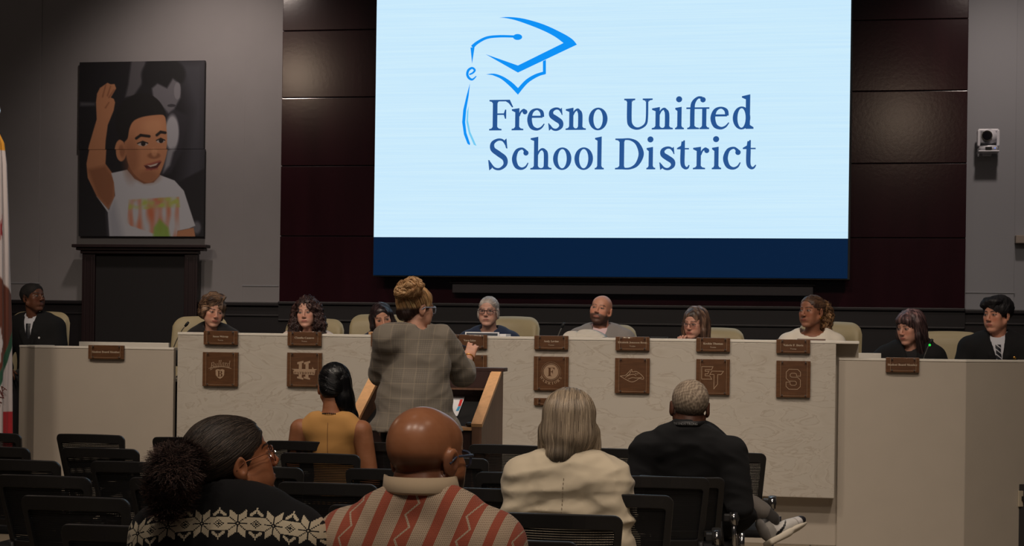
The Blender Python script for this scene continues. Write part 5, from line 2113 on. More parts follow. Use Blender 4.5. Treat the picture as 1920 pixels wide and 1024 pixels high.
        b.tube([(-.009, y0, z0 + .006), (0, y0 - .003, z0 + .009), (.009, y0, z0 + .006)], t, 6)
        o = self.child_head('glasses', b, m)
        if lens:
            for s in (-1, 1):
                l = MB().tube([(s * .033, y0 + .002, z0), (s * .033, y0 + .0035, z0)], [rx, rx], 24, flat=ry / rx)
                # flat discs turned towards the face
                vs = [(s * .033 + rx * .97 * math.cos(2 * PI * i / 24), y0 + .003, z0 + ry * .97 * math.sin(2 * PI * i / 24)) for i in range(24)]
                vs2 = [(v[0], v[1] + .0015, v[2]) for v in vs]
                L_ = MB().add(vs + vs2, [tuple(range(24)), tuple(reversed(range(24, 48)))] + [(i, (i + 1) % 24, 24 + (i + 1) % 24, 24 + i) for i in range(24)])
                lo = L_.build('lens', m_lens, o)
        return o


m_lens = bpy.data.materials.new('spectacle_lens')
m_lens.use_nodes = True
nt, b = nodes(m_lens)
tr = nt.nodes.new('ShaderNodeBsdfTransparent')
gl = nt.nodes.new('ShaderNodeBsdfGlossy')
gl.inputs['Roughness'].default_value = 0.03
mx_ = nt.nodes.new('ShaderNodeMixShader')
mx_.inputs[0].default_value = 0.10
nt.links.new(tr.outputs[0], mx_.inputs[1])
nt.links.new(gl.outputs[0], mx_.inputs[2])
nt.links.new(mx_.outputs[0], nt.nodes['Material Output'].inputs['Surface'])
# ------------------------------------------------------------------ the ten people behind the dais
m_trou = cloth_mat('dark_trousers', (26, 26, 30))
m_suit = cloth_mat('black_suit', (12, 12, 14), .9, sheen=0)
m_shirt = cloth_mat('white_shirt', (206, 206, 212), .8)
m_tie = cloth_mat('dark_tie', (24, 26, 34), .5)
YPL = 13.02


def V_cut(p, depth=.24, top=.055, bot=.006, yf=-.13):
    a = p.N + A3(0, -.075, .02)
    b = A3(p.chest[0], p.chest[1] - .125, p.N[2] - depth)
    return [('s', .004, cap(a, b, top, bot)), ('s', .004, cap(a + A3(0, -.05, 0), b + A3(0, -.05, 0), top, bot))]


def lapels(p, depth=.24):
    P = []
    for s in (-1, 1):
        a = p.N + A3(s * .066, -.045, .010)
        m = A3(p.N[0] * .5 + p.chest[0] * .5 + s * .060, p.chest[1] - .129, p.N[2] - depth * .42)
        b = A3(p.chest[0] + s * .012, p.chest[1] - .143, p.N[2] - depth)
        P += [('u', .004, cap(a, m, .011, .018)), ('u', .004, cap(m, b, .018, .007))]
    return P


def suit(p, m_j, m_s, tie=None, depth=.24, lap=True, collar=True):
    p.garment('shirt', m_s, .010, .011, arms=0, neckcut=-.002)
    Vs, Qs = p.last
    p.garment('jacket', m_j, .026, .010, arms=.9, cut=V_cut(p, depth) + (lapels(p, depth) if lap else []), noise=fold_noise(int(abs(p.ho[2]) * 1e4) % 97, .004, 12), neckcut=.008)
    if collar:
        p.collar(m_s, .032, .009, .7, lift=.018)
    if tie:
        p.tie(tie, Vs, Qs)


def dais_person(px, py, label, sp, Y=YPL, rz=0):
    sp.setdefault('hipz', .67)
    hd = PY(px, py, Y)
    p = Person(label, hd, Z_PLAT, rz, sp, 'people seated behind the dais')
    for s in (-1, 1):
        if s != -1 or 'handR' not in sp:
            p.E[s][2] = max(p.E[s][2], p.W[s][2] + .02)
    return p


def hands_on_desk(sp, hd_z, spread=.17, fwd=-.34):
    pass


def seat_dais(p, legs=True):
    if legs:
        p.legs(m_trou, .02, knee={s: (s * .1, -.24, .61) for s in (-1, 1)}, foot={s: (s * .11, -.24, .12) for s in (-1, 1)}, shoes=False)


def desk_wr(x, z, y=-.28):
    return {-1: (-x, y, z), 1: (x, y, z)}


DW = 1.2 - Z_PLAT + .05
LW = 1.105 - Z_PLAT + .05
BR, DBR = (58, 40, 32), (28, 20, 18)

# 1 young man, black suit, profile to the right
p = dais_person(62, 558, 'young man in black suit behind the left end desk, face in profile',
                dict(skin=(104, 66, 48), hs=1.02, yaw=66, pitch=8, lean=.04, w=1.12, wr=desk_wr(.16, LW), brow=(24, 18, 16), lips=(120, 74, 66), browt=.0035, stubble=(18, 14, 14), nose=1.2, roll=0, neck=.175, lx=-.06))
p.body()
hair_obj('hair', capshell(.002) + [('s', .01, ell((0, -.124, -.028), (.086, .082, .098)))] + EARCUT, p.Rh, p.ho, p.hs, p.root, ((16, 13, 13), (26, 22, 21)), noise=lambda P: wav(P, 420, .0015, 4), clip=[lambda X, Y, Z: (-.045 - Z - .15 * Y) + 0 * X], rough=.8)
suit(p, m_suit, m_shirt, m_tie, .27)
seat_dais(p)
V_, Q_ = p.last
MB().ball((p.chest[0] + .085, p.on_front(V_, Q_, p.chest[0] + .085, p.N[2] - .15) - .003, p.N[2] - .15), (.009, .003, .009)).build('lapel_pin', mat('white_pin', (220, 220, 220), .4), p.root)

# 2 woman with short tousled hair
p = dais_person(399, 583, 'woman with short highlighted brown hair and dark jacket, leaning at the leftmost microphone',
                dict(skin=(214, 160, 136), hs=1.04, yaw=38, pitch=-10, roll=6, lean=.16, w=.95, wr=desk_wr(.18, DW), lips=(170, 90, 84), neck=.16, lx=.12, eye_open=.8))
p.body()
hair_obj('hair', [('u', 0, ell((0, .024, .040), (.092, .108, .092))), ('u', .03, ell((.0, .06, -.02), (.088, .062, .065))), ('u', .02, ell((-.03, -.05, .095), (.05, .04, .03))), ('u', .02, ell((.02, -.02, .115), (.055, .05, .025))),
                  ('u', .02, ell((-.078, .0, -.02), (.018, .045, .05))), ('u', .02, ell((.078, .01, -.02), (.018, .04, .045))), ('s', .012, ell((0, -.118, -.035), (.064, .080, .086)))],
         p.Rh, p.ho, p.hs, p.root, ((66, 48, 38), (150, 118, 90)), noise=lambda P: wav(P, 60, .012, 5, (1, 1, .7)) + wav(P, 150, .004, 6), strands=dict(n=500, flow=lambda q, n: (-.4 + q.x, .5, -.35), len=9, rad=.003, lift=.005), rough=.45, streak=(60, 60, 30), clip=[lambda X, Y, Z: (-.085 - Z) + 0 * X])
m_blk = cloth_mat('black_knit', (28, 26, 28), .9)
p.garment('shirt', cloth_mat('brown_top', (70, 48, 42)), .010, .011, arms=0, neckcut=.004)
p.garment('jacket', cloth_mat('black_brown_jacket', (20, 17, 18)), .026, .010, arms=.9, cut=V_cut(p, .22), noise=fold_noise(3, .005, 12), neckcut=.008)
seat_dais(p)

# 3 woman with long curly dark hair
p = dais_person(575, 586, 'woman with long curly dark hair and pale top facing forward at the stone desk',
                dict(skin=(216, 164, 142), hs=.98, yaw=2, pitch=-2, lean=.13, w=.95, wr=desk_wr(.18, DW), lips=(168, 96, 92), brow=(48, 34, 30), neck=.165, roll=-3))
p.body()


def curl(label_seed, n=420, low=-.26, wide=.0):
    P = [('u', 0, ell((0, .026, .040), (.094, .106, .090)))]
    for s in (-1, 1):
        P += [('u', .03, cap((s * .082, .02, .03), (s * (.098 + wide), .01, -.10), .036, .048)), ('u', .03, cap((s * (.098 + wide), .01, -.10), (s * (.105 + wide), -.005, low), .046, .032))]
    P += [('u', .03, cap((0, .07, 0), (0, .08, low), .07, .055)), ('s', .012, ell((0, -.118, -.030), (.063, .084, .100))), ('s', .01, cap((0, -.08, -.13), (0, -.10, -.3), .05, .05))]
    return P


hair_obj('hair', curl(1), p.Rh, p.ho, p.hs, p.root, ((38, 25, 24), (86, 58, 52)), noise=lambda P: wav(P, 75, .012, 5) + wav(P, 190, .006, 6), strands=dict(n=800, flow=lambda q, n: (q.x * .8, 0, -1), len=22, rad=.0042, wave=.009, wfreq=150, lift=.007, step=.008), rough=.4, streak=(70, 70, 70))
p.garment('blouse', cloth_mat('pale_pink_top', (222, 204, 192)), .016, .010, arms=.9, noise=fold_noise(5, .005, 12), neckcut=.018)
seat_dais(p)

# 4 woman with straight dark hair, half hidden
p = dais_person(716, 596, 'woman with straight dark hair, head tilted, partly hidden by the checked blazer',
                dict(skin=(206, 152, 126), hs=.97, yaw=22, pitch=-14, roll=-12, lean=.20, w=.9, wr=desk_wr(.18, DW), lips=(176, 100, 96), brow=(50, 36, 32), neck=.16, lx=.03))
p.body()


def straight(low=-.22, v=.0, fringe=False, part=0.0):
    P = [('u', 0, ell((0, .024, .038), (.084 + v, .101 + v, .086 + v)))]
    for s in (-1, 1):
        P += [('u', .02, cap((s * .074, -.005, .03), (s * .084, -.012, -.06), .020 + v, .022)), ('u', .02, cap((s * .084, -.012, -.06), (s * .082, -.01, low), .022, .022)), ('u', .02, cap((s * .06, .05, 0), (s * .066, .055, low), .04, .03))]
    P += [('u', .02, cap((0, .075, 0), (0, .075, low), .045, .035)), ('s', .010, ell((0, -.120, -.030), (.062, .084, .100 if not fringe else .080))), ('s', .01, cap((0, -.08, -.13), (0, -.10, -.3), .052, .05))]
    return P


down = lambda q, n: (q.x * .25, .12 if q.z > .03 else 0, -1)
hair_obj('hair', straight(-.24), p.Rh, p.ho, p.hs, p.root, ((26, 18, 20), (58, 40, 40)), noise=lambda P: wav(P, 120, .003, 5, (1, 1, .1)), strands=dict(n=420, where=lambda v: (v[:, 1] > .0) | (v[:, 2] < .03), flow=down, len=18, rad=.0022, lift=.003, step=.01), rough=.35, streak=(130, 130, 8))
p.garment('jacket', cloth_mat('navy_jacket', (26, 34, 56)), .02, .011, arms=.9, noise=fold_noise(6, .004, 12), neckcut=.01)
seat_dais(p)

# 5 woman with tied grey hair and glasses
p = dais_person(916, 584, 'grey-haired woman in dark round glasses and navy top facing forward',
                dict(skin=(206, 158, 138), hs=.98, yaw=-2, pitch=0, lean=.1, w=1.05, fat=1.1, wr=desk_wr(.2, DW), lips=(160, 100, 92), brow=(120, 104, 96), neck=.17, neckr=.056, jaw=1.08, lx=.0))
p.body()
hair_obj('hair', [('u', 0, ell((0, .022, .034), (.079, .096, .087)))] + [('u', .012, ell((s * .077, -.002, -.020), (.013, .028, .042))) for s in (-1, 1)] + [('u', .02, ell((0, .11, .02), (.045, .035, .045))), ('s', .012, ell((0, -.116, -.026), (.072, .084, .100)))],
         p.Rh, p.ho, p.hs, p.root, ((150, 138, 130), (206, 196, 188)), noise=lambda P: wav(P, 140, .002, 5), clip=[lambda X, Y, Z: (-.07 - Z) + 0 * X], strands=dict(n=300, flow=lambda q, n: (0, 1, .2), len=10, rad=.0016, lift=.002), streak=(60, 10, 60))
p.glasses(mat('dark_brown_frame', (52, 30, 30), .3), ry=.018, rx=.025, t=.0026)
p.garment('blouse', cloth_mat('navy_top', (24, 38, 66)), .02, .010, arms=.9, noise=fold_noise(7, .004, 12), neckcut=.012, cut=[('s', .01, cap(p.N + A3(0, -.08, .02), A3(p.chest[0], p.chest[1] - .14, p.N[2] - .12), .045, .01))])
seat_dais(p)

# 6 bald man with beard
p = dais_person(1127, 581, 'bald man with dark beard in grey blazer and pink shirt behind the open book',
                dict(skin=(206, 148, 122), hs=1.0, yaw=-10, pitch=9, roll=8, lean=.02, w=1.1, fat=1.1, wr=desk_wr(.2, DW, -.2), lips=(150, 92, 82), brow=(84, 62, 52), beard=(58, 40, 34), neck=.165, neckr=.06, eye_open=.7, jaw=1.06, lx=.03))
p.body()
suit(p, cloth_mat('grey_blazer', (138, 132, 128)), cloth_mat('pink_shirt', (226, 196, 198)), None, .26)
seat_dais(p)

# 7 woman with glasses, chin on hand
sp = dict(skin=(212, 158, 136), hs=.98, yaw=-26, pitch=-10, roll=3, lean=.2, w=.92, wr={-1: (-.06, -.28, 0), 1: (.16, -.34, DW)}, lips=(170, 96, 90), brow=(66, 46, 38), neck=.165, eye_open=.8, lx=-.02, curl={-1: .9, 1: .4})
p = dais_person(1303, 605, 'woman with long light-brown hair and thin glasses resting her chin on her hand', sp)
ch_ = p.ho + p.Rh @ A3(-.012, -.075, -.165)
p.W[-1] = ch_ + A3(-.03, .03, -.03)
p.E[-1] = A3(-.2, -.26, DW + .02)
sp['handR'] = {-1: Rz(-25) @ Rx(-75)}
p.body()
hair_obj('hair', straight(-.23, .004), p.Rh, p.ho, p.hs, p.root, ((70, 50, 42), (158, 124, 100)), noise=lambda P: wav(P, 90, .005, 5, (1, 1, .2)), strands=dict(n=500, where=lambda v: (v[:, 1] > .0) | (v[:, 2] < .03), flow=down, len=18, rad=.0026, lift=.004, step=.01), rough=.4, streak=(110, 110, 8), tone=lambda V, c: c * (1 - .45 * np.clip((V[:, 2] - .03) * 14, 0, 1) * np.clip(-(V[:, 1] + .0) * 14, 0, 1))[:, None])
p.glasses(mat('brown_thin_frame', (92, 54, 48), .3), ry=.015, rx=.024, t=.0014)
p.garment('blouse', cloth_mat('charcoal_top', (36, 36, 44)), .018, .011, arms=.8, noise=fold_noise(8, .004, 12), neckcut=.008)
seat_dais(p)

# 8 woman with curly ponytail, cream top
p = dais_person(1522, 584, 'woman in cream top with curly highlighted ponytail and gold necklace, looking left',
                dict(skin=(152, 102, 78), hs=1.04, yaw=-38, pitch=2, lean=.06, w=1.08, fat=1.1, wr=desk_wr(.2, DW), lips=(140, 74, 70), brow=(40, 28, 24), neck=.175, nose=1.2, lx=-.05, jaw=1.05, twist=0, bust=1))
p.body()
hair_obj('hair', [('u', 0, ell((0, .022, .034), (.079, .098, .087))), ('s', .012, ell((0, -.118, -.026), (.084, .086, .104)))] + EARCUT, p.Rh, p.ho, p.hs, p.root, ((58, 40, 32), (120, 88, 62)), noise=lambda P: wav(P, 120, .002, 5), clip=[lambda X, Y, Z: (-.06 - Z - .3 * Y) + 0 * X], strands=dict(n=260, flow=lambda q, n: (0, 1, .1), len=10, rad=.0018, lift=.002), streak=(60, 10, 60))
hair_obj('ponytail', [('u', 0, ell((.01, .125, .03), (.048, .045, .05))), ('u', .03, ell((.015, .145, -.03), (.055, .048, .065))), ('u', .03, ell((.02, .13, -.10), (.042, .04, .05)))], p.Rh, p.ho, p.hs, p.root, ((84, 56, 38), (184, 142, 96)),
         noise=lambda P: wav(P, 110, .014, 5) + wav(P, 240, .006, 6), strands=dict(n=420, flow=lambda q, n: (.2, .2, -1), len=12, rad=.0032, wave=.007, wfreq=240, lift=.008, step=.007), streak=(80, 80, 80))
p.garment('blouse', cloth_mat('cream_top', (232, 222, 206)), .018, .010, arms=.9, noise=fold_noise(9, .004, 12), neckcut=.034)
nb = []
for i in range(25):
    a = -PI + PI * i / 24
    nb.append(tuple(p.N + A3(.075 * math.cos(a), -.02 + .085 * math.sin(a), -.01 - .055 * abs(math.sin(a)))))
MB().tube(nb, .0022, 6).build('necklace', mat('gold', (212, 160, 80), .3, metal=1), p.root)
MB().ball(tuple(p.ho + p.Rh @ A3(.085, .0, -.05)), .008).build('earring', mat('gold', (212, 160, 80), .3, metal=1), p.root)
seat_dais(p)

# 9 woman with bangs in black jacket
p = dais_person(1706, 614, 'woman with dark hair and fringe in black jacket behind the right end desk',
                dict(skin=(206, 152, 130), hs=1.05, yaw=-42, pitch=-10, lean=.18, w=1.1, wr={-1: (-.55, -.12, LW + .03), 1: (.2, -.2, LW)}, elb={-1: (-.2, -.05, -.14), 1: (.09, .0, -.2)}, lips=(178, 96, 92), brow=(60, 42, 40), neck=.155, lx=-.12, twist=-14))
p.body()
hair_obj('hair', straight(-.19, .006, fringe=True) + [('u', .015, ell((0, -.062, .058), (.062, .03, .030)))], p.Rh, p.ho, p.hs, p.root, ((40, 28, 30), (112, 86, 84)), noise=lambda P: wav(P, 110, .004, 5, (1, 1, .15)),
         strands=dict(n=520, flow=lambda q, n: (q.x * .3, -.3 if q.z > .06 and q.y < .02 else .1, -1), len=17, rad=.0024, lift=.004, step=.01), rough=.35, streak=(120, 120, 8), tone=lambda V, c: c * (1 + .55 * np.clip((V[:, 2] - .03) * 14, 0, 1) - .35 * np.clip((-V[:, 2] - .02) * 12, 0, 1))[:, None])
p.garment('shirt', m_blk, .010, .012, arms=0)
p.garment('jacket', m_suit, .026, .011, arms=.9, cut=V_cut(p, .2) + lapels(p, .22), noise=fold_noise(10, .005, 12), neckcut=.008)
seat_dais(p)

# 10 young man at the right
p = dais_person(1869, 590, 'young man with thick black hair, black suit and striped tie at the right picture edge',
                dict(skin=(208, 148, 122), hs=1.10, yaw=-40, pitch=-3, lean=.05, w=1.22, wr=desk_wr(.2, LW), lips=(170, 96, 90), brow=(30, 22, 22), browt=.0045, neck=.175, neckr=.055, lx=-.06, twist=-10), Y=12.98)
p.body()
hair_obj('hair', [('u', 0, ell((0, .026, .040), (.092, .108, .092))), ('u', .02, ell((0, -.06, .088), (.07, .045, .032))), ('u', .015, ell((-.045, -.078, .066), (.03, .025, .022))), ('s', .012, ell((0, -.128, -.034), (.074, .082, .086))), ('s', .01, ell((-.09, .0, -.03), (.03, .03, .04))), ('s', .01, ell((.09, .0, -.03), (.03, .03, .04)))],
         p.Rh, p.ho, p.hs, p.root, ((14, 12, 14), (34, 32, 36)), noise=lambda P: wav(P, 70, .004, 5) + wav(P, 170, .002, 6), clip=[lambda X, Y, Z: (-.06 - Z - .1 * Y) + 0 * X], strands=dict(n=500, flow=lambda q, n: (.5, -.7 if q.y < .03 else .2, -.7), len=9, rad=.0024, lift=.002), rough=.55, streak=(80, 40, 60))
mt = cloth_mat('striped_tie', (26, 28, 38), .5)
nt, b = nodes(mt)
tc = nt.nodes.new('ShaderNodeTexCoord')
sp_ = nt.nodes.new('ShaderNodeSeparateXYZ')
nt.links.new(tc.outputs['Object'], sp_.inputs[0])
st = mth(nt, 'GREATER_THAN', mth(nt, 'FRACT', mth(nt, 'MULTIPLY', mth(nt, 'ADD', sp_.outputs['Z'], mth(nt, 'MULTIPLY', sp_.outputs['X'], .8)), 1 / .035)), .72)
mxc = nt.nodes.new('ShaderNodeMix')
mxc.data_type = 'RGBA'
mxc.inputs['A'].default_value = (*lin((22, 24, 34)), 1)
mxc.inputs['B'].default_value = (*lin((190, 190, 194)), 1)
nt.links.new(st, mxc.inputs['Factor'])
nt.links.new(mxc.outputs['Result'], b.inputs['Base Color'])
suit(p, m_suit, m_shirt, mt, .27)
V_, Q_ = p.last
MB().ball((p.chest[0] + .10, p.on_front(V_, Q_, p.chest[0] + .10, p.N[2] - .13) - .003, p.N[2] - .13), (.011, .003, .011)).build('lapel_pin', mat('gold', (212, 160, 80), .3, metal=1), p.root)
seat_dais(p)
# ------------------------------------------------------------------ people in the audience and at the podium
def aud_person(px, py, s, label, sp, rz=180, floor=0.0):
    return Person(label, PT(px, py, s), floor, rz, sp, 'audience seen from behind' if sp.get('seated', 1) else None)


KN = {s: (s * .12, -.45, .56) for s in (-1, 1)}
FT = {s: (s * .13, -.44, .10) for s in (-1, 1)}
m_denim = cloth_mat('dark_jeans', (34, 36, 44))

# woman in the sleeveless yellow top
sp = dict(band=0, skin=(164, 108, 76), hs=1.07, yaw=4, pitch=-22, lean=-.09, w=1.06, fat=1.06, armr=1.12, wr={s: (s * .13, -.32, .62) for s in (-1, 1)}, elb={-1: (-.05, -.02, -.28), 1: (.05, -.02, -.28)}, neck=.16, neckr=.050, lx=0.0, necklo=.045, hipz=.60)
p = aud_person(628, 727, 340, 'woman with sleek black ponytail in sleeveless mustard top, seen from behind', sp)
p.body(h=.010)
hair_obj('hair', [('u', 0, ell((0, .022, .036), (.083, .101, .089))), ('u', .02, ell((0, .06, -.02), (.068, .05, .06))), ('s', .012, ell((0, -.118, -.03), (.08, .08, .09)))], p.Rh, p.ho, p.hs, p.root, ((8, 8, 9), (22, 22, 24)),
         noise=lambda P: wav(P, 140, .0012, 5, (1, .2, 1)), clip=[lambda X, Y, Z: (-.075 - Z) + 0 * X], strands=dict(n=500, flow=lambda q, n: (-.9, .5, -.6), len=14, rad=.0013, lift=.001), rough=.25, streak=(20, 20, 120))
# ponytail falls over the shoulder on the viewer's right
pt = [('u', 0, cap((-.030, .028, .030), (-.056, .036, -.06), .066, .052)), ('u', .03, cap((-.056, .036, -.06), (-.088, .030, -.15), .050, .040)), ('u', .03, cap((-.088, .030, -.15), (-.092, .0, -.20), .040, .022))]
hair_obj('ponytail', pt, Rz(0), p.ho, p.hs, p.root, ((8, 8, 9), (20, 20, 22)), noise=lambda P: wav(P, 150, .0015, 5, (1, 1, .1)), strands=dict(n=350, flow=lambda q, n: (0, -.2, -1), len=14, rad=.0012, lift=.001), rough=.25, streak=(140, 140, 8))
m_mus = cloth_mat('mustard_jersey', (206, 152, 84), .8)
base = [('u', 0, ell(p.hip, (.175, .15, .12))), ('u', .05, ell(p.belly, (.152, .125, .18))), ('u', .05, ell(p.chest, (.158, .118, .17))), ('u', .04, cap(p.S[-1] + A3(.055, 0, .005), p.S[1] - A3(.055, 0, -.005), .062))]
for s_ in (-1, 1):
    base.append(('u', .03, cap(p.N + A3(s_ * .02, .02, .0), p.N * .5 + p.S[s_] * .5 + A3(0, .01, .02), .050, .052)))
p.garment('top', m_mus, base=base, arms=0, h=.008, noise=lambda P: crease(P, 10, .005, 21) + wav(P, 20, .002, 22), neckcut=.002)
V_, Q_ = p.last
zs_z = np.linspace(p.N[2] - .02, p.N[2] - .30, 16)
MB().tube([(p.N[0], p.on_front(V_, Q_, p.N[0], z, 1) + .0008, z) for z in zs_z], .0016, 6).build('zipper', cloth_mat('zipper_brown', (120, 82, 44)), p.root)
b = MB()
c_ = p.N + A3(0, .012, .012)
for i in range(34):
    a = 2 * PI * i / 34
    b.ball(tuple(c_ + A3(.058 * math.cos(a), .060 * math.sin(a), .006 + .012 * math.sin(a))), .0045, seg=8)
b.build('necklace', mat('black_beads', (20, 14, 14), .3), p.root)
p.legs(m_denim, knee={-1: (-.05, -.40, .56), 1: (.15, -.42, .56)}, foot={-1: (-.03, -.26, .10), 1: (.17, -.28, .10)})

# man in black shirt with crossed leg
sp = dict(skin=(98, 64, 50), hs=1.14, yaw=10, pitch=-2, lean=-.18, w=1.26, fat=1.36, armr=1.2, neck=.112, shrug=-.028, neckr=.058, wr={-1: (-.16, -.30, .66), 1: (.2, -.32, .66)}, elb={-1: (-.045, .02, -.27), 1: (.05, .0, -.25)}, lx=.03, necklo=.045, hipz=.60, roll=-2)
p = aud_person(1293, 763, 382, 'man with short grey hair in black shirt and lanyard, leg crossed', sp)
p.body(h=.011)
hair_obj('hair', capshell(.0005) + [('s', .01, ell((0, -.122, -.03), (.09, .085, .098)))] + EARCUT, p.Rh, p.ho, p.hs, p.root, ((112, 98, 84), (176, 160, 140)), noise=lambda P: wav(P, 500, .0016, 4), clip=[lambda X, Y, Z: (-.052 - Z) + 0 * X], rough=.95, streak=(300, 300, 300), tone=lambda V, c: c * (1 - .55 * np.clip((-.0 - V[:, 2]) * 16, 0, 1) * np.clip(V[:, 1] * 20, 0, 1))[:, None])
m_tee = cloth_mat('black_tee', (11, 12, 15), .95, sheen=0)
p.garment('shirt', m_tee, .016, .008, arms=1.0, fore=False, noise=lambda P: crease(P, 9, .010, 23, (.6, 1, 2.2)) + crease(P, 24, .004, 25, (.6, 1, 2)) + wav(P, 22, .003, 24), neckcut=.004, k=.035)
nb = []
for i in range(41):
    a = 2 * PI * i / 40
    nb.append(i)
rr = p.sp['neckr'] * p.hs + .013
c_ = p.N + A3(0, .010, .045)
vs, fs = [], []
n = 48
for i in range(n):
    a = 2 * PI * i / n
    for dz, dr in ((-.013, .003), (.013, 0), (.013, -.003), (-.013, 0)):
        vs.append((c_[0] + (rr + dr) * math.cos(a), c_[1] + (rr + dr) * 1.05 * math.sin(a), c_[2] + dz - .02 * max(0, -math.sin(a))))
for i in range(n):
    j = (i + 1) % n
    for k in range(4):
        fs.append((4 * i + k, 4 * i + (k + 1) % 4, 4 * j + (k + 1) % 4, 4 * j + k))
MB().add(vs, fs, 0, True).build('lanyard', mat('black_lanyard', (12, 12, 14), .6), p.root)
b = MB()
for i, ch in enumerate('FRESNOSTRONG'):
    v2, f2 = text_mesh(ch, None, .011)
    a = PI / 2 - .95 + i * .135
    ca, sa_ = math.cos(a), math.sin(a)
    b.add([(c_[0] + (rr + .0045) * ca - v[0] * sa_, c_[1] + (rr + .0045) * 1.05 * sa_ + v[0] * ca, c_[2] + v[2]) for v in v2], f2)
b.build('lanyard_lettering', mat('lanyard_print', (150, 150, 150), .7), p.root)
m_gt = cloth_mat('grey_brown_trousers', (104, 98, 92), .9)
ank = p.to_local(PT(1440, 968, 376))
toe = p.to_local(PT(1512, 946, 370))
K1 = p.to_local(PT(1330, 872, 372))
K1 = A3(.06, -.38, .80)
hipL = p.hip + A3(.09, -.02, 0)
P_ = [('u', 0, cap(hipL, K1, .095, .075)), ('u', .03, cap(K1, ank + A3(.03, 0, .02), .075, .052)), ('u', .03, cap(p.hip + A3(-.09, -.02, 0), (-.14, -.46, .53), .095, .07)), ('u', .02, cap((-.14, -.46, .53), (-.14, -.44, .1), .066, .05)), ('u', .05, ell(p.hip, (.2, .17, .12)))]
V_, Q_ = sdf_mesh(P_, .009, noise=fold_noise(31, .010, 16))
mesh_obj('trousers', V_, Q_, m_gt, p.root)
ad = toe - ank
ad = ad / np.linalg.norm(ad)
V_, Q_ = sdf_mesh([('u', 0, cap(ank + A3(.02, 0, .015), ank + ad * .02 + A3(0, 0, -.02), .042, .044))], .006, noise=fold_noise(8, .002, 40))
mesh_obj('sock', V_, Q_, cloth_mat('charcoal_sock', (48, 44, 42)), p.root)


def sneaker(p, A, T, upv):
    """high-top shoe, heel below ankle A, toe T; upv points from sole to ankle"""
    f = T - A
    f = f / np.linalg.norm(f)
    u = upv - f * (upv @ f)
    u = u / np.linalg.norm(u)
    r = np.cross(f, u)
    R = np.stack([r, f, u], 1)     # local x = side, y = toe direction, z = up
    o = A + f * .02 - u * .045
    up = [('u', 0, ell((0, -.03, .0), (.038, .055, .045))), ('u', .02, ell((0, .06, -.008), (.040, .085, .036))), ('u', .02, cap((0, -.045, .03), (0, -.045, .055), .042, .040)), ('u', .02, ell((0, .145, -.014), (.040, .05, .028)))]
    def color(V):
        c = np.tile(A3(150, 146, 140), (len(V), 1)).astype(float)
        x, y, z = V.T
        def lay(m, cc):
            nonlocal c
            m = np.clip(m, 0, 1)[:, None]
            c = c * (1 - m) + A3(cc) * m
        lay(((y > -.02) & (y < .12)) * 1.0, (206, 202, 196))
        lay((y > .125) * 1.0, (206, 202, 200))
        lay(((y > .15) & (z < .02)) * 1.0, (34, 34, 40))
        lay(((z > .028) & (y > -.01)) * 1.0, (30, 30, 34))
        lay((z > .055) * 1.0, (24, 24, 26))
        lay((y < -.06) * 1.0, (120, 116, 112))
        # curved tick on the side
        t = np.clip((y + .03) / .10, 0, 1)
        mid = -.022 + .045 * t ** 1.8
        w = .011 * (1 - t) ** .8 * np.clip(t * 6 + .35, 0, 1) + .0015
        lay(((np.abs(z - mid) < w) & (y > -.035) & (y < .075)) * 1.0, (16, 16, 20))
        return c
    V, Q = sdf_mesh(up, .0045)
    mesh_obj('shoe', V, Q, mat('leather_shoe', attr='col', rough=.5), p.root, color(V), o, R)
    so = [('u', 0, rbox((0, -.01, -.040), (.040, .075, .016), .012)), ('u', .02, ell((0, .10, -.036), (.044, .092, .018)))]
    V, Q = sdf_mesh(so, .0045)
    mesh_obj('shoe_sole', V, Q, mat('cream_rubber', (214, 204, 186), .6), p.root, None, o, R)


side = A3(0, 0, 1.0) + A3(.35, 0, 0)
sneaker(p, ank + A3(0, 0, -.04), toe, A3(.8, .15, .75))
sh = [('u', 0, cap((-.14, -.41, .05), (-.14, -.57, .04), .042, .036))]
V_, Q_ = sdf_mesh(sh, .008, clip=[lambda X, Y, Z: (.004 - Z) + 0 * X + 0 * Y])
mesh_obj('shoe', V_, Q_, m_black, p.root)

# woman with grey bob in cream top
sp = dict(skin=(196, 150, 126), hs=1.08, yaw=2, pitch=-4, lean=-.16, w=1.04, fat=1.32, neck=.142, wr={s: (s * .15, -.32, .64) for s in (-1, 1)}, elb={-1: (-.03, .0, -.28), 1: (.03, .0, -.28)}, lx=.0, necklo=.045, hipz=.60, armr=1.05)
p = aud_person(1068, 797, 486, 'woman with straight grey bob in loose cream top, seen from behind', sp)
p.body(h=.011)


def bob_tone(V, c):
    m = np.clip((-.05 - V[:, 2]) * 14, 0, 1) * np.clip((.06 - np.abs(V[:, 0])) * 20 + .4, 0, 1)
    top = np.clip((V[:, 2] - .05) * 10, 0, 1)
    return c * (1 - .42 * m)[:, None] * (1 + .12 * top)[:, None]


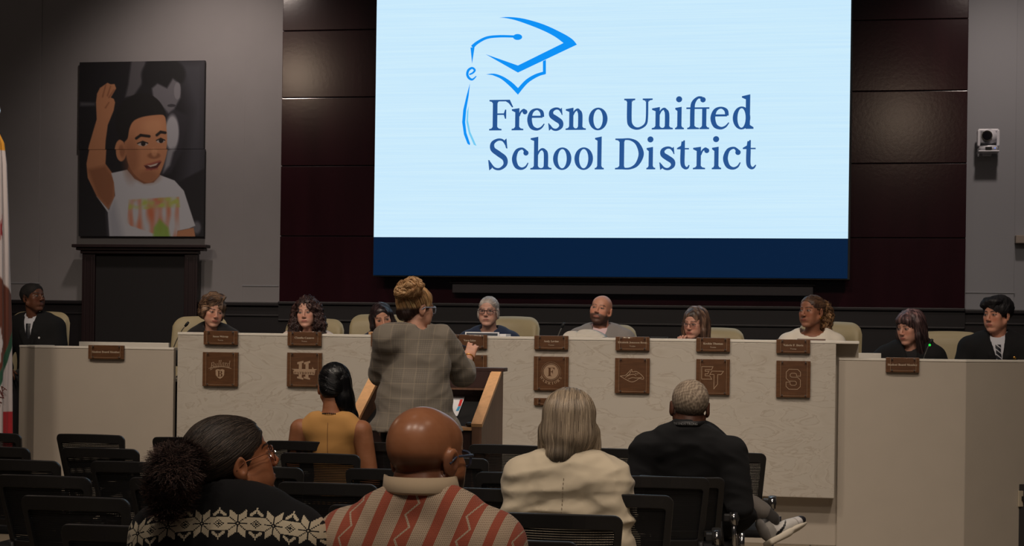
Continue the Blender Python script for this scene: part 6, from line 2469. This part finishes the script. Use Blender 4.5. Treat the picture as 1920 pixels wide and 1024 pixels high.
hair_obj('hair', [('u', 0, ell((0, .022, .040), (.094, .108, .090))), ('u', .03, ell((0, .045, -.035), (.098, .085, .085))), ('u', .02, cap((-.083, .0, -.02), (-.088, -.01, -.085), .026, .022)), ('u', .02, cap((.083, .0, -.02), (.090, -.01, -.095), .026, .022)),
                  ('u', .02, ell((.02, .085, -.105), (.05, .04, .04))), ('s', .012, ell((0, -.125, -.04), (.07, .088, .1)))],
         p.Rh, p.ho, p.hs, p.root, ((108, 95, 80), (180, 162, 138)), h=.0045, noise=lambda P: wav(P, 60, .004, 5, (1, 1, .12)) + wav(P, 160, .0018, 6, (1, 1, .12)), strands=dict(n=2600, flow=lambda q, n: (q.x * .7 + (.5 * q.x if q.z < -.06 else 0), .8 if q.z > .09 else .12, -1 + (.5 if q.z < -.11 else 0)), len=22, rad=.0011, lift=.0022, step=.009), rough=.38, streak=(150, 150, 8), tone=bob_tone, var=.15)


def long_folds(seed, a=.012):
    def f(P):
        x, y, z = P.T
        zz = z - p.N[2]
        n = crease(P, 13, a, seed, (.7, 1, 1.9)) + crease(P, 26, a * .5, seed + 3, (.7, 1, 1.8)) + crease(P, 45, a * .22, seed + 5) + wav(P, 6, a * .5, seed + 7)
        arc = np.sin((zz + .9 * np.abs(x) ** 1.3) * 55 + nz(P, 8, seed)) * np.clip((-zz - .10) * 12, 0, 1) * .003
        return n + arc
    return f


m_cr = cloth_mat('cream_jersey', (212, 198, 172), .85)
p.garment('top', m_cr, .024, .0065, arms=1.0, add=[('u', .07, cap(p.belly + A3(-.125, .01, -.02), p.belly + A3(.125, .01, -.02), .125)), ('u', .07, cap(p.belly + A3(-.125, .01, .12), p.belly + A3(.125, .01, .12), .118)), ('u', .07, cap(p.chest + A3(-.11, .01, .02), p.chest + A3(.11, .01, .02), .112))], noise=long_folds(44, .009), neckcut=.004)
V_, Q_ = p.last
b = MB()
for i in range(15):
    z = p.N[2] - .05 - i * .016
    x = p.N[0] + .004 * i / 4
    y = p.on_front(V_, Q_, x, z, 1) + .0006
    b.box((x - .0012, y - .001, z - .0045), (x + .0012, y + .0012, z + .0045))
b.build('seam', cloth_mat('seam_thread', (120, 104, 84)), p.root)
p.legs(m_denim, knee=KN, foot=FT)

# bald man, striped shirt
sp = dict(skin=(178, 118, 82), nape=(74, 46, 36), gloss=1, hs=1.10, band=0, yaw=-24, pitch=-3, lean=-.15, w=1.08, fat=1.22, shrug=-.035, neck=.105, neckr=.062, jaw=1.12, beard=(24, 18, 16), wr={s: (s * .15, -.34, .62) for s in (-1, 1)}, elb={-1: (-.05, -.03, -.28), 1: (.02, -.03, -.28)}, lx=.02, necklo=.045, hipz=.60, armr=1.2, brow=(20, 14, 12))
p = aud_person(800, 857, 758, 'bald bearded man in glasses and knitted cream and rust striped shirt, nearest the camera', sp)
bk = []
for k_, z_ in enumerate((-.075, -.10)):
    pts = [(-.05 + .02 * i, .092 - .9 * (-.05 + .02 * i) ** 2 * 4 + .012 - .004 * k_, z_ + .006 * math.sin(i)) for i in range(6)]
    pts = [p.ho + p.Rh @ A3(*q) * p.hs for q in pts]
p.body(h=.008, hf=.0032, extra=xf([('u', .02, cap((-.028, .064, -.092), (.028, .064, -.092), .028, .028)), ('s', .004, cap((-.045, .101, -.070), (.050, .099, -.064), .003, .003))], p.Rh, p.ho, p.hs))
m_str = cloth_mat('striped_knit', (196, 172, 146), .9, bump=.5, bscale=700)
nt, b = nodes(m_str)
at_ = nt.nodes.new('ShaderNodeAttribute')
at_.attribute_name = 'pat'
spx = nt.nodes.new('ShaderNodeSeparateXYZ')
nt.links.new(at_.outputs['Vector'], spx.inputs[0])
cc, zz = spx.outputs['X'], spx.outputs['Y']
PER = .152
f_ = mth(nt, 'MULTIPLY', mth(nt, 'FRACT', mth(nt, 'ADD', mth(nt, 'MULTIPLY', cc, 1 / PER), .5)), PER)
dz_ = mth(nt, 'SUBTRACT', f_, PER / 2)                        # distance from the zigzag stripe centre
adz = mth(nt, 'ABSOLUTE', dz_)
zig = mth(nt, 'LESS_THAN', adz, .0235)
pln = mth(nt, 'GREATER_THAN', adz, PER / 2 - .0135)
tri = mth(nt, 'SUBTRACT', mth(nt, 'PINGPONG', zz, .029), .0145)
ln = mth(nt, 'LESS_THAN', mth(nt, 'ABSOLUTE', mth(nt, 'SUBTRACT', dz_, mth(nt, 'MULTIPLY', tri, .8))), .0030)
rust = mth(nt, 'MAXIMUM', mth(nt, 'MULTIPLY', zig, mth(nt, 'SUBTRACT', 1.0, ln)), pln)
k1 = mth(nt, 'LESS_THAN', mth(nt, 'FRACT', mth(nt, 'MULTIPLY', cc, 1 / .0046)), .34)
k2 = mth(nt, 'LESS_THAN', mth(nt, 'FRACT', mth(nt, 'MULTIPLY', zz, 1 / .0050)), .60)
kn = mth(nt, 'MULTIPLY', k1, k2)
m1 = nt.nodes.new('ShaderNodeMix'); m1.data_type = 'RGBA'
m1.inputs['A'].default_value = (*lin((208, 184, 158)), 1); m1.inputs['B'].default_value = (*lin((132, 108, 88)), 1)
nt.links.new(kn, m1.inputs['Factor'])
m2 = nt.nodes.new('ShaderNodeMix'); m2.data_type = 'RGBA'
m2.inputs['A'].default_value = (*lin((182, 92, 68)), 1); m2.inputs['B'].default_value = (*lin((156, 74, 54)), 1)
nt.links.new(kn, m2.inputs['Factor'])
m3 = nt.nodes.new('ShaderNodeMix'); m3.data_type = 'RGBA'
nt.links.new(rust, m3.inputs['Factor']); nt.links.new(m1.outputs['Result'], m3.inputs['A']); nt.links.new(m2.outputs['Result'], m3.inputs['B'])
nt.links.new(m3.outputs['Result'], b.inputs['Base Color'])
o = p.garment('shirt', m_str, .020, .0075, arms=1.0, fore=False, noise=lambda P: crease(P, 6, .006, 51) + wav(P, 14, .004, 52), neckcut=.004, k=.04)
V_, Q_ = p.last
pc = np.zeros((len(V_), 3))
ppm = 770.
R_t = .30
xx = V_[:, 0]
uu = np.sign(-xx) * np.arcsin(np.clip(np.abs(xx) / .33, 0, .98)) * .33
pc[:, 0] = uu + .40 * (p.N[2] - V_[:, 2]) + (795 - 777) / ppm
pc[:, 1] = V_[:, 2]
a_ = o.data.attributes.new('pat', 'FLOAT_VECTOR', 'POINT')
a_.data.foreach_set('vector', pc.ravel())
col_ = p.collar(cloth_mat('beige_knit_collar', (196, 174, 144), .9), .030, .018, .9, lift=.040)
p.glasses(mat('slate_blue_frame', (74, 82, 104), .3), ry=.018, rx=.026, t=.003)
p.legs(m_denim, knee=KN, foot=FT)

# woman in the patterned sweater, profile
sp = dict(skin=(172, 112, 78), hs=.96, yaw=-53, pitch=16, roll=0, lean=-.15, w=1.03, fat=1.2, neck=.105, neckr=.060, jaw=1.15, nose=1.15, lips=(150, 84, 78), wr={s: (s * .15, -.34, .62) for s in (-1, 1)}, elb={-1: (-.01, -.03, -.28), 1: (.05, -.03, -.28)}, lx=.088, necklo=.045, hipz=.60, armr=1.2, brow=(30, 20, 18), shrug=-.02)
p = aud_person(440, 866, 758, 'woman with large frizzy ponytail and glasses in black sweater with cream star pattern', sp)
p.body(h=.008, hf=.0028)
hair_obj('hair', [('u', 0, ell((0, .030, .038), (.086, .106, .090))), ('s', .008, ell((0, -.124, -.030), (.10, .090, .094)))] + [('s', .008, ell((s * .092, .004, -.012), (.026, .024, .034))) for s in (-1, 1)], p.Rh, p.ho, p.hs, p.root, ((38, 31, 27), (84, 71, 60)), h=.004,
         noise=lambda P: wav(P, 220, .0014, 5, (1, .15, .6)), clip=[lambda X, Y, Z: (-.085 - Z - .25 * Y) + 0 * X], strands=dict(n=2200, flow=lambda q, n: (0, 1, -.35), len=16, rad=.0009, lift=.0014, wave=.0006), rough=.5, streak=(120, 16, 120), var=.3)


def frizz(o_, rad, n, seed, cols, name):
    """a cloud of short kinked locks round a core"""
    rs = np.random.RandomState(seed)
    prims = [('u', 0 if i == 0 else .04, ell(c, r)) for i, (c, r) in enumerate(rad)]
    V, Q = sdf_mesh(prims, .007, noise=lambda P: wav(P, 55, .014, seed) + wav(P, 130, .007, seed + 1))
    c0, c1 = A3(cols[0]), A3(cols[1])
    bvh = None
    vs, fs, tt = [], [], []
    ctr = np.mean([A3(c) for c, r in rad], axis=0)
    pick = rs.choice(len(V), n)
    for si in pick:
        q = V[si].copy()
        d = q - ctr
        d = d / (np.linalg.norm(d) + 1e-9)
        t1 = np.cross(d, rs.randn(3)); t1 /= np.linalg.norm(t1)
        dr = d * .55 + t1 * .9
        q = q - d * .012
        ph = rs.rand() * 6.28
        L = rs.randint(5, 9)
        w_ = .0003 + rs.rand() * .0003
        b0 = len(vs)
        f_v = rs.rand()
        side_ = np.cross(dr, d); side_ /= np.linalg.norm(side_) + 1e-9
        for k in range(L):
            q = q + dr / np.linalg.norm(dr) * .0055 + side_ * math.sin(ph + k * 2.1) * .0024 + d * .0008
            dr = dr - d * .06
            vs += [tuple(q - side_ * w_), tuple(q + side_ * w_)]
            tt += [f_v, f_v]
        for k in range(L - 1):
            a = b0 + 2 * k
            fs.append((a, a + 1, a + 3, a + 2))
    tt = np.array(tt)[:, None]
    colr = np.vstack([np.tile(c0 * .8 + c1 * .2, (len(V), 1)), c0 * (1 - tt) + c1 * tt])
    fq = np.array(fs) + len(V)
    return mesh_obj(name, np.vstack([V, np.array(vs)]), np.vstack([Q, fq]), mat('frizzy_hair', attr='col', rough=.75), p.root, colr)


pc_ = p.to_local(PT(326, 894, 785))
frizz(p, [(pc_ + A3(0, 0, .03), (.037, .040, .042)), (pc_ + A3(.006, 0, -.020), (.042, .040, .046)), (pc_ + A3(.016, 0, -.062), (.030, .030, .034)), (pc_ + A3(-.032, -.02, .036), (.024, .024, .024))], 13000, 5, ((34, 24, 22), (104, 78, 68)), 'ponytail')
p.glasses(mat('copper_frame', (150, 96, 70), .3, metal=.5), ry=.020, rx=.026, t=.0016)
m_swb, m_swc = cloth_mat('black_sweater', (16, 16, 19), .95, bump=.3, bscale=700, sheen=0), cloth_mat('cream_yarn', (214, 200, 172), .95, bump=.3, bscale=700)
o = p.garment('sweater', m_swb, .020, .0075, arms=1.0, noise=lambda P: crease(P, 6, .006, 61) + wav(P, 12, .004, 62), neckcut=.003, k=.04)
o.data.materials.append(m_swc)
V_, Q_ = p.last
zc_ = p.to_local(PT(425, 988, 796))[2]
bm = bmesh.new()
bm.from_mesh(o.data)
bm.faces.ensure_lookup_table()
xc_ = p.to_local(PT(425, 988, 796))[0]


def uv_of(c):
    x = -(c.x - xc_)
    xr = -(c.x - p.chest[0])
    u = math.asin(max(-.97, min(.97, xr / .36))) * .36 - math.asin(max(-.97, min(.97, (xr - x) / .36))) * .36
    v = c.z - (zc_ - .45 * u * u)
    return u, v


sel = [f for f in bm.faces if f.calc_center_median().y > p.chest[1] - .05 and abs(uv_of(f.calc_center_median())[1]) < .048]
edges = set(e for f in sel for e in f.edges)
bmesh.ops.subdivide_edges(bm, edges=list(edges), cuts=4, use_grid_fill=True)


def motif(u, v):
    a = u / .00377
    P2 = 24
    dx = (a + P2 / 2) % P2 - P2 / 2
    dx = round(dx)
    dy = round(v / .0028)
    x, y = abs(dx), abs(dy)
    for s_, t_ in ((x, y), (y, x)):
        if .5 < s_ <= 5.5 and .5 < t_ - s_ <= 6.5:
            return 1
    if x == 0 and y == 0:
        return 1
    x2 = abs(abs(dx) - 12)
    d = x2 + y
    if 3.5 < d <= 5 or 1.2 < d <= 2.3:
        return 1
    if y >= 7 and 9.5 <= y + x2 <= 12 and x2 <= 4 and not (y + x2 < 10.5 and x2 == 0):
        return 1
    if y in (12, 13) and x2 == 0:
        return 1
    return 0


for f in bm.faces:
    c = f.calc_center_median()
    if c.y < p.chest[1] - .05:
        continue
    u, v = uv_of(c)
    if abs(v) < .045 and motif(u, v):
        f.material_index = 1
bm.to_mesh(o.data)
bm.free()
o.data.polygons.foreach_set('use_smooth', [True] * len(o.data.polygons))
p.legs(m_denim, knee=KN, foot=FT)

# ------------------------------------------------------------------ woman standing at the podium
sp = dict(skin=(214, 160, 134), hs=1.06, yaw=-42, pitch=-4, lean=.04, w=1.18, fat=1.2, neck=.155, neckr=.055, necklo=.03, hipz=.93, lx=-.02, armr=1.1, seated=0, brow=(120, 84, 56), twist=0, handS=.95, curl={-1: .75, 1: .6})
p = aud_person(781, 578, 318, 'woman standing at the podium in grey checked blazer, blond hair piled up', sp, rz=180)
tl = p.to_local
p.S[-1] = tl(PT(828, 634, 318)); p.S[1] = tl(PT(726, 637, 322))
p.N[0] = (p.S[-1][0] + p.S[1][0]) / 2 - .01
p.hip = A3(p.N[0], .03, .90)
p.chest = p.hip + (p.N - p.hip) * .68
p.belly = p.hip + (p.N - p.hip) * .34
p.E[-1] = tl(PT(866, 704, 314)); p.W[-1] = tl(PT(879, 672, 306))
p.E[1] = tl(PT(716, 702, 316)); p.W[1] = tl(PT(722, 706, 300))
fw = p.W[-1] - p.E[-1]
sp['handR'] = {-1: Rz(-20) @ Rx(-62) @ Ry(-25), 1: Rx(0)}
p.body(h=.008)
m_bl = cloth_mat('checked_tweed', (140, 128, 112), .9)
nt, b = nodes(m_bl)
tc = nt.nodes.new('ShaderNodeTexCoord')
sq = nt.nodes.new('ShaderNodeSeparateXYZ')
nt.links.new(tc.outputs['Object'], sq.inputs[0])
def line(o_, per, w_):
    return mth(nt, 'LESS_THAN', mth(nt, 'FRACT', mth(nt, 'MULTIPLY', o_, 1 / per)), w_)
l1 = mth(nt, 'MAXIMUM', line(sq.outputs['X'], .072, .035), line(sq.outputs['Z'], .085, .03))
l2 = mth(nt, 'MAXIMUM', line(sq.outputs['X'], .012, .25), line(sq.outputs['Z'], .012, .25))
l3 = mth(nt, 'MULTIPLY', mth(nt, 'ADD', line(sq.outputs['X'], .144, .5), line(sq.outputs['Z'], .17, .5)), .5)
mA = nt.nodes.new('ShaderNodeMix'); mA.data_type = 'RGBA'
mA.inputs['A'].default_value = (*lin((138, 129, 116)), 1); mA.inputs['B'].default_value = (*lin((120, 113, 103)), 1)
nt.links.new(mth(nt, 'MULTIPLY', l2, l3), mA.inputs['Factor'])
mB = nt.nodes.new('ShaderNodeMix'); mB.data_type = 'RGBA'
mB.inputs['B'].default_value = (*lin((196, 180, 154)), 1)
nt.links.new(mA.outputs['Result'], mB.inputs['A'])
nt.links.new(mth(nt, 'MULTIPLY', l1, .45), mB.inputs['Factor'])
nt.links.new(mB.outputs['Result'], b.inputs['Base Color'])
hemz = tl(PT(775, 806, 318))[2]
sk = [('u', .06, cap(p.hip + A3(0, .02, .22), p.hip + A3(0, .02, -.05), .175, .245)), ('u', .05, ell(p.hip + A3(0, .02, -.05), (.315, .22, .19))), ('u', .05, cap(p.N + A3(0, .03, .0), p.N + A3(0, .02, .03), .062, .058))]
def bl_noise(P):
    n = crease(P, 7, .012, 71, (.7, 1, 1.8)) + crease(P, 17, .006, 73, (.8, 1, 1.6)) + crease(P, 34, .002, 75) + wav(P, 24, .002, 72)
    x, y, z = P.T
    vent = np.exp(-((x - p.hip[0] + .0) / .004) ** 2) * np.clip((hemz + .17 - z) * 20, 0, 1) * (y > 0) * .012
    return n + vent
bt = [(op, k, pr_) for op, k, pr_ in p.torso(.028)]
gar = p.garment('blazer', m_bl, .03, .008, base=bt, arms=0, add=sk + p.arm(1, .03, .75) + p.arm(-1, .032, .42), noise=bl_noise, neckcut=.004, clip=[lambda X, Y, Z: (hemz - Z) + 0 * X + 0 * Y])
m_pant = cloth_mat('black_trousers', (16, 17, 22), .9)
P_ = [('u', 0, ell(p.hip, (.20, .16, .12)))]
for s_ in (-1, 1):
    P_ += [('u', .04, cap(p.hip + A3(s_ * .09, 0, -.03), p.hip * A3(1, 1, 0) + A3(s_ * .1, -.01, .48), .105, .07)), ('u', .02, cap(p.hip * A3(1, 1, 0) + A3(s_ * .1, -.01, .48), p.hip * A3(1, 1, 0) + A3(s_ * .11, 0, .09), .07, .055))]
V_, Q_ = sdf_mesh(P_, .012, noise=fold_noise(5, .004, 14))
mesh_obj('trousers', V_, Q_, m_pant, p.root)
for s_ in (-1, 1):
    f0 = p.hip * A3(1, 1, 0) + A3(s_ * .11, .02, .045)
    V_, Q_ = sdf_mesh([('u', 0, cap(f0, f0 + A3(0, -.17, -.012), .042, .034)), ('u', .02, cap(f0, f0 + A3(0, 0, .05), .04, .045))], .008, clip=[lambda X, Y, Z: (.003 - Z) + 0 * X + 0 * Y])
    mesh_obj('shoe', V_, Q_, m_black, p.root)


def s_tone(V, c):
    low = np.clip((.012 - V[:, 2] - .15 * (V[:, 1])) * 60, 0, 1)[:, None]
    return c * (1 - low) + A3(52, 36, 32) * low


hair_obj('hair', [('u', 0, ell((0, .024, .040), (.086, .104, .090))), ('u', .02, ell((0, .07, -.03), (.062, .042, .05))), ('s', .010, ell((0, -.122, -.030), (.088, .084, .094)))] + EARCUT, p.Rh, p.ho, p.hs, p.root, ((172, 126, 82), (240, 198, 144)),
         noise=lambda P: wav(P, 110, .003, 5, (1, 1, .6)), clip=[lambda X, Y, Z: (-.078 - Z) + 0 * X], strands=dict(n=900, flow=lambda q, n: (.2, .6, 1) if q.z > 0 else (0, .6, .8), len=14, rad=.0018, lift=.003), rough=.42, streak=(60, 60, 60), tone=s_tone, var=.35)
bc = p.to_local(PT(768, 541, 322))
o_ = frizz.__globals__
V_, Q_ = sdf_mesh([('u', 0, ell(bc, (.072, .06, .046))), ('u', .02, ell(bc + A3(.045, .01, -.03), (.032, .03, .028))), ('u', .02, ell(bc + A3(-.02, 0, .025), (.05, .04, .03)))], .005, noise=lambda P: wav(P, 70, .016, 5) + wav(P, 150, .006, 9))
rs = np.random.RandomState(3)
pk = rs.choice(len(V_), 420)
vs, fs, ids = strand_mesh(V_, Q_, V_[pk], .007, 12, lambda q, n: (n.z + .2, .3 * n.x, -n.x + .3), .0026, 4, .004, 180, .005)
vs = np.array(vs)
tt = rs.rand(len(pk) + 1)[np.array(ids)][:, None]
t0 = np.clip(.5 + .5 * nz(V_ * 70, 1.0, 2), 0, 1)[:, None]
cA, cB = A3(170, 122, 78), A3(242, 202, 150)
cl_ = np.vstack([cA * (1 - t0) + cB * t0, cA * (1 - tt) + cB * tt])
mesh_obj('hair_bun', np.vstack([V_, vs]), np.vstack([Q_, np.array(fs) + len(V_)]), mat('hair_42', attr='col', rough=.42), p.root, cl_)
p.glasses(mat('clear_blue_frame', (176, 190, 214), .2), ry=.020, rx=.027, t=.0032)
wr = p.W[-1]
d_ = fw / np.linalg.norm(fw)
t1 = np.cross(d_, A3(0, 0, 1)); t1 /= np.linalg.norm(t1); t2 = np.cross(d_, t1)
MB().tube([tuple(wr - d_ * .012 + (t1 * math.cos(2 * PI * i / 24) + t2 * math.sin(2 * PI * i / 24)) * .0335) for i in range(24)], .0035, 8, closed=True).build('bracelet', mat('gold', (212, 160, 80), .3, metal=1), p.root)
pen0, pen1 = PT(857, 645, 303), PT(884, 655, 300)
o = MB().box((-.055, -.012, -.0045), (.055, .012, .0045), .003).build('handheld_phone', mat('phone_case', (70, 74, 96), .3), None)
mid = (pen0 + pen1) / 2
o.location = mid
o.rotation_euler = (pen1 - pen0).to_track_quat('X', 'Z').to_euler()
tag(o, 'slim dark phone held in the raised hand of the woman at the podium', 'phone')
# ------------------------------------------------------------------ light
w = bpy.data.worlds.new('World')
bpy.context.scene.world = w
w.use_nodes = True
w.node_tree.nodes['Background'].inputs[0].default_value = (*lin((158, 150, 156)), 1)
w.node_tree.nodes['Background'].inputs[1].default_value = 0.07


def spot(loc, tgt, e, col=(255, 237, 219), size=75, blend=.7, r=.12):
    l = bpy.data.lights.new('downlight', 'SPOT')
    l.energy = e
    l.color = lin(col)
    l.spot_size = math.radians(size)
    l.spot_blend = blend
    l.shadow_soft_size = r
    o = bpy.data.objects.new('downlight', l)
    C.objects.link(o)
    o.location = loc
    o.rotation_euler = (Vector(tgt) - Vector(loc)).to_track_quat('-Z', 'Y').to_euler()
    return o


for x in (-6.4, -4.9, -3.4, -1.9, -0.4, 1.1):
    spot((x, 9.3, 4.7), (x, 12.5, 0.9), 146, size=70, r=.22)
for x in (-3.6, -2.0, -0.4, 1.0):
    spot((x, 7.4, 4.7), (x, 9.6, 0.9), 95, size=80)
for x in (-3.0, -1.5, 0.0, 1.2):
    spot((x, 4.6, 4.7), (x, 6.6, 0.9), 95, size=80)
for x in (-2.0, -0.6, 0.8):
    spot((x, 2.0, 4.5), (x, 4.0, 1.0), 85, size=80)
spot((-5.3, 13.2, 5.0), (-5.35, 14.9, 3.0), 150, col=(255, 236, 224), size=100, blend=1)
spot((1.5, 13.0, 5.0), (1.6, 14.9, 2.6), 120, col=(255, 236, 224), size=90, blend=1)

for x_, y_ in ((1690, 225), (556, 140)):
    q = PY(x_, y_, Y_WOOD)
    d = q - EYE
    k = (4.75 - q.z) / d.z
    l = bpy.data.lights.new('ceiling_bulb', 'POINT')
    l.energy = 30
    l.color = lin((255, 226, 196))
    l.shadow_soft_size = .25
    o = bpy.data.objects.new('ceiling_bulb', l)
    C.objects.link(o)
    o.location = (q.x + d.x * k, q.y - d.y * k, 4.75)

# ------------------------------------------------------------------ camera
cd = bpy.data.cameras.new('Camera')
cd.sensor_width = 36
cd.lens = 36 * F_PX / 1920
cd.shift_y = (CY - 512) / 1920
cd.clip_end = 100
co = bpy.data.objects.new('Camera', cd)
C.objects.link(co)
M = Matrix((RGT, UPV, -FWD)).transposed().to_4x4()
M.translation = EYE
co.matrix_world = M
sc = bpy.context.scene
sc.camera = co
sc.view_settings.view_transform = 'Standard'
sc.view_settings.look = 'None'
sc.view_settings.gamma = 1.0
sc.view_settings.exposure = 0.0
sc.view_settings.use_curve_mapping = False
sc.cycles.max_bounces = 6
sc.cycles.transparent_max_bounces = 24
